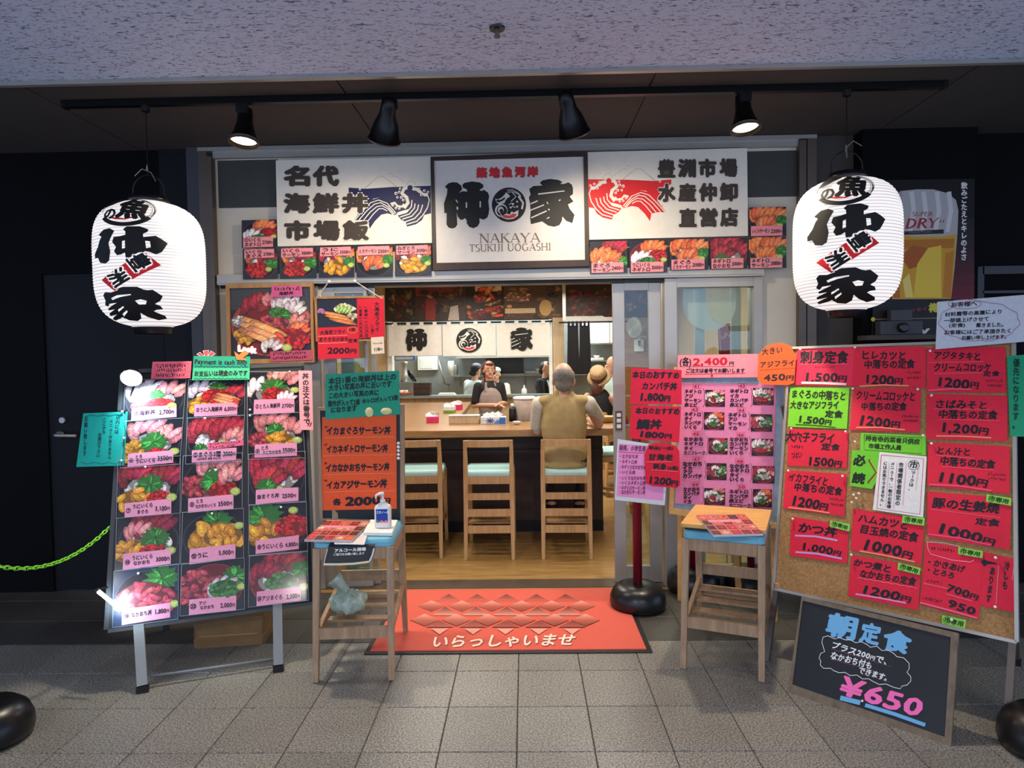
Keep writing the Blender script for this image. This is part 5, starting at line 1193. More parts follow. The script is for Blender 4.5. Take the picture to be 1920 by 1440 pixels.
card(C(z8, (155, 785), (705, 720), (700, 1190), (145, 1262)), 'chop', C(z8, (225, 1112), (637, 1050), (635, 1178), (220, 1245)), [L_(z8, '⑱', 235, 1166, 285, 1160, 48), L_(z8, 'なかおち丼', 300, 1160, 480, 1134, 48), L_(z8, '1,800円', 500, 1128, 628, 1114, 54)], 'bowl photo number 18 at the bottom left beside the tube lamp', bg=(30, 44, 74))
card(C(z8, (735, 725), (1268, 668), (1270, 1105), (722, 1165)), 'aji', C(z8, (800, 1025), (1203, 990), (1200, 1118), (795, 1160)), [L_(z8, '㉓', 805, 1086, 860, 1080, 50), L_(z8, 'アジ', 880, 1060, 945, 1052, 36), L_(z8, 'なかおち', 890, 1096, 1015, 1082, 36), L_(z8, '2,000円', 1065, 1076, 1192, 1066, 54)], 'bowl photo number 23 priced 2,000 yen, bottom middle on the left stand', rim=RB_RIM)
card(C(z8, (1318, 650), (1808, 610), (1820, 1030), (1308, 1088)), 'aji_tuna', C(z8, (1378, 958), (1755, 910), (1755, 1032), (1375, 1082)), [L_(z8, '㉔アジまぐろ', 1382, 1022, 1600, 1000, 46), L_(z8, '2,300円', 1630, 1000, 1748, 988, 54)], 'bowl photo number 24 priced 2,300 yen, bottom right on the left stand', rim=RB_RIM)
def pin(plane, x, y, lift, r=.006, col='white_plastic', parent=None):
    P = plane.at(x, y, lift); MB().lathe([(r*.5, 0), (r*.5, .006), (r, .008), (r, .012), (r*.4, .014)], P, 8, plane.N.to_track_quat('Z', 'Y').to_matrix().to_4x4()).build('push_pin', col, parent)
for x, y in ((1660, 265), (935, 665), (425, 1080), (1320, 590), (1320, 640), (1725, 840)): pin(LP, *z7(x, y), .014, parent=ls)
for x, y in ((995, 290), (1585, 235), (365, 800)): pin(LP, *z8(x, y), .014, parent=ls)
def paper(name, label, plane, quad, col, lines, lift=.006, cat='notice', group=None, ink_col=BLACKISH, bold=.035, mat='paper', extra=None):
    o, pr = sheet(name, label, cat, plane, quad, col, lift, mat, .0008, group=group)
    for L in lines:
        if L[0] == 'v': pr.vtext(*L[1:5], L[5] if len(L) > 5 else ink_col, bold)
        elif L[0] == 's': pr.scrawl(*L[1:4], ink_col, *(L[4:] or (8,)))
        elif L[0] == 'l': pr.stroke(L[1], L[2], L[3])
        elif L[0] == 'p': pr.poly(L[1], L[2])
        else: pr.text(L[0], L[1], L[2], L[3], L[4] if len(L) > 4 else ink_col, L[5] if len(L) > 5 else bold)
    if pr.mb.v: pr.build('lettering', 'ink', o)
    return o
wavy = lambda x0, y0, x1, y1, n, a: [(x0+(x1-x0)*i/n, y0+(y1-y0)*i/n+a*(-1)**i) for i in range(n+1)]
paper('notice_slip', 'small pink notice with three lines of tiny writing above bowl photo 1', LP, C(z7, (485, 175), (820, 170), (808, 315), (470, 320)), (240, 104, 124), [('s', z7(520, 215), z7(770, 208), 7, 12), ('s', z7(515, 250), z7(775, 245), 7, 13), ('s', z7(510, 288), z7(765, 285), 7, 13), ('l', C(z7, (510, 198), (795, 190), (785, 300), (495, 305), (510, 198)), .6, (190, 40, 60))], .02)
g = paper('notice_slip', 'green payment is cash only notice on top of the left stand', LP, C(z7, (838, 125), (1322, 130), (1315, 330), (822, 335)), (20, 158, 126), [('p', C(z7, (832, 228), (1318, 230), (1315, 328), (824, 333)), (72, 202, 146)), ('Payment is cash only', z7(845, 172), z7(1300, 180), 12), ('l', C(z7, *wavy(850, 215, 1300, 218, 24, 5)), .8, BLACKISH), ('お支払いは現金のみです', z7(840, 278), z7(1300, 270), 11), ('l', C(z7, *wavy(840, 320, 1300, 318, 24, 5)), .8, BLACKISH)], .022)
fan = thing('fan_sticker', 'three red folded fan shapes sticking up behind the green cash notice', 'sticker', LP.at(386, 668))
for P in ([(862, 110), (890, 92), (935, 130), (925, 142)], [(915, 80), (968, 75), (955, 140), (938, 140)], [(985, 80), (1025, 105), (965, 145), (955, 135)]):
    mb = MB(); mb.cur = lin((222, 72, 78)); mb.slab([LP.at(*z7(*q_), .018) for q_ in P], LP.N, .001); mb.build('blade', 'paper', fan)
    cx, cy = sum(q_[0] for q_ in P)/4, sum(q_[1] for q_ in P)/4
    pr = Print(LP.at, .0186); pr.stroke(C(z7, *[(q_[0]*.96+cx*.04, q_[1]*.96+cy*.04) for q_ in P]+[(P[0][0]*.96+cx*.04, P[0][1]*.96+cy*.04)]), .9, (232, 210, 212)); pr.build('edge', 'ink', fan)
lk = thing('look_sticker', 'white Look lettering with an orange arrow at the top of the left stand', 'sticker', LP.at(455, 672))
pr = Print(LP.at, .02)
for chx, x0, y0, x1, y1 in (('L', 1215, 30, 1262, 90), ('o', 1252, 50, 1292, 92), ('o', 1288, 55, 1328, 96), ('k', 1325, 42, 1380, 105)):
    pr.inbox(chx, *z7(x0-5, y0-5), *z7(x1+5, y1+5), (206, 90, 66), .13)
pr.lift += .001
for chx, x0, y0, x1, y1 in (('L', 1215, 30, 1262, 90), ('o', 1252, 50, 1292, 92), ('o', 1288, 55, 1328, 96), ('k', 1325, 42, 1380, 105)): pr.inbox(chx, *z7(x0, y0), *z7(x1, y1), (252, 244, 236), .09)
pr.build('lettering', 'ink', lk)
mb = MB(); mb.cur = lin((246, 124, 54)); mb.slab([LP.at(*z7(*q_), .026) for q_ in ((1185, 85), (1225, 115), (1275, 75), (1308, 105), (1262, 140), (1290, 162), (1205, 158))], LP.N, .001); mb.build('arrow', 'paper', lk)
paper('notice_strip', 'narrow pink strip with vertical brush writing at the right edge of the left stand', LP, C(z7, (1735, 250), (1850, 252), (1862, 760), (1748, 758)), (248, 160, 170), [('v', '丼の注文は番号で', z7(1795, 270), z7(1808, 715), 13), ('l', C(z7, (1832, 690), (1815, 725)), 1.6, BLACKISH), ('l', C(z7, (1848, 695), (1832, 730)), 1.6, BLACKISH)], .02)
zt_ = lambda x, y: (x/3.6, 700+y/3.6)
paper('notice_sheet', 'teal notice with vertical handwriting hanging off the left edge of the stand', LP, C(zt_, (562, 270), (862, 258), (838, 622), (515, 632)), (0, 168, 150), [('v', '店内には', zt_(800, 280), zt_(785, 410), 8.5), ('v', 'メニューがありません', zt_(752, 310), zt_(738, 580), 7), ('v', 'ここから', zt_(706, 300), zt_(700, 410), 7), ('v', 'お選び下さい', zt_(675, 400), zt_(662, 570), 7), ('v', 'お願い致します', zt_(582, 290), zt_(570, 560), 7), ('l', C(zt_, (575, 292), (620, 280), (660, 290), (700, 280), (740, 288), (790, 276), (840, 285), (838, 350), (848, 400), (832, 450), (840, 520), (825, 590), (780, 612), (730, 600), (690, 612), (640, 600), (590, 612), (545, 600)), .9, (0, 70, 70))], .012, ink_col=(0, 60, 64))
for x, y in ((828, 262), (840, 440), (822, 592)): pin(LP, *zt_(x, y), .014, parent=ls)

# clip lamps at the stand's left edge
M['led'] = emit('led_face', (205, 236, 255), 26)
lp = LP.at(247, 706, .10); ad = (LP.at(300, 760, 0)-lp).normalized()
cl = thing('clip_lamp', 'glowing round LED clip lamp at the top left of the stand', 'lamp', lp)
aim = (Vector((.25, -.75, -.55))).normalized(); rot = aim.to_track_quat('Z', 'Y').to_matrix().to_4x4()
MB().lathe([(.012, -.05), (.03, -.04), (.05, 0), (.053, .012)], lp, 24, rot).build('lamp_head', 'black_plastic', cl, smooth=True)
MB().lathe([(.001, .0125), (.05, .013), (.05, .015), (.001, .018)], lp, 24, rot).build('lamp_face', 'led', cl)
MB().tube([lp-aim*.04, lp-aim*.06+Vector((-.01, .03, -.06)), LP.at(236, 770, -.01)], .006, 8).build('gooseneck', 'black_plastic', cl, smooth=True)
MB().box(-.02, .02, -.02, .02, -.03, .03).build('clip', 'black_plastic', cl).location = LP.at(232, 780, -.015)
def led_light(loc, target, e, size):
    ld = bpy.data.lights.new('clip_lamp_light', 'SPOT'); ld.energy = e; ld.color = (.62, .85, 1.0); ld.spot_size = math.radians(size); ld.spot_blend = 1; ld.shadow_soft_size = .03
    o = bpy.data.objects.new('clip_lamp_light', ld); COL.objects.link(o); o.location = loc; o.rotation_euler = (Vector(target)-Vector(loc)).to_track_quat('-Z', 'Y').to_euler()
led_light(LP.at(247, 716, .12), LP.at(285, 775, 0), 16, 130)
a, b = LP.at(181, 1106, .03), LP.at(214, 1133, .07)
tl = thing('clip_lamp', 'glowing short LED tube lamp at the lower left corner of the stand', 'lamp', a)
MB().tube([a, a+(b-a)*.12], .011, 10).build('holder', 'black_plastic', tl); MB().tube([a+(b-a)*.1, b], .009, 12).build('tube', 'led', tl, smooth=True)
MB().tube([a, LP.at(205, 1100, -.01)], .006, 8).build('arm', 'black_plastic', tl)
led_light(b+LP.N*.02, LP.at(250, 1130, 0), 7, 150)

# ================================================================== RIGHT CORK BOARD
RU = Vector((.731, -.682, 0)).normalized()
RYAW = math.degrees(math.atan2(RU.y, RU.x)); RLEAN = 19
nh = Vector((math.sin(math.radians(RYAW)), -math.cos(math.radians(RYAW)), 0))
RP = yawplane(-nh*3.40+Vector((0, 0, .33)), RYAW, RLEAN)
rb = thing('cork_board', 'large leaning cork board on legs at the right, covered in red price sheets', 'notice board', Vector((RP.at(1680, 1150).x, RP.at(1680, 1150).y, 0)))
RQ = [(1483, 654), (1901, 640), (1907, 1204), (1452, 1104)]
MB().slab([RP.at(x, y) for x, y in RQ], RP.N, .02).build('cork', 'cork', rb)
for i in range(4):
    a, b = RP.at(*RQ[i], -.004), RP.at(*RQ[(i+1) % 4], -.004); MB().bar(a, b, .014, .03, RP.N).build('frame', 'alu', rb)
rbk = -nh
for x in (1470, 1895):
    tp = RP.at(x, 760, -.03); g = onZ(1905, 1246) if x > 1800 else Vector((RP.at(1470, 1100).x, RP.at(1470, 1100).y, 0))+rbk*.62
    MB().bar(tp, Vector((g.x, g.y, .03)), .03, .025, nh).build('rear_leg', 'alu_dark', rb); MB().bar((g.x, g.y, 0), (g.x, g.y, .03), .04, .03, nh).build('foot', 'rubber', rb)
    bt = RP.at(1456 if x < 1600 else 1899, 1100 if x < 1600 else 1198, -.01); MB().bar(bt, bt-RP.V*(bt.z/RP.V.z), .026, .02, RP.N).build('leg', 'alu_dark', rb)
MB().box(-.012, .012, -.012, .012, -.012, .012).build('corner_cap', 'light_wood', rb).location = RP.at(1456, 1098, .008)
GR = 'red price sheets pinned to the cork board'
RC = (224, 32, 62)
def rs(quad, lines, label, col=RC, under=None, lift=.006, ucol=(250, 150, 110), name='price_sheet', uw=2.6):
    L = list(lines)
    if under: L.append(('l', under, uw, ucol))
    return paper(name, label, RP, quad, col, L, lift, 'price sheet', GR, bold=.04)
z4 = lambda x, y: (1440+x/6, 640+y/6)
rs(C(z4, (330, 75), (965, 60), (945, 500), (300, 490)), [('刺身定食', z4(365, 175), z4(905, 180), 25), ('1,500円', z4(400, 400), z4(890, 410), 22), ('s', z4(520, 290), z4(750, 290), 4, 8), ('l', C(z4, (350, 262), (560, 252), (900, 255)), .8, (250, 120, 130))], 'bright red price sheet for 1,500 yen sashimi set, top left of the cork board', (238, 44, 82), C(z4, (375, 465), (640, 470), (880, 482)), ucol=(250, 220, 226), uw=4)
rs(C(z4, (965, 60), (1775, 60), (1770, 520), (945, 510)), [('ヒレカツと', z4(1045, 150), z4(1560, 165), 18), ('中落ちの定食', z4(1080, 260), z4(1650, 255), 17), ('1200円', z4(1080, 420), z4(1520, 440), 23), ('s', z4(1540, 350), z4(1720, 350), 5), ('s', z4(1560, 410), z4(1720, 408), 5)], 'red 1200 yen sheet, top middle of the cork board', RC, C(z4, (1030, 505), (1300, 490), (1580, 500)))
z5 = lambda x, y: (1640+x/6.857, 600+y/6.857)
rs(C(z5, (670, 360), (1680, 345), (1690, 935), (668, 925)), [('アジタタキと', z5(760, 450), z5(1370, 470), 16), ('クリームコロッケ', z5(760, 610), z5(1500, 610), 17), ('定食', z5(1390, 690), z5(1610, 690), 11), ('1200円', z5(790, 790), z5(1350, 830), 24), ('s', z5(1430, 780), z5(1650, 780), 5), ('s', z5(1450, 840), z5(1640, 845), 5), ('l', C(z5, (680, 548), (1400, 532)), .8, (250, 110, 120)), ('l', C(z5, (760, 690), (1400, 675)), .8, (250, 110, 120))], 'red price sheet top right of the cork board, under the white apology paper', RC, C(z5, (690, 905), (1000, 885), (1250, 890)), ucol=(250, 90, 130))
paper('price_sheet', 'bright green price sheet among the red ones on the cork board', RP, C(z4, (250, 520), (915, 525), (888, 985), (222, 960)), (128, 214, 44), [('まぐろの中落ちと', z4(260, 590), z4(880, 615), 17, (24, 40, 20)), ('大きなアジフライ', z4(250, 715), z4(800, 720), 16, (24, 40, 20)), ('定食', z4(640, 815), z4(840, 825), 14, (24, 40, 20)), ('1.500円', z4(330, 870), z4(720, 905), 18, (24, 40, 20)), ('l', C(z4, (310, 935), (530, 945), (760, 968)), 1.6, (60, 60, 20))], .008, 'price sheet', GR, bold=.045)
rs(C(z4, (965, 530), (1720, 530), (1705, 1020), (920, 1000)), [('クリームコロッケと', z4(990, 605), z4(1660, 625), 19), ('中落ちの定食', z4(1045, 730), z4(1560, 735), 16), ('1200円', z4(1015, 880), z4(1490, 930), 25), ('s', z4(1500, 840), z4(1690, 850), 5), ('s', z4(1520, 890), z4(1690, 895), 5)], 'red 1200 yen sheet to the right of the bright green sheet', RC, C(z4, (990, 970), (1250, 968), (1540, 995)))
rs(C(z5, (668, 945), (1705, 975), (1705, 1560), (665, 1530)), [('さばみそと', z5(770, 1080), z5(1460, 1100), 18), ('中落ちの定食', z5(820, 1210), z5(1580, 1225), 17), ('1,200円', z5(840, 1370), z5(1470, 1420), 24), ('l', C(z5, (770, 1140), (1480, 1150)), .8, (250, 110, 120)), ('l', C(z5, (840, 1275), (1620, 1295)), .8, (250, 110, 120))], 'red mackerel miso set sheet, second in the right column of the cork board', RC, C(z5, (790, 1490), (1150, 1495), (1500, 1515)))
rs(C(z4, (230, 980), (905, 1010), (885, 1425), (215, 1400)), [('大穴子フライ', z4(200, 1070), z4(750, 1095), 20), ('定食', z4(600, 1185), z4(810, 1190), 14), ('1500円', z4(440, 1345), z4(835, 1365), 21), ('s', z4(260, 1180), z4(400, 1190), 6, 5), ('s', z4(260, 1260), z4(380, 1270), 6, 5), ('s', z4(265, 1300), z4(370, 1305), 6, 4)], 'red price sheet for the 1500 yen conger set, under the bright green sheet')
z6 = lambda x, y: (1440+x/6, 820+y/6)
paper('notice_sheet', 'green boxed notice for market staff on the cork board', RP, C(z4, (1045, 1030), (1775, 1060), (1775, 1285), (1035, 1235)), (116, 206, 52), [('持有㊥的菜肴只供应', z4(1095, 1090), z4(1710, 1130), 11, (24, 50, 20)), ('市場工作人員', z4(1130, 1175), z4(1500, 1200), 10, (24, 50, 20)), ('l', C(z4, (1082, 1050), (1735, 1085), (1725, 1265), (1080, 1220), (1082, 1050)), .8, (24, 60, 20))], .008, group=GR, bold=.045)
paper('notice_sheet', 'green pointed must-read arrow on the cork board', RP, C(z6, (945, 142), (1255, 165), (1262, 220), (1235, 470), (1170, 582), (918, 545)), (110, 204, 48), [('必', z6(960, 250), z6(1100, 265), 22, (16, 36, 24)), ('読', z6(945, 450), z6(1095, 470), 22, (16, 36, 24)), ('l', C(z6, (1135, 250), (1220, 395), (1125, 515)), 4.5, (92, 84, 30)), ('l', C(z6, (1150, 255), (1232, 398), (1140, 518)), 1.6, (220, 190, 60))], .009, group=GR, bold=.05)
paper('notice_sheet', 'white red-bordered notice with vertical writing on the cork board', RP, C(z6, (1255, 165), (1785, 215), (1745, 900), (1178, 815)), (232, 230, 226), [('l', C(z6, (1275, 198), (1750, 240), (1708, 865), (1225, 800), (1275, 198)), 1.2, (196, 60, 80)), ('市', z6(1592, 305), z6(1688, 318), 14), ('l', [z6(1640+62*math.cos(i*.35), 312+54*math.sin(i*.35)) for i in range(19)], 1.0, BLACKISH), ('v', 'マークは、', z6(1638, 375), z6(1600, 600), 9), ('v', '市場関係者限定の', z6(1500, 280), z6(1455, 770), 9.5), ('v', 'メニューで、一般のお客様', z6(1405, 275), z6(1358, 800), 8), ('v', 'にはお売りできません。', z6(1322, 270), z6(1278, 770), 7.5)]+[('l', C(z6, (x, 285), (x-40, y)), .9, (230, 160, 190)) for x, y in ((1700, 590), (1555, 760), (1450, 800), (1362, 790))], .011, group=GR, bold=.03)
zB = lambda x, y: (1640+x/6.857, 780+y/6.857)
rs(C(zB, (690, 335), (1735, 390), (1735, 1000), (675, 900)), [('とん汁と', zB(790, 440), zB(1240, 470), 15), ('中落ちの定食', zB(840, 570), zB(1550, 625), 17), ('1100円', zB(800, 770), zB(1460, 850), 26), ('s', zB(1450, 745), zB(1690, 760), 5), ('s', zB(1460, 800), zB(1690, 815), 5), ('l', C(zB, (790, 505), (1280, 545)), .8, (250, 110, 120)), ('l', C(zB, (870, 650), (1540, 695)), .8, (250, 110, 120))], 'red 1100 yen sheet, third in the right column of the cork board', RC, C(zB, (700, 880), (1100, 900), (1500, 960)), ucol=(250, 90, 120))
rs(C(z6, (200, 365), (885, 415), (860, 890), (170, 800)), [('イカフライと', z6(235, 445), z6(680, 500), 18), ('中落ちの定食', z6(290, 555), z6(835, 610), 17), ('1200円', z6(260, 700), z6(680, 770), 24), ('s', z6(690, 690), z6(850, 705), 5), ('s', z6(690, 750), z6(850, 765), 5)], 'red 1200 yen sheet in the left column of the cork board', RC, C(z6, (230, 788), (460, 815), (690, 850)))
rs(C(zB, (675, 965), (1760, 1060), (1735, 1720), (675, 1550)), [('豚の生姜焼', zB(740, 1110), zB(1610, 1190), 21), ('定食', zB(1290, 1350), zB(1610, 1380), 14), ('1000円', zB(800, 1420), zB(1560, 1620), 25), ('l', C(zB, (720, 1198), (1620, 1310)), .8, (250, 110, 120))], 'red 1000 yen sheet, fourth in the right column of the cork board', RC, C(zB, (690, 1520), (1100, 1570), (1500, 1660)), ucol=(250, 80, 120))
rs(C(z6, (960, 800), (1765, 930), (1725, 1428), (930, 1270)), [('ハムカツと', z6(1010, 900), z6(1590, 1000), 18), ('目玉焼の定食', z6(1030, 1030), z6(1690, 1130), 18), ('1000円', z6(1060, 1190), z6(1640, 1320), 28)], 'red 1000 yen ham cutlet sheet below the white bordered notice', RC, C(z6, (1030, 1278), (1330, 1330), (1650, 1400)))
rs(C(z6, (265, 890), (910, 990), (890, 1418), (240, 1330)), [('かつ丼', z6(340, 1010), z6(780, 1070), 20), ('1.000円', z6(370, 1215), z6(830, 1300), 19), ('l', C(z6, (305, 1105), (540, 1115), (780, 1160)), 3.4, (206, 160, 214))], 'red 1.000 yen sheet with lilac underlines, bottom left of the cork board', RC, C(z6, (310, 1290), (560, 1310), (830, 1365)), ucol=(206, 160, 214), uw=3.4)
z9 = lambda x, y: (1560+x/5.333, 960+y/5.333)
rs(C(z9, (195, 428), (885, 545), (865, 985), (158, 838)), [('かつ煮と', z9(215, 500), z9(600, 575), 15), ('なかおちの定食', z9(275, 610), z9(840, 700), 16), ('1200円', z9(290, 760), z9(800, 870), 22), ('l', C(z9, *wavy(260, 655, 850, 760, 14, 4)), .9, (250, 140, 150))], 'red 1200 yen sheet, bottom middle of the cork board', RC, C(z9, (235, 820), (480, 860), (740, 910)), ucol=(230, 150, 200), uw=3)
rs(C(z9, (935, 292), (1530, 400), (1465, 1078), (875, 925)), [('・かきあげ', z9(935, 490), z9(1330, 575), 14), ('・とろろ', z9(930, 570), z9(1230, 640), 13), ('s', z9(940, 680), z9(1110, 715), 6, 5), ('700円', z9(1150, 750), z9(1470, 850), 20), ('950', z9(1160, 905), z9(1440, 1000), 20), ('s', z9(990, 360), z9(1230, 390), 7, 9), ('s', z9(900, 850), z9(1100, 900), 7, 8), ('l', C(z9, (945, 300), (1100, 305), (1280, 345)), 1, (250, 170, 200)), ('l', C(z9, (950, 300), (960, 370), (985, 420), (1200, 480), (1380, 500), (1420, 480)), 1, (250, 170, 200)), ('l', C(z9, (915, 712), (1150, 765), (1145, 820), (1400, 890)), 1, (250, 120, 150))], 'red sheet with prices 700 and 950 at the lower right of the cork board', RC, C(z9, (880, 905), (1130, 970), (1450, 1060)), ucol=(250, 110, 140))
rs(C(z9, (1530, 400), (1855, 478), (1832, 1005), (1470, 935)), [('v', '冷しも', z9(1755, 490), z9(1725, 780), 11), ('v', 'あります', z9(1610, 545), z9(1560, 910), 11), ('l', C(z9, (1665, 540), (1640, 920)), 1, (250, 150, 160)), ('l', C(z9, (1825, 505), (1800, 680)), 1, (250, 150, 160)), ('p', C(z9, (1490, 495), (1520, 470), (1560, 490), (1650, 510), (1648, 522), (1555, 520), (1520, 548)), BLACKISH)], 'red sheet with vertical writing and a black arrow, lower right corner', lift=.008)
for i, (q_, lb) in enumerate(((C(z6, (700, 935), (922, 975), (915, 1060), (695, 1005)), 'small green tag on the cutlet bowl sheet'), (C(z6, (1515, 880), (1765, 905), (1755, 995), (1505, 960)), 'small green tag on the ham cutlet sheet'), (C(zB, (1440, 1005), (1755, 1055), (1755, 1155), (1430, 1100)), 'small green tag on the pork ginger sheet'), (C(z9, (662, 505), (885, 560), (875, 630), (655, 575)), 'small green tag on the simmered cutlet sheet'), (C(z9, (1262, 350), (1508, 390), (1505, 462), (1260, 420)), 'small green tag on the two-price sheet'), (C(z9, (1100, 1030), (1340, 1080), (1330, 1170), (1098, 1115)), 'small green tag at the bottom of the cork board'))):
    (ax, ay), (bx, by), (cx, cy), (dx, dy) = q_; h = (dy-ay)*.7
    paper('price_tag', lb, RP, q_, (142, 214, 78), [('㊥専用' if False else '市専用', (ax+4, (ay+dy)/2), (bx-4, (by+cy)/2), h, (20, 60, 20)), ('l', [(ax+(bx-ax)*.2+h*.6*math.cos(k*.5), ay+(dy-ay)*.5+(by-ay)*.2+h*.6*math.sin(k*.5)) for k in range(14)], .7, (20, 60, 20))], .013, 'tag', 'green staff tags on the cork board')
paper('notice_strip', 'teal strip with vertical writing at the right edge of the cork board', RP, [(1888, 668), (1930, 664), (1928, 819), (1894, 818)], (16, 150, 108), [('v', '優先になります。', (1906, 672), (1904, 805), 13)], .012, ink_col=(0, 50, 40))
zw = lambda x, y: (1440+x/4, 300+y/4)
cloud = []
for i in range(40):
    th = 2*PI*i/40; k = 1+.035*math.sin(th*11); cloud.append(zw(1585+300*k*math.cos(th), 1210+148*k*math.sin(th)))
paper('notice_sheet', 'white apology notice with a cloud outline above the right end of the cork board', RP, [(1758, 566), (1930, 552), (1928, 640), (1754, 655)], (196, 204, 214), [('お客様へ', zw(1370, 1085), zw(1570, 1075), 10), ('材料費等の高騰により', zw(1325, 1160), zw(1760, 1135), 9), ('一部値上げさせて', zw(1320, 1205), zw(1660, 1190), 9), ('(定食)', zw(1355, 1240), zw(1480, 1238), 8), ('戴きました。', zw(1560, 1240), zw(1790, 1232), 9), ('お客様にはご了承頂きたく', zw(1320, 1295), zw(1830, 1280), 9), ('お願い申し上げます。', zw(1450, 1335), zw(1810, 1325), 9), ('l', cloud+[cloud[0]], .8, (150, 60, 90)), ('l', [zw(1475+125*math.cos(i*.35), 1080+36*math.sin(i*.35)) for i in range(19)], .8, (150, 60, 90))], .03, bold=.03)
for x, y in ((370, 98), (985, 75), (960, 538), (1690, 545), (270, 985), (880, 1020), (1830, 115), (985, 1135), (1845, 615), (1845, 1155), (1750, 1065)): pin(RP, *z4(x, y), .012, parent=rb)
for x, y in ((235, 380), (845, 440), (285, 920), (1030, 635), (950, 735), (1000, 690), (970, 650)): pin(RP, *z6(x, y), .012, parent=rb)
for x, y in ((1640, 460), (1635, 950), (200, 430), (1200, 1080)): pin(RP, *z9(x, y), .016, parent=rb)

# ================================================================== CHALKBOARD LEANING BELOW THE CORK BOARD
a, b = onZ(1477, 1298), onZ(1783, 1399)
CYAW = math.degrees(math.atan2(b.y-a.y, b.x-a.x)); CP = yawplane(a, CYAW, 27)
cb = thing('chalkboard', 'small framed black chalkboard with breakfast price leaning below the cork board', 'chalkboard', (a+b)/2)
CO = [(1503, 1118), (1797, 1187), (1783, 1399), (1477, 1298)]; zk = lambda x, y: (1440+x/4.8, 1100+y/4.8)
CI = C(zk, (312, 125), (1645, 455), (1590, 1352), (218, 880))
MB().slab([CP.at(*q_, -.006) for q_ in CO], CP.N, .01).build('slate', 'chalk_black', cb)
for i in range(4): MB().slab([CP.at(*CO[i]), CP.at(*CO[(i+1) % 4]), CP.at(*CI[(i+1) % 4]), CP.at(*CI[i])], CP.N, .022).build('frame', 'grey_wood', cb)
pr = Print(CP.at, -.004)
BL, PKC, WC = (110, 176, 222), (250, 110, 182), (232, 236, 238)
for chx, bx in (('朝', (525, 245, 805, 470)), ('定', (828, 325, 1015, 520)), ('食', (1030, 392, 1295, 595))):
    pr.inbox(chx, *zk(bx[0], bx[1]), *zk(bx[2], bx[3]), BL, .05, .2)
pr.text('プラス200円で、', zk(570, 520), zk(1120, 690), 15, WC, .03); pr.text('なかおち付も', zk(565, 612), zk(940, 715), 15, WC, .03); pr.text('できます。', zk(815, 745), zk(1110, 835), 14, WC, .03)
pr.text('¥650', zk(665, 880), zk(1400, 1100), 46, PKC, .035, .02)
cl_ = [(485, 500), (495, 455), (540, 442), (600, 470), (640, 458), (700, 480), (740, 478), (790, 505), (840, 495), (890, 520), (920, 545), (980, 535), (1025, 575), (1080, 570), (1130, 600), (1160, 630), (1220, 640), (1270, 690), (1270, 740), (1250, 770), (1285, 810), (1285, 850), (1250, 885), (1205, 895), (1190, 920), (1130, 905), (1060, 875), (1000, 880), (940, 850), (905, 828), (850, 830), (800, 795), (740, 800), (690, 770), (640, 775), (590, 755), (565, 735), (500, 735), (470, 705), (475, 670), (460, 640), (475, 600), (510, 585)]
pr.stroke(C(zk, *cl_), 1.1, WC, True)
pr.stroke(C(zk, (650, 1000), (830, 1045)), 9, BL); pr.stroke(C(zk, (875, 1065), (1150, 1150), (1415, 1245)), 7, BL); pr.ell(*zk(848, 1028), 2.2, 2.2, WC)
for A_, B_ in (((570, 560), (1110, 720)), ((560, 650), (960, 760)), ((830, 775), (1100, 860))): pr.stroke(C(zk, A_, B_), .6, (150, 90, 110))
pr.build('chalk_writing', 'ink', cb)
MB().bar(CP.at(1650, 1180, -.02), Vector((CP.at(1650, 1180).x, CP.at(1650, 1180).y, 0))+rbk*.03, .02, .02).build('prop', 'stool_wood', cb)

# ================================================================== BOARD ON THE RIGHT CHAIR
pb = Vector((RCH.location.x, RCH.location.y, 0))
wb = thing('seat_board', 'varnished wooden board lying on the right chair seat', 'board', (pb.x, pb.y, .675))
ux = Vector((math.cos(yw3), math.sin(yw3), 0)); uy = Vector((-math.sin(yw3), math.cos(yw3), 0))
MB().slab([pb+ux*x+uy*y+Vector((0, 0, .712)) for x, y in ((-.2, -.225), (.2, -.225), (.2, .235), (-.2, .235))], (0, 0, 1), .022).build('board', 'plank_top', wb, bevel=.004)
MB().slab([pb+ux*x+uy*y+Vector((0, 0, .69)) for x, y in ((-.185, -.2), (.185, -.2), (.185, .2), (-.185, .2))], (0, 0, 1), .014).build('batten', 'black_plastic', wb)
PZ = .545
pa, pbb = onZ(1255, 964, PZ), onZ(1466, 993, PZ)
PYAW = math.degrees(math.atan2(pbb.y-pa.y, pbb.x-pa.x)); PP = yawplane(pa, PYAW, 3)
pk = thing('bowl_menu_board', 'pine framed board with pink numbered bowl menu standing on the right chair', 'menu board', (pa+pbb)/2)
PO_ = [(1264, 688), (1480, 688), (1466, 993), (1254, 963)]
MB().slab([PP.at(*q_, -.008) for q_ in PO_], PP.N, .01).build('backing', plain('blue_grey_sleeve', (140, 158, 176), .25), pk)
PI2 = [(1271, 697), (1472, 697), (1459, 982), (1262, 953)]
for i in range(4): MB().slab([PP.at(*PO_[i]), PP.at(*PO_[(i+1) % 4]), PP.at(*PI2[(i+1) % 4]), PP.at(*PI2[i])], PP.N, .02).build('frame', 'plank_top', pk)
ub = -Vector((math.sin(math.radians(PYAW)), -math.cos(math.radians(PYAW)), 0))
for x_ in (1275, 1452):
    t_ = PP.at(x_, 760, -.02); b_ = PP.at(x_, 960, -.02); MB().bar(t_, Vector((b_.x, b_.y, 0))+ub*.0, .03, .022, ub).build('easel_leg', 'plank_top', pk)
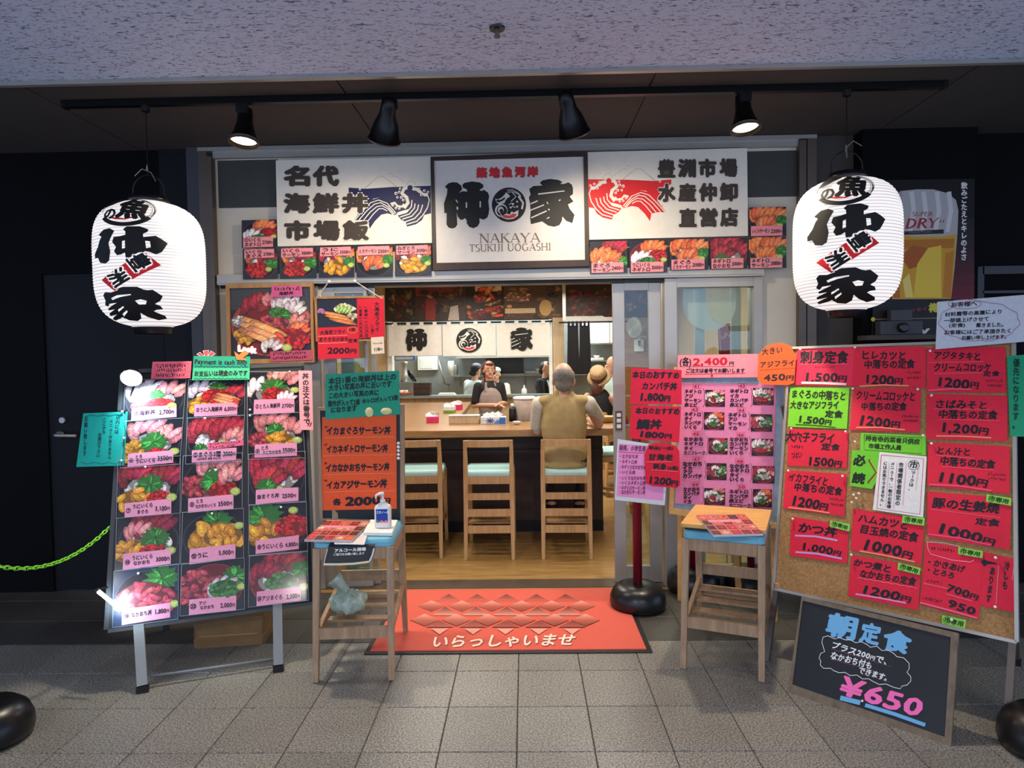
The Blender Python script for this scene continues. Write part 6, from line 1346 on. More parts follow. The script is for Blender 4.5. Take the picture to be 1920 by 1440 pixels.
t_ = PP.at(1362, 800, -.03); b_ = PP.at(1362, 970, -.03); MB().bar(t_, Vector((b_.x, b_.y, 0))+ub*.22, .03, .02, ub).build('easel_leg', 'plank_top', pk)
zq = lambda x, y: (1140+x/6, 640+y/6)
zr_ = lambda x, y: (1140+x/5.647, 800+y/5.647)
pinkp, pr = sheet('menu_paper', None, None, PP, [(1278, 718), (1456, 720), (1448, 954), (1266, 944)], (240, 140, 184), -.006, parent=pk)
grid = [('41', (955, 480), ['ネギトロ', 'アジ', 'サーモン', '赤エビ'], (860, 1065, 565, 715), (1095, 545, 1315, 735)), ('42', (1465, 475), ['ネギトロ', 'イカ', 'カンパチ', '赤エビ'], (1370, 1590, 560, 715), (1630, 525, 1865, 718)),
        ('43', (935, 738), ['ネギトロ', 'タイ', 'カンパチ', 'いくら'], (858, 1058, 820, 965), (1080, 795, 1308, 995)), ('44', (1455, 748), ['ネギトロ', 'アジ', 'サーモン', 'イカ'], (1350, 1570, 828, 975), (1605, 818, 1845, 1015)),
        ('45', (945, 1010), ['なかおち', 'ネギトロ', 'タイ', 'カニフレーク'], (850, 1085, 1100, 1255), (1130, 1085, 1345, 1270)), ('46', (1448, 1025), ['なかおち', 'カンパチ', 'サーモン', 'いくら'], (1365, 1590, 1105, 1255), (1615, 1095, 1860, 1290))]
g2 = [('47', (895, 320), ['なかおち', 'イカ', 'アジ', 'カンパチ'], (790, 1010, 395, 525), (1045, 385, 1255, 565)), ('48', (1350, 340), ['なかおち', 'ネギトロ', 'タイ', 'いくら'], (1285, 1510, 418, 560), (1530, 415, 1760, 600)),
      ('49', (878, 588), ['なかおち', 'カンパチ', 'タイ', 'イカ'], (795, 985, 665, 795), (1020, 650, 1240, 830)), ('50', (1370, 612), ['ネギトロ', 'カンパチ', '赤エビ', 'カニフレーク'], (1280, 1500, 690, 835), (1535, 660, 1735, 855))]
specs = ['mix3', 'mix1', 'mix_roe', 'aji', 'aji_tuna', 'mix1', 'aji', 'tuna3', 'mix3', 'mix_roe']; n_ = 0
for f, G_, kk in ((zq, grid, 6), (zr_, g2, 5.647)):
    for num, (nx_, ny_), names, (xa, xb, ya, yb), ph_ in G_:
        pr.text(num, f(nx_+8, ny_+26), f(nx_+82, ny_+26), 8, (190, 30, 60), .03, .02); pr.stroke(C(f, (nx_, ny_), (nx_+92, ny_), (nx_+92, ny_+52), (nx_, ny_+52), (nx_, ny_)), .6, (190, 30, 60))
        for i, nm in enumerate(names):
            y = ya+(yb-ya)*i/3; w_ = (xb-xa)*min(1.05, len(nm)/4.2)
            pr.text(nm, f(xa, y-2), f(xa+w_, y+2), 48/kk, BLACKISH, .055)
        pr.stroke(C(f, (ph_[0]-22, ya-35), (ph_[0]-8, ya+10), (ph_[0]-14, (ya+yb)/2), (ph_[0]-8, yb-10), (ph_[0]-28, yb+25)), .7, BLACKISH)
        q_ = C(f, (ph_[0], ph_[1]), (ph_[2], ph_[1]+4), (ph_[2], ph_[3]+2), (ph_[0], ph_[3]-2)); n_ += 1
        pp = Print(PP.at, -.0045); Region(pp, q_).bowl(FOOD[specs[n_-1]]+[('squid', -.15, .3, .34), ('rice', .25, .05, .2), ('leaf', .05, .15, .14)], (36, 22, 26), **RB_RIM); pp.build('bowl_photo', 'photo', pinkp)
pr.build('lettering', 'ink', pinkp)
slip('title_paper', PP, [zq(785, 155), zq(1690, 140), zq(1685, 405), zq(780, 412)], (250, 150, 166), .01, pk, [('(各)', zq(805, 230), zq(940, 228), 17), ('2,400', zq(955, 228), zq(1345, 222), 19, (210, 24, 50)), ('円', zq(1360, 250), zq(1420, 248), 8), ('ご注文は番号でお願いします', zq(875, 332), zq(1540, 326), 8.5), ('l', C(zq, (810, 285), (1430, 282)), .6, (120, 40, 50)), ('l', C(zq, (865, 370), (1545, 358)), 1, (200, 30, 50)), ('l', C(zq, (1168, 375), (1168, 400)), 4, (190, 40, 60))])

paper('notice_strip', 'orange rounded fried horse mackerel sign at the left edge of the cork board', RP, [(1437, 648), (1465, 642), (1482, 648), (1493, 668), (1489, 718), (1478, 722), (1430, 721), (1420, 712), (1422, 665)], (246, 90, 34), [('大きい', (1428, 660), (1468, 656), 14), ('アジフライ', (1424, 684), (1491, 680), 13), ('450円', (1432, 708), (1489, 706), 17), ('l', [(1424, 694), (1490, 690)], .8, (190, 60, 20))], .02, 'price sheet')

# ================================================================== SIGNS ON THE RED POLE
pg = onZ(1195, 1150); pg = Vector((onZ(1196, 1139).x, onZ(1196, 1139).y, 0))
ps = thing('pole_stand', 'dark red pole on a round black weighted base beside the mat', 'pole stand', pg)
MB().lathe([(.13, 0), (.165, .01), (.172, .04), (.168, .08), (.15, .12), (.115, .148), (.07, .156), (.045, .15), (.03, .15)], pg, 36).build('base', 'black_plastic', ps, smooth=True)
MB().lathe([(.028, .14), (.028, 1.22), (.02, 1.235)], pg, 18).build('pole', 'pole_red', ps, smooth=True)
PL = Plane(pg+Vector((0, -.045, 1)), (-.06, -1, 0), None)
paper('price_sheet', 'red sheet on the pole, upper one, with 1,800 yen amberjack bowl', PL, C(zq, (262, 300), (828, 322), (828, 710), (248, 705)), (222, 30, 66), [('本日のおすすめ', zq(275, 375), zq(808, 382), 14), ('カンパチ丼', zq(380, 500), zq(778, 510), 15), ('1,800円', zq(350, 620), zq(705, 630), 19)], .008, 'price sheet', 'sheets on the red pole', bold=.05)
paper('price_sheet', 'red sheet on the pole, lower one, with 1800 yen sea bream bowl', PL, C(zq, (262, 715), (822, 735), (800, 1140), (238, 1090)), (226, 28, 62), [('本日のおすすめ', zq(310, 780), zq(808, 790), 13), ('鯛丼', zq(325, 930), zq(610, 935), 19), ('1800円', zq(345, 1040), zq(720, 1060), 15)], .006, 'price sheet', 'sheets on the red pole', bold=.05)
wl_ = paper('price_sheet', 'laminated pink children menu list low on the red pole', PL, C(zr_, (102, 130), (650, 215), (600, 835), (72, 775)), (216, 220, 226), [('p', C(zr_, (115, 180), (600, 215), (585, 780), (90, 735)), (236, 150, 204))]+[(t, zr_(112, y), zr_(x, y+8), 8.5, (130, 20, 70)) for t, x, y in (('・なかおち丼', 320, 312), ('・ネギトロ丼', 310, 368), ('・ネギトロなかおち丼', 400, 425), ('・いくら丼', 290, 478), ('・いくらなかおち丼', 400, 540), ('・いくらネギトロ丼', 400, 592), ('・ネギトロサーモン丼', 395, 645), ('・なかおちサーモン丼', 395, 690))]+[('幼児、小学生用', zr_(120, 220), zr_(400, 235), 11, (90, 20, 80)), ('l', C(zr_, (118, 268), (420, 285)), 1.2, (210, 30, 70))], .01, 'price sheet', 'sheets on the red pole')
paper('price_sheet', 'red rounded 1200 yen sweet shrimp sign on the pole', PL, C(zr_, (430, 190), (500, 172), (640, 178), (720, 205), (755, 260), (765, 620), (730, 650), (480, 630), (400, 600), (385, 300)), (224, 26, 56), [('単品(一皿)', zr_(430, 222), zr_(695, 228), 7), ('甘海老', zr_(425, 320), zr_(690, 330), 13), ('刺身', zr_(475, 420), zr_(620, 425), 12), ('(6尾)', zr_(630, 435), zr_(745, 440), 8), ('1200円', zr_(425, 555), zr_(745, 590), 18), ('l', C(zr_, (405, 375), (680, 370)), .8, (250, 140, 130)), ('l', C(zr_, (460, 455), (740, 475)), .8, (250, 140, 130))], .018, 'price sheet', 'sheets on the red pole', bold=.05)

# ================================================================== ORANGE MENU BOARD ON THE LEFT CHAIR
oa = onZ(600, 977, .676); ob = onZ(757, 979, .676)
OP = Plane((oa+ob)/2, (math.sin(math.radians(-3)), -math.cos(math.radians(-3)), 0))
OP.P = Vector((-.86, LCH.location.y+.17, .676))
om = thing('orange_menu_board', 'pine framed blackboard with orange squid bowl menu on the left chair', 'menu board', OP.at(678, 976))
OO = [(594, 764), (757, 758), (758, 980), (599, 976)]; zo_ = lambda x, y: (560+x/8, 760+y/8)
OI = [(600, 770), (750, 765), (750.5, 976), (605, 972)]
MB().slab([OP.at(*q_, -.006) for q_ in OO], OP.N, .01).build('slate', 'chalk_black', om)
for i in range(4): MB().slab([OP.at(*OO[i]), OP.at(*OO[(i+1) % 4]), OP.at(*OI[(i+1) % 4]), OP.at(*OI[i])], OP.N, .022).build('frame', 'stool_wood', om)
ORG = (240, 92, 40)
op = slip('menu_paper', OP, [(604, 782), (743, 778), (744, 954), (602, 957)], ORG, -.003, om, [('イカまぐろサーモン丼', zo_(415, 385), zo_(1380, 370), 16), ('イカネギトロサーモン丼', zo_(415, 660), zo_(1340, 640), 16), ('イカなかおちサーモン丼', zo_(405, 940), zo_(1365, 920), 16), ('イカアジサーモン丼', zo_(415, 1200), zo_(1325, 1170), 16), ('各', (624, 941), (640, 941), 13), ('2000円', (648, 940), (733, 937), 21)]+[('s', zo_(385, y), zo_(430, y), 5, 3) for y in (325, 590, 870, 1130)]+[('l', C(zo_, (370, y), (900, y-15), (1440, y-20)), .8, (250, 150, 110)) for y in (490, 760, 1040, 1300)], BLACKISH, .055)
for k in range(5): MB().lathe([(.001, 0), (.008, 0), (.009, .004), (.006, .008), (.001, .009)], OP.at(747.5, 831+7*k, .0005), 12, OP.N.to_track_quat('Z', 'Y').to_matrix().to_4x4()).build('magnet', 'white_plastic', om, smooth=True)
gn = slip('note_paper', OP, [zp(1065, 1020), zp(1760, 985), zp(1770, 1400), zp(1062, 1448)], (40, 158, 124), .006, om, [('本日1番の海鮮丼は上の', zp(1090, 1085), zp(1735, 1040), 13), ('大きい写真の丼に近いです', zp(1090, 1150), zp(1690, 1110), 13), ('この大きい写真の丼に', zp(1088, 1225), zp(1570, 1190), 12), ('雲丹が入って2番', zp(1085, 1300), zp(1390, 1280), 12), ('中トロが入って3番', zp(1410, 1278), zp(1750, 1240), 10), ('になります', zp(1110, 1362), zp(1360, 1340), 12)], (10, 44, 40), .05)
for q_, r_ in (((1478, 1380), 1.15), ((1640, 1370), .8)):
    P = OP.at(*zp(*q_), .008); rr = OP.N.to_track_quat('Z', 'Y').to_matrix().to_4x4()
    MB().ball(P, .026*(1.25 if r_ < 1 else .9), .024*r_, .006, 16, 6, rr.to_3x3()).build('magnet', plain('pale_yellow_magnet', (222, 216, 150), .5), om, smooth=True)
# ================================================================== PEOPLE
TMP = bpy.data.scenes.new('scratch')
def blob(name, prims, mat, parent, voxel=.012, smooth=3):
    """one continuous surface grown from overlapping rounded forms"""
    mb = MB()
    for p in prims:
        if p[0] == 'e': mb.ball(p[1], *p[2], n=16, m=12, rot=p[3] if len(p) > 3 else None)
        else:
            pts, rs = p[1], p[2]; mb.tube(pts, list(rs), 12)
            for q_, r in zip(pts, rs): mb.ball(q_, r, n=12, m=8)
    me = mb.mesh(name); o = bpy.data.objects.new(name, me); TMP.collection.objects.link(o)
    r = o.modifiers.new('r', 'REMESH'); r.mode = 'VOXEL'; r.voxel_size = voxel
    s = o.modifiers.new('s', 'SMOOTH'); s.iterations = smooth; s.factor = .5
    vl = TMP.view_layers[0]; vl.update(); dg = vl.depsgraph
    nm = bpy.data.meshes.new_from_object(o.evaluated_get(dg)); bpy.data.objects.remove(o); bpy.data.meshes.remove(me)
    nm.name = name; nm.polygons.foreach_set('use_smooth', [True]*len(nm.polygons)); nm.materials.clear(); nm.materials.append(M[mat])
    ob = bpy.data.objects.new(name, nm); place(ob, parent); WM[ob] = Matrix(); return ob
V = Vector
def frame(P, yaw):
    """body frame: s = to the person's right as seen from behind, f = facing direction"""
    a = math.radians(yaw); f = V((math.sin(a), math.cos(a), 0)); s = V((math.cos(a), -math.sin(a), 0)); P = V(P)
    return lambda x, y, z: P+s*x+f*y+V((0, 0, z))
def hand(wrist, direction, up, k=1.0, curl=.5, side=1):
    """palm and five bent fingers of unequal length"""
    d = V(direction).normalized(); u = V(up).normalized(); x = d.cross(u).normalized()*side; w = V(wrist)
    pr = [('e', w+d*.045*k, (.038*k, .02*k, .05*k), V((0, 0, 1)).rotation_difference(d).to_matrix())]
    for i, (off, L) in enumerate(((-.027, .062), (-.009, .072), (.009, .068), (.026, .052))):
        b = w+d*.08*k+x*off*k; m1 = b+d*L*.5*k-u*.004*k; e = m1+(d*math.cos(curl)-u*math.sin(curl)).normalized()*L*.55*k
        pr.append(('t', [b-d*.02*k, b, m1, e], (.0095*k, .0092*k, .0088*k, .0075*k)))
    b = w+d*.03*k-x*.03*k; pr.append(('t', [b, b-x*.022*k+d*.025*k, b-x*.02*k+d*.055*k-u*.01*k], (.0115*k, .0105*k, .0085*k)))
    return pr
def head(F, z0, k=1.0, tilt=0.):
    """F maps (right, forward, up); z0 = chin height; returns skin prims"""
    return [('e', F(0, -.005, z0+.135*k), (.075*k, .092*k, .105*k)), ('e', F(0, .02*k, z0+.06*k), (.056*k, .065*k, .06*k)), ('e', F(0, .092*k, z0+.085*k), (.013*k, .02*k, .022*k)), ('e', F(0, .085*k, z0+.1*k), (.01*k, .014*k, .03*k)),
            ('e', F(-.077*k, -.01, z0+.1*k), (.012*k, .022*k, .032*k)), ('e', F(.077*k, -.01, z0+.1*k), (.012*k, .022*k, .032*k)), ('e', F(0, .07*k, z0+.02*k), (.025*k, .022*k, .018*k)),
            ('t', [F(0, -.03, z0-.09), F(0, -.01, z0+.04*k)], (.055, .05*k))]
def face(F, z0, k, t, smile=False):
    for sx in (-1, 1):
        MB().ball(F(sx*.031*k, .083*k, z0+.115*k), .011*k, .008*k, .006*k, 10, 6).build('eye', 'white_plastic', t, smooth=True)
        MB().ball(F(sx*.031*k, .0895*k, z0+.115*k), .0055*k, n=8, m=6).build('iris', 'hair_black', t, smooth=True)
        MB().tube([F(sx*.014*k, .092*k, z0+.136*k), F(sx*.03*k, .09*k, z0+.141*k), F(sx*.047*k, .08*k, z0+.135*k)], .0035*k, 6).build('eyebrow', 'hair_black', t)
    MB().tube([F(-.026*k, .083*k, z0+.05*k+(.006 if smile else 0)), F(0, .091*k, z0+.045*k), F(.026*k, .083*k, z0+.05*k+(.006 if smile else 0))], [.003*k, .006*k, .003*k], 8).build('mouth', plain('lips', (168, 78, 76), .5), t, smooth=True)

# ---- man in the tan vest, seen from behind
hx = onY(1057, 712, 5.36); mp = V((hx.x, 5.38, 0)); zc_ = onY(1057, 736, 5.38).z-.02
F = frame((mp.x, mp.y, 0), 4)
t = thing('person', 'seated man seen from behind in a tan vest with short grey hair', 'person', (mp.x, mp.y, .68))
zs = onY(1057, 752, 5.38).z
el = onY(1004, 812, 5.52); er = onY(1122, 795, 5.55)
skin = head(F, zc_, 1.06)+[('e', F(0, 0, zs-.1), (.17, .1, .14)), ('e', F(0, 0, .95), (.16, .11, .25)), ('e', F(0, .0, .77), (.17, .13, .09)),
     ('t', [F(-.2, 0, zs-.03), el+V((.02, 0, .02)), V((el.x+.10, el.y+.28, ZC+.05))], (.05, .042, .03)), ('t', [F(.2, 0, zs-.03), er, V((er.x-.04, er.y+.26, ZC+.05))], (.05, .042, .03)),
     ('t', [F(-.1, .05, .76), F(-.12, .42, .76), F(-.12, .40, .32)], (.08, .062, .045)), ('t', [F(.1, .05, .76), F(.12, .42, .76), F(.12, .40, .32)], (.08, .062, .045)),
     ('t', [F(-.12, .38, .3), F(-.12, .5, .275)], (.045, .035)), ('t', [F(.12, .38, .3), F(.12, .5, .275)], (.045, .035))]
skin += hand(V((el.x+.10, el.y+.28, ZC+.045)), (.3, .9, 0), (0, 0, 1), 1, .6, 1)+hand(V((er.x-.04, er.y+.26, ZC+.045)), (-.3, .9, 0), (0, 0, 1), 1, .6, -1)
blob('body', skin, 'skin', t, .009)
blob('hair', [('e', F(0, -.04, zc_+.135), (.088, .082, .088)), ('e', F(0, -.088, zc_+.08), (.068, .03, .05)), ('e', F(-.066, .015, zc_+.15), (.024, .06, .045)), ('e', F(.066, .015, zc_+.15), (.024, .06, .045))], 'hair_grey', t, .008)
blob('vest', [('e', F(0, -.01, zs-.07), (.185, .108, .12)), ('e', F(-.125, -.01, zs-.0), (.098, .07, .05)), ('e', F(.125, -.01, zs-.0), (.098, .07, .05)), ('e', F(0, -.02, 1.0), (.185, .125, .26)), ('e', F(0, -.03, .80), (.195, .135, .12)), ('t', [F(-.055, -.02, zs+.05), F(.055, -.02, zs+.05)], (.035, .035)), ('e', F(0, -.05, .7), (.175, .1, .05))], 'vest', t, .012)
blob('shirt_sleeve', [('e', F(-.195, 0, zs-.02), (.062, .066, .062)), ('t', [F(-.2, 0, zs-.03), el+V((.012, -.02, .07))], (.06, .058))], 'shirt_pale', t, .01)
blob('shirt_sleeve', [('e', F(.195, 0, zs-.02), (.062, .066, .062)), ('t', [F(.2, 0, zs-.03), er+V((-.008, -.02, .06))], (.06, .058))], 'shirt_pale', t, .01)
blob('collar', [('t', [F(-.05, -.02, zs+.075), F(0, -.05, zs+.08), F(.05, -.02, zs+.075)], (.02, .022, .02))], 'vest', t, .008)
blob('trousers', [('e', F(0, 0, .74), (.185, .145, .075)), ('t', [F(-.1, .03, .765), F(-.12, .43, .765), F(-.12, .40, .34)], (.092, .075, .06)), ('t', [F(.1, .03, .765), F(.12, .43, .765), F(.12, .40, .34)], (.092, .075, .06))], 'trouser', t, .012)
for sx in (-1, 1): blob('shoe', [('t', [F(sx*.12, .38, .275), F(sx*.12, .52, .265)], (.05, .042))], 'shirt_black', t, .01)

# ---- waitress with apron behind the counter, facing us
WY = 9.4; hx = onY(917, 700, WY); t = thing('person', 'smiling woman in a black top and grey apron standing behind the counter', 'person', (hx.x, WY, .006))
F = frame((hx.x, WY, 0), 165); z0 = onY(917, 709, WY).z; zs = z0-.07
hl = onY(937, 760, WY-.24)
skin = head(F, z0, 1.0)+[('e', F(0, 0, zs-.12), (.15, .095, .14)), ('e', F(0, 0, .97), (.14, .1, .25)), ('e', F(0, 0, .78), (.15, .11, .14)), ('t', [F(-.075, 0, .75), F(-.075, 0, .42), F(-.07, 0, .08)], (.072, .052, .04)), ('t', [F(.075, 0, .75), F(.075, 0, .42), F(.07, 0, .08)], (.072, .052, .04)),
        ('t', [F(-.07, -.02, .05), F(-.07, .12, .04)], (.04, .03)), ('t', [F(.07, -.02, .05), F(.07, .12, .04)], (.04, .03)),
        ('t', [F(.165, 0, zs-.04), F(.215, .02, zs-.3), hl+V((-.05, .03, .0))], (.05, .042, .028)), ('t', [F(-.165, 0, zs-.04), F(-.2, .03, zs-.28), hl+V((.04, .04, .03))], (.05, .042, .028))]
skin += hand(hl+V((-.04, .03, 0)), (1, -.5, -.1), (0, 0, 1), .85, .7, 1)+hand(hl+V((.03, .04, .03)), (-.8, -.6, -.2), (0, 0, 1), .85, .7, -1)
blob('body', skin, 'skin', t, .008)
face(F, z0, 1.0, t, True)
blob('hair', [('e', F(0, -.03, z0+.158), (.086, .096, .09)), ('e', F(0, .066, z0+.192), (.06, .026, .026)), ('t', [F(-.076, -.01, z0+.15), F(-.078, -.02, z0+.06)], (.024, .018)), ('t', [F(.076, -.01, z0+.15), F(.078, -.02, z0+.06)], (.024, .018)), ('e', F(0, -.075, z0+.08), (.07, .04, .08)), ('t', [F(.05, -.05, z0+.02), F(.09, .0, z0-.06), F(.09, .06, z0-.13)], (.03, .024, .012))], 'hair_brown', t, .008)
blob('shirt', [('e', F(0, 0, zs-.12), (.175, .115, .16)), ('e', F(0, 0, 1.0), (.165, .12, .25)), ('t', [F(.16, 0, zs-.045), F(.205, .02, zs-.25)], (.064, .06)), ('t', [F(-.16, 0, zs-.045), F(-.19, .025, zs-.23)], (.064, .06)), ('e', F(0, -.01, zs-.015), (.075, .065, .04))], 'shirt_black', t, .009)
blob('apron', [('e', F(0, .07, zs-.24), (.12, .085, .18)), ('e', F(0, .055, .92), (.17, .11, .26)), ('e', F(0, .035, .66), (.19, .13, .26)), ('t', [F(-.075, .1, zs-.1), F(-.06, .07, zs-.0)], (.016, .018)), ('t', [F(.075, .1, zs-.1), F(.06, .07, zs-.0)], (.016, .018))], 'apron', t, .009)
blob('trousers', [('e', F(0, 0, .78), (.145, .115, .12)), ('t', [F(-.075, 0, .75), F(-.075, 0, .42), F(-.07, 0, .1)], (.08, .062, .052)), ('t', [F(.075, 0, .75), F(.075, 0, .42), F(.07, 0, .1)], (.08, .062, .052))], 'trouser', t, .012)

def standing(px, py_chin, Y, yaw, label, top, hair=None, cap=None, k=1.0, lean=0., facing=False, neck=None, extra=None, base_z=.006):
    hx = onY(px, py_chin, Y); z0 = hx.z; zs = z0-.07; F0 = frame((hx.x, Y, 0), yaw); F = lambda x, y, z: F0(x, y+lean*max(0, z-.8), z)
    t = thing('person', label, 'person', (hx.x, Y, base_z))
    sk = head(F, z0, k)+[('e', F(0, 0, zs-.12), (.17, .1, .14)), ('e', F(0, 0, (zs+.6)/2), (.16, .11, (zs-.6)/2)), ('e', F(0, 0, .7), (.165, .12, .14)), ('t', [F(-.085, 0, .7), F(-.085, 0, .4), F(-.08, 0, .07)], (.08, .058, .042)), ('t', [F(.085, 0, .7), F(.085, 0, .4), F(.08, 0, .07)], (.08, .058, .042)), ('t', [F(-.08, -.02, .05), F(-.08, .12, .04)], (.04, .03)), ('t', [F(.08, -.02, .05), F(.08, .12, .04)], (.04, .03))]
    hands = []
    for sx in (-1, 1):
        w = F(sx*.12, .33, zs-.3); sk.append(('t', [F(sx*.185, 0, zs-.03), F(sx*.225, .06, zs-.27), w], (.05, .042, .027))); d = F(0, 1, 0)-F(0, 0, 0); sk += hand(w, d, (0, 0, 1), .95, .6, sx)
    blob('body', sk, 'skin', t, .011)
    blob('shirt', [('e', F(0, 0, zs-.11), (.19, .118, .15)), ('e', F(0, 0, (zs+.6)/2), (.178, .128, (zs-.6)/2+.03)), ('e', F(0, -.01, zs-.01), (.085, .07, .04))]+[('t', [F(sx*.18, 0, zs-.035), F(sx*.222, .05, zs-.25)], (.07, .062)) for sx in (-1, 1)], top, t, .011)
    blob('trousers', [('e', F(0, 0, .7), (.172, .13, .14)), ('t', [F(-.085, 0, .7), F(-.085, 0, .4), F(-.08, 0, .1)], (.09, .07, .058)), ('t', [F(.085, 0, .7), F(.085, 0, .4), F(.08, 0, .1)], (.09, .07, .058))], 'trouser', t, .014)
    if hair: blob('hair', [('e', F(0, -.03, z0+.15*k), (.084*k, .092*k, .09*k)), ('e', F(0, -.075, z0+.08*k), (.066*k, .03, .06*k)), ('e', F(0, .05, z0+.2*k), (.06*k, .035*k, .03*k))], hair, t, .009)
    if cap: blob('cap', [('e', F(0, -.01, z0+.185*k), (.088*k, .103*k, .06*k))]+([('e', F(0, .11, z0+.165*k), (.065*k, .055*k, .01))] if cap == 'cap_grey' else []), cap, t, .008)
    if facing: face(F, z0, k, t)
    return t, F, z0, zs
t, F, z0, zs = standing(888, 708, 11.3, 40, 'cook in white with a grey cap, back turned, working in the kitchen', 'shirt_white', 'hair_black', 'cap_grey', 1.0, .12)
t, F, z0, zs = standing(930, 714, 11.9, 190, 'cook with a pale mint cap in the kitchen behind the waitress', 'shirt_pale', 'hair_black', 'cap_mint', 1.0, 0, True)
blob('apron', [('e', F(0, .06, zs-.25), (.12, .08, .2)), ('e', F(0, .05, .8), (.17, .1, .25))], 'shirt_white', t, .011)
t, F, z0, zs = standing(1024, 704, 11.4, 125, 'man in a dark jacket with a white strap at the right of the kitchen', 'shirt_black', 'hair_black', None, 1.0, 0, True)
blob('strap', [('t', [F(-.06, .07, zs-.02), F(-.07, .11, zs-.12), F(-.06, .12, zs-.3)], (.016, .018, .018)), ('t', [F(.06, .07, zs-.02), F(.07, .11, zs-.12), F(.06, .12, zs-.3)], (.016, .018, .018))], 'shirt_white', t, .008)

# ---- guest in a straw hat, sitting at the end of the counter
sp_ = V((.88, 7.97, 0)); t = thing('person', 'seated person in a black sleeveless top and straw hat at the counter end', 'person', (sp_.x, sp_.y, .68))
F = frame((sp_.x, sp_.y, 0), 35); z0 = onY(1120, 728, 7.95).z; zs = z0-.07
ee = onY(1147, 800, 6.3)
sk = head(F, z0, .98)+[('e', F(0, 0, zs-.1), (.155, .095, .13)), ('e', F(0, 0, .95), (.14, .1, .24)), ('e', F(0, 0, .77), (.16, .12, .09)),
      ('t', [F(-.17, 0, zs-.03), F(-.2, .07, zs-.27), F(-.1, .3, zs-.26)], (.046, .038, .026)), ('t', [F(.17, 0, zs-.03), F(.2, .1, zs-.24), F(.1, .3, zs-.24)], (.046, .038, .026)),
      ('t', [F(-.09, .03, .76), F(-.1, .38, .76), F(-.1, .37, .33)], (.075, .058, .042)), ('t', [F(.09, .03, .76), F(.1, .38, .76), F(.1, .37, .33)], (.075, .058, .042))]
d = F(0, 1, 0)-F(0, 0, 0); sk += hand(F(-.1, .3, zs-.26), d, (0, 0, 1), .9, .7, 1)+hand(F(.1, .3, zs-.24), d, (0, 0, 1), .9, .7, -1)
blob('body', sk, 'skin', t, .01); face(F, z0, .98, t)
blob('top', [('e', F(0, 0, zs-.11), (.158, .108, .13)), ('e', F(0, 0, .95), (.152, .112, .24)), ('e', F(0, 0, .8), (.168, .13, .1))], 'shirt_black', t, .011)
blob('hair', [('e', F(0, -.04, z0+.12), (.085, .085, .1)), ('e', F(0, -.08, z0+.0), (.07, .035, .09))], 'hair_brown', t, .01)
tl_ = Matrix.Rotation(math.radians(-22), 4, V((0, 1, 0))) @ Matrix.Rotation(math.radians(48), 4, V((1, 0, 0)))
MB().lathe([(.02, .115), (.06, .112), (.088, .09), (.096, .03), (.1, .0), (.13, -.01), (.142, -.026), (.14, -.03), (.128, -.016), (.098, -.006)], F(0, -.03, z0+.15), 32, tl_).build('straw_hat', 'straw', t, smooth=True)
MB().lathe([(.0985, .002), (.0995, .004), (.0975, .032), (.0965, .032)], F(0, -.03, z0+.15), 32, tl_).build('hat_band', 'shirt_black', t, smooth=True)
blob('trousers', [('e', F(0, 0, .74), (.17, .13, .075)), ('t', [F(-.09, .03, .765), F(-.1, .39, .765), F(-.1, .37, .35)], (.086, .07, .055)), ('t', [F(.09, .03, .765), F(.1, .39, .765), F(.1, .37, .35)], (.086, .07, .055))], 'red_brown', t, .013)
# ---- guest further back, half hidden by the door stile
t, F, z0, zs = standing(1147, 702, 9.0, 250, 'person with long brown hair at the back right, half hidden by the door', 'cap_mint', None, None, 1.0, 0, True)
blob('hair', [('e', F(0, -.03, z0+.15), (.092, .1, .096)), ('t', [F(-.08, -.01, z0+.15), F(-.09, -.02, z0-.1)], (.035, .03)), ('t', [F(.08, -.01, z0+.15), F(.09, -.02, z0-.1)], (.035, .03)), ('e', F(0, -.08, z0-.0), (.09, .04, .14))], 'hair_brown', t, .01)
bpy.data.scenes.remove(TMP)
# ================================================================== THINGS ON THE LEFT CHAIR
def flat(name, label, cat, quad, z, col, t, mat='paper', group=None):
    """sheet or booklet lying level at height z, corners measured in the photo"""
    P = Plane((0, 0, z), (0, 0, 1), (1, 0, 0)); mb = MB(); mb.cur = lin(col); mb.slab([P.at(*q_) for q_ in quad], (0, 0, 1), t); o = mb.build(name, mat, None); tag(o, label, cat, group); return o, P
zs_ = lambda x, y: (540+x/7.385, 920+y/7.385)
def cover(o, P, quad):
    pr = Print(P.at, .0004, 1.2e-5); rg = Region(pr, quad); rg.poly([(-1, -1), (1, -1), (1, 1), (-1, 1)], (214, 120, 116))
    for j in range(4):
        for i in range(5):
            x, y = -.85+.42*i, -.8+.5*j; c = random.choice([(200, 70, 70), (226, 130, 120), (150, 60, 56), (230, 170, 150), (90, 70, 60), (236, 120, 80)])
            rg.poly([(x-.18, y-.2), (x+.18, y-.2), (x+.18, y+.2), (x-.18, y+.2)], shade(c, .8)); rg.ell(x, y, .15, .16, c, 8); rg.ell(x+.04, y+.03, .07, .08, vary(c, .5), 7)
    rg.poly([(-.75, .22), (.6, .22), (.6, .45), (-.75, .45)], (240, 152, 170)); pr.build('cover_print', 'photo', o)
SZ = .676
o, P = flat('notice_sheet', 'white lined paper lying under the menu booklet on the blue seat', 'paper', C(zs_, (640, 560), (1110, 585), (1055, 745), (640, 735)), SZ+.003, (226, 222, 226), .002)
qd = C(zs_, (540, 405), (1150, 420), (880, 685), (225, 672)); o, P = flat('menu_booklet', 'pink menu booklet lying on the blue seat of the left chair', 'menu', qd, SZ+.016, (206, 190, 190), .012); cover(o, P, qd)
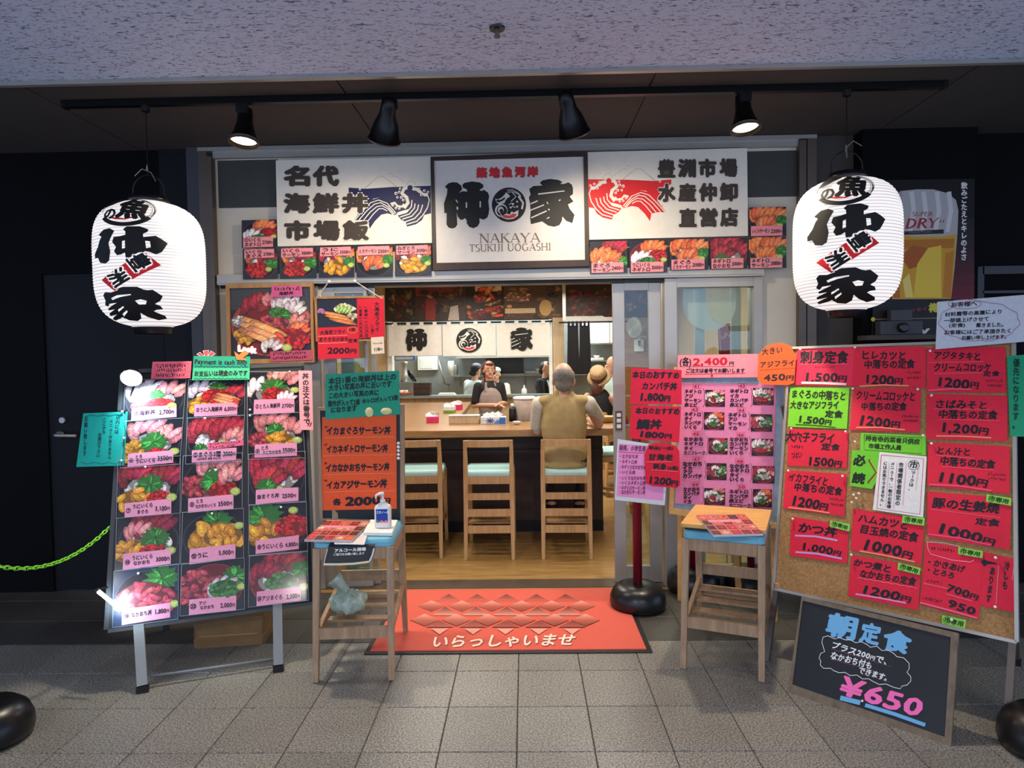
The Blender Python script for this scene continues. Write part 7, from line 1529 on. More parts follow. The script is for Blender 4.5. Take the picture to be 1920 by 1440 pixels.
o, P = flat('tray', 'white paper tray under the hand sanitizer bottle', 'tray', C(zs_, (1140, 400), (1515, 405), (1440, 585), (1040, 580)), SZ+.016, (244, 240, 236), .015)
qd = C(zs_, (1150, 402), (1512, 407), (1438, 582), (1048, 576))
# sanitizer bottle
bs = Plane((0, 0, SZ+.0165), (0, 0, 1)).at(*zs_(1320, 505)); bt = thing('sanitizer_bottle', 'white pump bottle of hand sanitizer with a blue label', 'bottle', bs)
def rrect(w, d_, r, n=4):
    P = []
    for k, (cx, cy) in enumerate(((1, 1), (-1, 1), (-1, -1), (1, -1))):
        for q_ in range(n+1): th = math.radians(90*k+90*q_/n); P.append((cx*(w-r)+r*math.cos(th), cy*(d_-r)+r*math.sin(th)))
    return P
def loft(rings):
    vs = []; fs = []; m = len(rings[0][1])
    for z, R_ in rings: vs += [(x, y, z) for x, y in R_]
    for i in range(len(rings)-1): fs += [(i*m+j, i*m+(j+1) % m, (i+1)*m+(j+1) % m, (i+1)*m+j) for j in range(m)]
    fs += [tuple(range(m-1, -1, -1)), tuple((len(rings)-1)*m+j for j in range(m))]; return vs, fs
def at_(vs, c): return [tuple(V(v)+V(c)) for v in vs]
vs, fs = loft([(0, rrect(.038, .024, .015)), (.004, rrect(.041, .027, .016)), (.1, rrect(.041, .027, .016)), (.112, rrect(.036, .024, .016)), (.122, rrect(.02, .018, .013)), (.126, rrect(.013, .013, .012))])
body = MB().add(at_(vs, bs), fs).build('bottle_body', 'white_plastic', bt, smooth=True)
MB().lathe([(.0135, .126), (.0135, .142), (.006, .146), (.005, .165)], bs, 16).build('pump_collar', 'white_plastic', bt, smooth=True)
MB().tube([bs+V((0, 0, .165)), bs+V((0, 0, .172)), bs+V((-.014, -.006, .174)), bs+V((-.03, -.012, .166)), bs+V((-.033, -.013, .15))], [.011, .011, .007, .006, .005], 10).build('pump_head', 'white_plastic', bt, smooth=True)
LBp = Plane(bs+V((0, -.0275, 0)), (0, -1, 0)); pr = Print(LBp.at, .0004)
lab = lambda x, y: (bs.x+(x-.5)*.07, y)
def lq(x0, z0_, x1, z1_, col):
    pr.lift += .0001; pr.mb.cur = lin(col); pr.mb.add([bs+V(((x-.5)*.066, -.0277-pr.lift*.3, z)) for x, z in ((x0, z0_), (x1, z0_), (x1, z1_), (x0, z1_))], [(0, 1, 2, 3)])
lq(.05, .035, .95, .098, (26, 66, 156)); lq(.05, .03, .95, .036, (236, 110, 140)); lq(.05, .012, .95, .03, (238, 226, 224))
pr.text('エタノール', zs_(1225, 300), zs_(1390, 300), 6, (236, 240, 248), .04)
for i, c_ in enumerate(((60, 140, 90), (232, 130, 140), (232, 130, 140))):
    pr.ell(*zs_(1240+58*i, 428), 2.6, 2.6, c_)
pr.build('label', 'ink', body)
# black disinfection notice hanging over the seat front
lp_ = V(LCH.location); yl = LCH.rotation_euler.z-PI; uxl = V((math.cos(yl), math.sin(yl), 0)); uyl = V((-math.sin(yl), math.cos(yl), 0))
fe = lp_-uyl*.219; HN = Plane(fe+V((0, 0, .6)), -uyl)
hq = C(zs_, (545, 800), (1185, 790), (1120, 985), (490, 1022)); tq = C(zs_, (590, 700), (1235, 580))
mb = MB(); mb.cur = lin((62, 60, 60)); HT = Plane((0, 0, SZ+.0015), (0, 0, 1), (1, 0, 0))
A = [HT.at(*tq[0]), HT.at(*tq[1])]; B = [HN.at(*zs_(560, 775), .004), HN.at(*zs_(1200, 762), .004)]; D = [HN.at(*hq[3], .012), HN.at(*hq[2], .006)]
mb.add(A+B+D, [(0, 1, 3, 2), (2, 3, 5, 4)]); ns = tag(mb.build('hanging_notice', 'paper'), 'black alcohol disinfection notice hanging over the front of the blue seat', 'notice')
so = ns.modifiers.new('s', 'SOLIDIFY'); so.thickness = .0008
pr = Print(HN.at, .013); pr.text('アルコール消毒', zs_(640, 832), zs_(1080, 808), 7, (244, 244, 240), .06, .0); pr.text('ご協力をお願い致します', zs_(625, 885), zs_(1060, 868), 5, (236, 236, 232), .04, .0)
pr.stroke(C(zs_, (492, 1020), (700, 1020), (900, 1012), (1118, 985)), 4, (238, 230, 190)); pr.stroke(C(zs_, (1190, 800), (1165, 900), (1122, 985)), 2.6, (240, 240, 236)); pr.stroke(C(zs_, (548, 805), (495, 1015)), 1.2, (236, 236, 230)); pr.build('lettering', 'ink', ns)
# plastic bag on the shelf under the chair
bgp = onZ(655, 1150, .245); bg = thing('plastic_bag', 'crumpled pale green plastic bag on the shelf under the left chair', 'bag', (bgp.x, bgp.y, .245))
M['bag'] = plain('thin_green_plastic', (166, 182, 164), .25, 0, .25, 14, .6)
random.seed(11)
def crumple(name, c, R_, sq, mat, par, n=28, m=18, amp=.14):
    vs = []; fs = []
    for i in range(m+1):
        th = PI*i/m
        for j in range(n):
            ph = 2*PI*j/n; k = 1+amp*math.sin(5*ph+3*th)*math.sin(th)+amp*.7*math.sin(9*ph-4*th)*math.sin(th)+rnd(-.03, .03)
            vs.append(V(c)+V((R_*k*math.sin(th)*math.cos(ph)*sq[0], R_*k*math.sin(th)*math.sin(ph)*sq[1], -R_*k*math.cos(th)*sq[2])))
    for i in range(m): fs += [(i*n+j, i*n+(j+1) % n, (i+1)*n+(j+1) % n, (i+1)*n+j) for j in range(n)]
    return MB().add(vs, fs).build(name, mat, par, smooth=True)
crumple('bag_body', (bgp.x+.0, bgp.y, .245+.062), .085, (1.05, .9, .72), 'bag', bg)
vs = []; fs = []; n = 14; ax = V((bgp.x+.0, bgp.y, .35)); P_ = [(V((.0, 0, -.03)), .06), (V((-.01, 0, .0)), .022), (V((-.02, -.005, .03)), .018), (V((-.045, -.01, .06)), .03), (V((-.07, -.012, .08)), .045), (V((-.078, -.014, .075)), .04)]
for k_, (o_, r_) in enumerate(P_):
    for j in range(n): a_ = 2*PI*j/n; rr = r_*(1+.35*math.sin(5*a_+k_)); vs.append(ax+o_+V((rr*math.cos(a_)*.7, rr*math.sin(a_), rr*math.cos(a_)*.7)))
for i in range(len(P_)-1): fs += [(i*n+j, i*n+(j+1) % n, (i+1)*n+(j+1) % n, (i+1)*n+j) for j in range(n)]
MB().add(vs, fs).build('twisted_neck', 'bag', bg, smooth=True)
# ================================================================== RIGHT CHAIR, FLOOR THINGS
zr2 = lambda x, y: (1130+x/5.333, 920+y/5.333)
qd = C(zr2, (935, 240), (1415, 230), (1605, 428), (1110, 440)); o, P = flat('menu_booklet', 'pink menu booklet lying on the varnished board of the right chair', 'menu', qd, .723, (214, 196, 196), .0105); cover(o, P, qd)
cbp = onZ(425, 1212); cx = thing('cardboard_box', 'small crumpled brown cardboard box on the floor behind the left stand', 'box', (cbp.x, cbp.y+.1, 0), None, .14)
w2, h2, d2 = .185, .185, .1
vs, fs = loft([(0, rrect(w2, d2, .012)), (.05, rrect(w2*1.01, d2*1.02, .012)), (.055, rrect(w2*.985, d2*.98, .012)), (h2*.8, rrect(w2*.99, d2*.97, .014)), (h2, rrect(w2*.95, d2*.9, .02))])
vs = [(x+rnd(-.004, .004), y+rnd(-.004, .004), z) for x, y, z in vs]
MB().add(vs, fs).build('carton', 'cardboard', cx, local=True); MB().box(-.15, .15, -d2-.004, -d2+.002, .062, .066).build('tape', 'frame_wood', cx, local=True); MB().box(-.16, .05, -.07, .0, h2-.004, h2+.004).build('flap', 'cardboard', cx, local=True)
def base_stand(c, label, hpole=.95, pole='pole_red', grp='weighted pole bases'):
    t = thing('pole_stand', label, 'pole stand', c, grp)
    MB().lathe([(.13, 0), (.165, .01), (.172, .04), (.168, .08), (.15, .12), (.115, .148), (.07, .156), (.045, .15), (.03, .15)], c, 36).build('base', 'black_plastic', t, smooth=True)
    cap = V(c)+V((.075, -.05, .148)); MB().lathe([(.018, 0), (.018, .01), (.012, .013)], cap, 12).build('filler_cap', 'rubber', t)
    MB().lathe([(.024, .14), (.024, hpole), (.018, hpole+.012)], c, 16).build('pole', pole, t, smooth=True); return t
lbp = onZ(-26, 1388); base_stand(lbp, 'pole with black round base at the far left edge, holding the green chain', .92)
rbp = onZ(1968, 1408); base_stand(rbp, 'pole with black round base at the bottom right corner of the picture', .92)
for i, (px, py) in enumerate(((1300, 1106), (1408, 1106))): base_stand(onZ(px, py), ('dark red pole stand stored behind the right chair, the left one of two', 'dark red pole stand stored behind the right chair, the right one of two')[i], .62)
# green plastic chain: single links
A0 = V((lbp.x, lbp.y, onY(-26, 1052, lbp.y).z)); B0 = LP.at(206, 988, -.01)
chn = thing('plastic_chain', 'lime green plastic chain hanging between the left pole and the menu stand', 'chain', (A0+B0)/2)
n = 30; lk_ = []
link = MB(); L_l, W_l = (B0-A0).length/n*.86, .011
P_ = [(math.cos(2*PI*k/14)*W_l*.72, math.sin(2*PI*k/14)*(L_l*.8)) for k in range(14)]
link.tube([(x, 0, y) for x, y in P_], .0036, 6, True); lm = link.mesh('link', True); lm.materials.append(M['chain'])
for i in range(n):
    u = (i+.5)/n; p = A0.lerp(B0, u)-V((0, 0, .10*4*u*(1-u))); u2 = u+.01; p2 = A0.lerp(B0, u2)-V((0, 0, .10*4*u2*(1-u2)))
    o = bpy.data.objects.new('link', lm); COL.objects.link(o); o.parent = chn; q_ = (p2-p).normalized().to_track_quat('Z', 'Y').to_matrix().to_4x4() @ Matrix.Rotation(PI/2*(i % 2)+.4, 4, 'Z')
    o.matrix_parent_inverse = WM[chn].inverted(); o.matrix_basis = Matrix.Translation(p) @ q_

# ================================================================== ON THE COUNTER
KP = Plane((0, 0, ZC+.001), (0, 0, 1), (1, 0, 0))
def tissue(px, py, w_, d_, h_, mat, label, yaw=0., tuft=True, band=None):
    p = KP.at(px, py); p.y += d_/2; t = thing('tissue_box', label, 'tissue box', p, 'tissue boxes on the counter', math.radians(yaw))
    MB().box(-w_/2, w_/2, -d_/2, d_/2, 0, h_).build('carton', mat, t, local=True, bevel=.002)
    if band: MB().box(-w_/2-.0006, w_/2+.0006, -d_/2-.0008, d_/2+.0006, h_*band[0], h_*band[1]).build('stripe', band[2], t, local=True)
    if tuft:
        for k in range(3):
            x0 = -w_*.25+w_*.22*k; vs = [(x0-.03, -.01, h_-.001), (x0+.03, .01, h_-.001), (x0+.045, rnd(-.02, .02), h_+rnd(.02, .035)), (x0, .02, h_+rnd(.035, .055)), (x0-.04, rnd(-.02, .02), h_+rnd(.02, .03))]
            MB().add(vs, [(0, 1, 2, 3, 4)]).build('tissue', 'white_paint', t, local=True)
M['box_pink'] = plain('magenta_box', (206, 40, 96), .5); M['box_green'] = plain('green_box', (110, 160, 60), .5); M['box_blue'] = plain('blue_print', (46, 90, 170), .5); M['box_white'] = plain('white_box', (226, 226, 226), .5)
tissue(810, 793, .11, .11, .055, 'box_pink', 'small magenta tissue box at the left end of the counter', 4)
tissue(842, 775, .11, .12, .07, 'box_white', 'tissue box with a green base, behind the chopstick box', -8, True, (.0, .45, 'box_green'))
tissue(856, 769, .1, .12, .06, 'box_pink', 'small magenta tissue box far back on the left wing', -12)
tissue(925, 795, .225, .11, .062, 'box_white', 'white tissue box with blue flower print beside the waitress', 0, True, (.55, .98, 'box_white'))
p = KP.at(925, 795); FBp = Plane((0, p.y-.0015, 0), (0, -1, 0)); pr = Print(FBp.at, .0006)
for k in range(8): pr.stroke([(919, 789), (919+8*math.cos(k*PI/4), 789+6*math.sin(k*PI/4))], 1.6, (50, 80, 170))
pr.poly([(937, 783), (948, 783), (948, 795), (934, 795)], (60, 110, 190)); pr.poly([(926, 793), (934, 786), (937, 795), (927, 795)], (90, 140, 200))
fl = pr.build('flower_print', 'ink', [o for o in bpy.data.objects if o.name.startswith('tissue_box') and 'flower' in o.get('label', '')][0])
p = KP.at(870, 795); cbx = thing('chopstick_box', 'long pale wooden chopstick box on the counter', 'box', (p.x, p.y+.05, p.z), None, -.05)
MB().box(-.135, .135, -.05, .05, 0, .07).build('case', 'wall_wood', cbx, local=True, bevel=.003); MB().box(-.138, .138, -.053, .053, .07, .078).build('lid', 'white_paint', cbx, local=True)
p = KP.at(961, 790); sy = thing('soy_bottle', 'dark soy sauce bottle with a pale cap on the counter', 'bottle', p)
MB().lathe([(.03, 0), (.033, .006), (.033, .1), (.026, .125), (.015, .135)], p, 20).build('bottle_body', 'black_plastic', sy, smooth=True); MB().lathe([(.017, .135), (.018, .16), (.01, .165)], p, 14).build('cap', 'white_plastic', sy, smooth=True)
p = KP.at(984, 790); p.y += .08; jg = thing('water_jug', 'large pale insulated water jug with lid on the counter', 'jug', p)
MB().lathe([(.085, 0), (.092, .01), (.1, .18), (.104, .2)], p, 28).build('jug_body', plain('pale_jug', (214, 198, 188), .4), jg, smooth=True)
MB().lathe([(.108, .2), (.11, .218), (.09, .226), (.02, .23)], p, 28).build('lid', 'white_plastic', jg, smooth=True)
MB().tube([p+V((.1, -.02, .17)), p+V((.14, -.03, .16)), p+V((.14, -.03, .06)), p+V((.1, -.02, .04))], .01, 8).build('handle', 'white_plastic', jg, smooth=True)
p = KP.at(969, 796); cp = tag(MB().lathe([(.015, 0), (.022, .004), (.034, .02), (.036, .028), (.033, .028), (.03, .02), (.018, .008)], p, 20).build('small_dish', 'white_plastic', smooth=True), 'small white dish before the soy sauce bottle', 'dish')
p = KP.at(1137, 792); tr_ = tag(MB().lathe([(.04, 0), (.06, .006), (.085, .05), (.088, .056), (.082, .055), (.055, .012)], p, 28).build('rice_bowl', plain('straw_colour_bowl', (206, 168, 112), .5), smooth=True), 'straw coloured bowl on the counter right of the man', 'bowl')

# ================================================================== KITCHEN THINGS
def kbox(name, label, cat, x0, y0, x1, y1, Y, dep, mat, bevel=.004, handle=None):
    X0, X1 = onY(x0, y0, Y).x, onY(x1, y0, Y).x; Z1, Z0 = onY(x0, y0, Y).z, onY(x0, y1, Y).z
    t = thing(name, label, cat, ((X0+X1)/2, Y+dep/2, Z0)); MB().box(X0, X1, Y, Y+dep, Z0, Z1).build('case', mat, t, bevel=bevel)
    return t, (X0, X1, Z0, Z1)
YB_ = 12.2
t, q_ = kbox('kitchen_shelf', 'long steel shelf along the kitchen back wall', 'shelf', 845, 704, 1160, 707, YB_, .5, 'steel')
for x in (860, 985, 1045): MB().bar((onY(x, 706, YB_).x, YB_+.2, q_[2]), (onY(x, 706, YB_).x, YB_+.4, q_[2]-.18), .02, .02).build('bracket', 'steel', t)
t, q_ = kbox('kitchen_hood', 'steel extractor hood edge above the kitchen', 'hood', 855, 658, 1040, 672, 11.9, .7, 'steel'); MB().box(q_[0], q_[1], 11.885, 11.9, q_[2], q_[2]+.02).build('lip', 'alu', t)
t, q_ = kbox('dish_rack', 'black dish cabinet on the kitchen shelf behind the cooks', 'cabinet', 910, 673, 981, 702, YB_-.02, .35, 'black_plastic'); MB().box(q_[0]-.02, q_[1]+.02, YB_-.04, YB_-.02, q_[2]-.012, q_[2]+.004).build('rim', 'alu', t)
for k in range(4): MB().box(q_[0]+.02, q_[1]-.02, YB_-.032, YB_-.02, q_[2]+.05+.055*k, q_[2]+.058+.055*k).build('rail', 'dark_wall', t)
t, q_ = kbox('wall_box', 'white electric box on the kitchen wall beside the hatch', 'box', 783, 668, 820, 694, 12.58, .12, 'white_plastic'); MB().box(q_[0]+.04, q_[1]-.1, 12.572, 12.58, q_[2]+.03, q_[3]-.05).build('door', 'white_paint', t)
t, q_ = kbox('supply_pack', 'blue pack hanging at the top left of the hatch', 'pack', 739, 667, 777, 676, 11.0, .12, 'box_blue', .01); MB().box(q_[0]+.02, q_[1]-.02, 10.992, 11.0, q_[2]+.012, q_[3]-.02).build('label', 'box_white', t); MB().box(q_[0]+.08, q_[0]+.1, 11.05, 11.07, q_[3], 2.7).build('hanger', 'alu', t)
def pot(name, label, px, py, Y, prof, mat, cat, grp=None):
    p = onY(px, py, Y); t = tag(MB().lathe(prof, p, 20).build(name, mat, smooth=True), label, cat, grp); return t
for i, (px, w_) in enumerate(((846, .065), (854.5, .04))): pot('canister', ('tall white canister on the kitchen shelf', 'narrow grey canister on the kitchen shelf')[i], px, 703.5, YB_+.15, [(w_, 0), (w_, .22+.0*i), (w_*.9, .24), (w_*.9, .26)] if i == 0 else [(w_, 0), (w_, .17), (w_*.7, .19)], ('white_plastic', 'alu')[i], 'canister')
for i, px in enumerate((988, 998, 1008, 1012)): pot('stacked_bowl', ('leftmost white bowl on the kitchen shelf', 'middle white bowl on the kitchen shelf', 'white bowl right on the kitchen shelf, under another', 'topmost white bowl on the kitchen shelf')[i], px, 703.6-(5 if i == 3 else 0), YB_+.15, [(.04, 0), (.046, .01), (.082, .062), (.086, .074), (.076, .072)], 'white_plastic', 'bowl', 'white bowls on the kitchen shelf')
pot('sauce_bottle', 'white squeeze bottle on the kitchen hatch', 983, 741, YK+.03, [(.04, 0), (.042, .08), (.026, .105), (.01, .12), (.008, .155)], 'white_plastic', 'bottle')
p = onY(757, 739, YK+.05); t = thing('wicker_tray', 'orange tray with white cups at the left end of the hatch', 'tray', p)
MB().lathe([(.1, 0), (.12, .01), (.125, .03), (.12, .03), (.1, .012)], p, 24).build('tray', plain('orange_tray', (206, 96, 50), .5), t, smooth=True)
for k in range(3): MB().lathe([(.022, 0), (.03, .05), (.027, .05)], p+V((-.04+.04*k, .02*(k % 2), .012)), 14).build('cup', 'white_plastic', t, smooth=True)
t, q_ = kbox('dark_crate', 'dark brown crate standing on the hatch', 'crate', 775, 718, 806, 741, YK+.02, .2, 'dark_wood')
for k in range(2): MB().box(q_[0]+.01, q_[1]-.01, YK+.01, YK+.02, q_[2]+.03+.08*k, q_[2]+.06+.08*k).build('slat', 'dark_wood', t)
p = onY(838, 741, YK+.04); t = thing('towel_stack', 'flat stack of pale towels on the hatch', 'towels', p)
for k in range(3): MB().box(p.x-.14+.01*k, p.x+.14-.012*k, p.y-.06, p.y+.1, p.z+.012*k, p.z+.011+.012*k).build('towel', 'white_paint', t, bevel=.003)
a_, b_ = onY(822, 675, 12.3), onY(834, 720, 12.3); t = thing('steel_pipe', 'slanted steel pipe on the kitchen wall', 'pipe', b_); MB().tube([a_, b_], .016, 10).build('pipe', 'alu', t, smooth=True); MB().tube([b_, b_+V((.03, .4, -.02))], .016, 10).build('elbow', 'alu', t)
p = onY(758, 716, 11.4); t = thing('coffee_machine', 'grey dispenser with dark hoses at the left of the kitchen', 'machine', p); MB().lathe([(.065, 0), (.065, .13), (.05, .15), (.05, .28), (.07, .31), (.065, .34)], p, 18).build('tower', 'alu', t, smooth=True); MB().box(p.x-.12, p.x+.22, p.y-.15, p.y+.15, .006, p.z).build('cabinet', 'steel', t)
for k in range(3): MB().tube([p+V((.06, .02, .2-.03*k)), p+V((.14, .03, .12-.05*k)), p+V((.2, .02, .0-.02*k)), p+V((.12, .04, -.06))], .014, 8).build('hose', 'black_plastic', t, smooth=True)
t, q_ = kbox('shelf_tray', 'pale tray with bowls on a small shelf behind the door curtain', 'tray', 1110, 671, 1132, 676, 11.8, .3, 'white_paint')
MB().lathe([(.03, 0), (.06, .04), (.055, .04)], V(((q_[0]+q_[1])/2, 11.95, q_[3])), 16).build('bowl', 'white_plastic', t, smooth=True)
MB().box(q_[0]-.1, q_[1]+.2, 11.8, 12.7, q_[2]-.02, q_[2]).build('ledge', 'steel', t)
# wall fan
fc = onY(1190, 614, 10.05); t = thing('wall_fan', 'grey wall fan seen through the sliding door', 'fan', (fc.x+.1, 10.4, fc.z-.2))
ax_ = V((-.75, -.55, -.1)).normalized(); rot = ax_.to_track_quat('Z', 'Y').to_matrix().to_4x4()
for k in range(9): MB().tube([fc+(rot @ V((r_*math.cos(2*PI*j/24), r_*math.sin(2*PI*j/24), .045-.1*(r_/.15)**2*.3))) for j in range(24) for r_ in (.03+.0145*k,)], .0022, 5, True).build('guard_ring', 'alu', t)
MB().lathe([(.15, -.03), (.155, 0), (.15, .02)], fc, 32, rot).build('guard_rim', 'alu', t)
for k in range(4):
    a_ = PI/2*k; MB().add([fc+(rot @ V(v)) for v in ((.02*math.cos(a_), .02*math.sin(a_), 0), (.13*math.cos(a_-.35), .13*math.sin(a_-.35), -.012), (.135*math.cos(a_+.35), .135*math.sin(a_+.35), .014))], [(0, 1, 2)]).build('blade', 'white_plastic', t)
mc = fc-ax_*.1; MB().lathe([(.03, -.07), (.06, -.05), (.06, .03), (.03, .05)], mc, 20, rot).build('motor', 'white_plastic', t, smooth=True)
MB().tube([mc-V((0, 0, .05)), mc+V((0, .02, -.2))], .02, 10).build('neck', 'white_plastic', t); MB().tube([mc+V((-.1, 0, -.14)), mc+V((.12, .1, -.14))], .012, 8).build('crossbar', 'white_plastic', t)
MB().tube([mc+V((0, .02, -.2)), mc+V((.05, .32, -.26))], .02, 10).build('wall_arm', 'black_plastic', t); MB().box(mc.x-.02, mc.x+.12, YK-.05, YK-.001, mc.z-.36, mc.z-.18).build('wall_plate', 'white_plastic', t)

# ================================================================== POSTERS OVER THE HATCH
MP = Plane((0, YK-.012, 2.2), (0, -1, 0), (1, 0, 0)); zm = lambda x, y: (700+x/6.4, 520+y/6.4); zn = lambda x, y: (940+x/6.4, 520+y/6.4)
GM = 'old posters over the kitchen hatch'
def mural(quad, label, fn, bgc):
    o, pr = sheet('wall_poster', label, 'poster', MP, quad, bgc, .002, 'mural', .001, group=GM); rg = Region(pr, quad); rg.poly([(-1, -1), (1, -1), (1, 1), (-1, 1)], bgc); fn(rg, pr); pr.build('print', 'mural', o)
def collage(cols, n, big=.35):
    def fn(rg, pr):
        for i in range(n):
            c = shade(vary(random.choice(cols), .3), .72); x, y = rnd(-.9, .9), rnd(-.85, .85)
            if random.random() < .5: rg.lumps(x, y, rnd(.12, big), c, 7, .1)
            else: rg.petal(x, y, rnd(.1, big), rnd(.08, .2), rnd(0, 3), c)
    return fn
DKC = [(110, 60, 40), (80, 70, 50), (140, 90, 50), (120, 40, 36), (60, 50, 44), (150, 120, 90)]
mural([zm(140, 120), zm(505, 112), zm(505, 520), zm(140, 525)], 'dim brown food poster at the left end above the white shop curtain', collage(DKC, 26), (46, 34, 28))
def redframe(rg, pr): rg.poly([(-1, .45), (.65, .45), (.65, .98), (-1, .98)], (140, 52, 48)); rg.poly([(-.95, .52), (.6, .52), (.6, .92), (-.95, .92)], (112, 44, 40)); collage(DKC, 20, .3)(rg, pr); rg.poly([(-.6, -1), (-.2, -1), (-.2, .3), (-.6, .3)], (130, 46, 42)); rg.ell(.4, .0, .1, .2, (40, 34, 34)); rg.poly([(.3, -1), (.75, -1), (.7, -.1), (.4, -.2)], (176, 160, 150))
mural([zm(508, 112), zm(1105, 108), zm(1105, 515), zm(508, 520)], 'dark poster with a red banner above the middle of the shop curtain', redframe, (58, 44, 38))
mural([zm(1110, 108), zm(1560, 105), zm(1560, 510), zm(1110, 515)], 'bright orange grilled food poster above the fish mark of the curtain', lambda rg, pr: (rg.poly([(-.5, .7), (.9, .7), (.9, 1), (-.5, 1)], (226, 190, 140)), collage([(214, 80, 40), (232, 130, 70), (200, 60, 36), (236, 160, 90), (120, 50, 36)], 26, .45)(rg, pr)), (40, 30, 30))
mural([zm(1565, 105), zn(720, 100), zn(720, 490), zm(1565, 505)], 'brown festival poster with pale lettering above the last curtain character', lambda rg, pr: (rg.lumps(-.5, .35, .45, (196, 140, 120), 40, .08), collage([(150, 110, 80), (120, 84, 60), (176, 130, 96)], 16, .25)(rg, pr), rg.ell(.45, -.35, .22, .5, (190, 150, 90), 16), rg.poly([(-.95, -.65), (.1, -.65), (.1, -.35), (-.95, -.35)], (206, 176, 140))), (84, 62, 48))
mural([zn(780, 98), zn(1345, 92), zn(1345, 475), zn(780, 482)], 'dark red meat poster above the kitchen passage', collage([(150, 60, 44), (110, 50, 40), (90, 60, 46), (170, 90, 60), (130, 40, 40)], 34, .35), (50, 34, 30))
mural([zn(1345, 92), zn(1750, 90), zn(1750, 470), zn(1345, 475)], 'dim poster seen through the sliding door pane', collage(DKC, 18), (40, 28, 30))

# ================================================================== BEHIND THE RIGHT WINDOW
M['sheer'] = glassy('sheer_white', (255, 255, 255), 0, .5)
nt = M['sheer'].node_tree; df = nt.nodes.new('ShaderNodeBsdfDiffuse'); df.inputs[0].default_value = (.86, .85, .83, 1); mx = nt.nodes['Mix Shader']; mx.inputs[0].default_value = .55; nt.links.new(df.outputs[0], mx.inputs[2])
YS = YF+.09; P_ = [onY(1281, 540, YS), onY(1380, 537, YS)]+[onY(1330+50*math.cos(a_), 570+50*math.sin(a_), YS) for a_ in [PI*k/12 for k in range(13)]]  # half-round translucent white sheet just behind the pane
cn = tag(MB().slab(P_, (0, -1, 0), .001).build('sheer_sheet', 'sheer'), 'white round-bottomed sheer cloth behind the right window pane', 'curtain')
o, pr = sheet('wall_poster', 'red poster with a white frame behind the right window', 'poster', Plane((0, 4.80, 1.6), (0, -1, 0), (1, 0, 0)), [(1346, 608), (1374, 606), (1376, 664), (1348, 666)], (176, 40, 44), 0, group=None); pr.stroke([(1349, 612), (1371, 610), (1372, 655), (1351, 657), (1349, 612)], 1.6, (226, 214, 206)); pr.scrawl((1352, 630), (1370, 628), 12, (236, 190, 180), 4); pr.build('print', 'ink', o)
MB().box(onY(1361, 640, 4.81).x-.005, onY(1361, 640, 4.81).x+.005, 4.801, 4.806, .01, 1.5).build('stand', 'alu', o)

# ================================================================== BEER POSTER ON THE RIGHT PIER
EP = Plane((0, 4.392, 1.9), (0, -1, 0), (1, 0, 0)); zb_ = lambda x, y: (1440+x/4, 300+y/4)
o, pr = sheet('beer_poster', 'dark red beer poster with a tall glass behind the right lantern', 'poster', EP, [zb_(880, 150), zb_(1550, 140), zb_(1545, 1320), zb_(770, 1340)], (12, 4, 6), .003, 'paper', .003)
for k in range(10): pr.poly(C(zb_, (800, 520+78*k), (1548, 430+85*k), (1546, 515+85*k), (800, 598+78*k)) if k < 7 else C(zb_, (790, 1040), (1545, 1020), (1545, 1048), (790, 1062)), (12+14*min(k, 7), 4+k, 6+3*k))
GLS = [(960, 250), (1000, 232), (1120, 220), (1240, 220), (1350, 250), (1410, 300), (1428, 380), (1420, 560), (1400, 800), (1372, 1045), (930, 1050), (945, 900), (950, 700), (960, 500), (950, 350)]
pr.poly(C(zb_, *GLS), (176, 172, 170)); pr.poly(C(zb_, (945, 250), (1005, 235), (1000, 400), (990, 540), (958, 540)), (150, 146, 146))
for x in (1060, 1150, 1250, 1340): pr.poly(C(zb_, (x, 240), (x+34, 235), (x+50, 380), (x+20, 540), (x-10, 540), (x+16, 380)), (206, 204, 202))
pr.poly(C(zb_, (962, 560), (1100, 575), (1300, 575), (1414, 555), (1396, 800), (1372, 1040), (932, 1042), (945, 900)), (206, 152, 30))
for P, c_ in (([(970, 600), (1400, 590), (1390, 660), (965, 670)], (180, 110, 20)), ([(990, 720), (1090, 640), (1200, 660), (1170, 780), (1060, 820)], (168, 86, 20)), ([(1090, 1030), (1120, 780), (1200, 660), (1300, 640), (1300, 1030)], (226, 190, 60)), ([(1030, 1030), (1010, 900), (1060, 850), (1090, 1030)], (232, 206, 110)), ([(1310, 1030), (1330, 700), (1395, 680), (1370, 1035)], (190, 120, 24)), ([(940, 1035), (950, 800), (985, 780), (990, 1035)], (176, 104, 20))): pr.poly(C(zb_, *P), c_)
serif(pr, 'SUPER', zb_(1075, 405), zb_(1235, 405), 8, (150, 40, 46), .25)
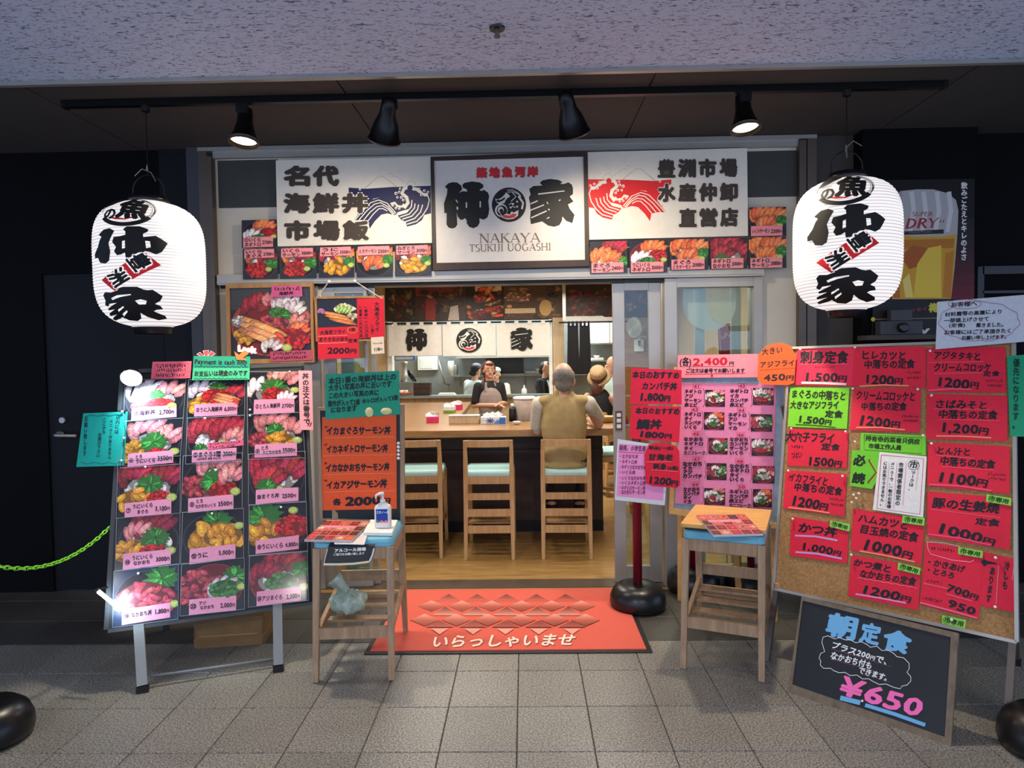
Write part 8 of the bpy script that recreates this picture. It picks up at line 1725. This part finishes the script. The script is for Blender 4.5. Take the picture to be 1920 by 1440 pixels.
serif(pr, 'DRY', zb_(1025, 478), zb_(1265, 470), 18, (160, 30, 44), .25, 1.3)
for x, s_ in ((990, 1), (1010, 1), (1290, 1), (1312, 1)): pr.stroke(C(zb_, (x, 468), (x+8, 448)), 1.6, (160, 30, 44))
pr.poly(C(zb_, (985, 538), (1318, 520), (1318, 552), (985, 562)), (40, 24, 20)); pr.scrawl(zb_(1060, 545), zb_(1230, 538), 3, (190, 180, 160), 12)
pr.vtext('飲みごたえとキレのよさ', zb_(1472, 165), zb_(1468, 755), 12, (222, 216, 210), .05, 0)
pr.poly(C(zb_, (790, 1045), (1545, 1040), (1545, 1335), (775, 1340)), (10, 8, 10))
pr.text('樽', zb_(1205, 1110), zb_(1285, 1105), 18, (200, 190, 60), .05, 0); pr.text('ドライ', zb_(1060, 1135), zb_(1200, 1110), 7, (150, 30, 40), .04, 0)
pr.stroke(C(zb_, (785, 1195), (1280, 1185)), 1.2, (150, 140, 110)); pr.ell(*zb_(788, 1195), 4, 4, (214, 196, 60)); pr.text('V', zb_(1140, 1285), zb_(1215, 1280), 12, (220, 214, 206), .08, 0, .1)
pr.build('print', 'ink', o)
# small dark appliance in front of the poster, on a shelf ledge
p0, p1 = EP.at(*zb_(825, 1210), .06), EP.at(*zb_(1140, 1310), .06); t = thing('monitor_camera', 'dark grey box with a round black lens before the beer poster', 'camera', (p0.x, p0.y, p1.z))
MB().box(p0.x, p1.x, 4.30, 4.37, p1.z, p0.z).build('case', 'dark_wall', t, bevel=.006); MB().box(p0.x+.07, p1.x-.06, 4.31, 4.36, p0.z, p0.z+.07).build('hood', 'dark_wall', t, bevel=.004)
MB().lathe([(.03, 0), (.03, .03), (.022, .034), (.001, .03)], V(((p0.x+p1.x)/2, 4.30, (p0.z+p1.z)/2)), 20, Matrix.Rotation(PI/2, 4, 'X')).build('lens', 'black_plastic', t, smooth=True)
MB().box(p0.x-.1, p1.x+.1, 4.26, 4.39, p1.z-.03, p1.z-.001).build('ledge', 'recess', t)
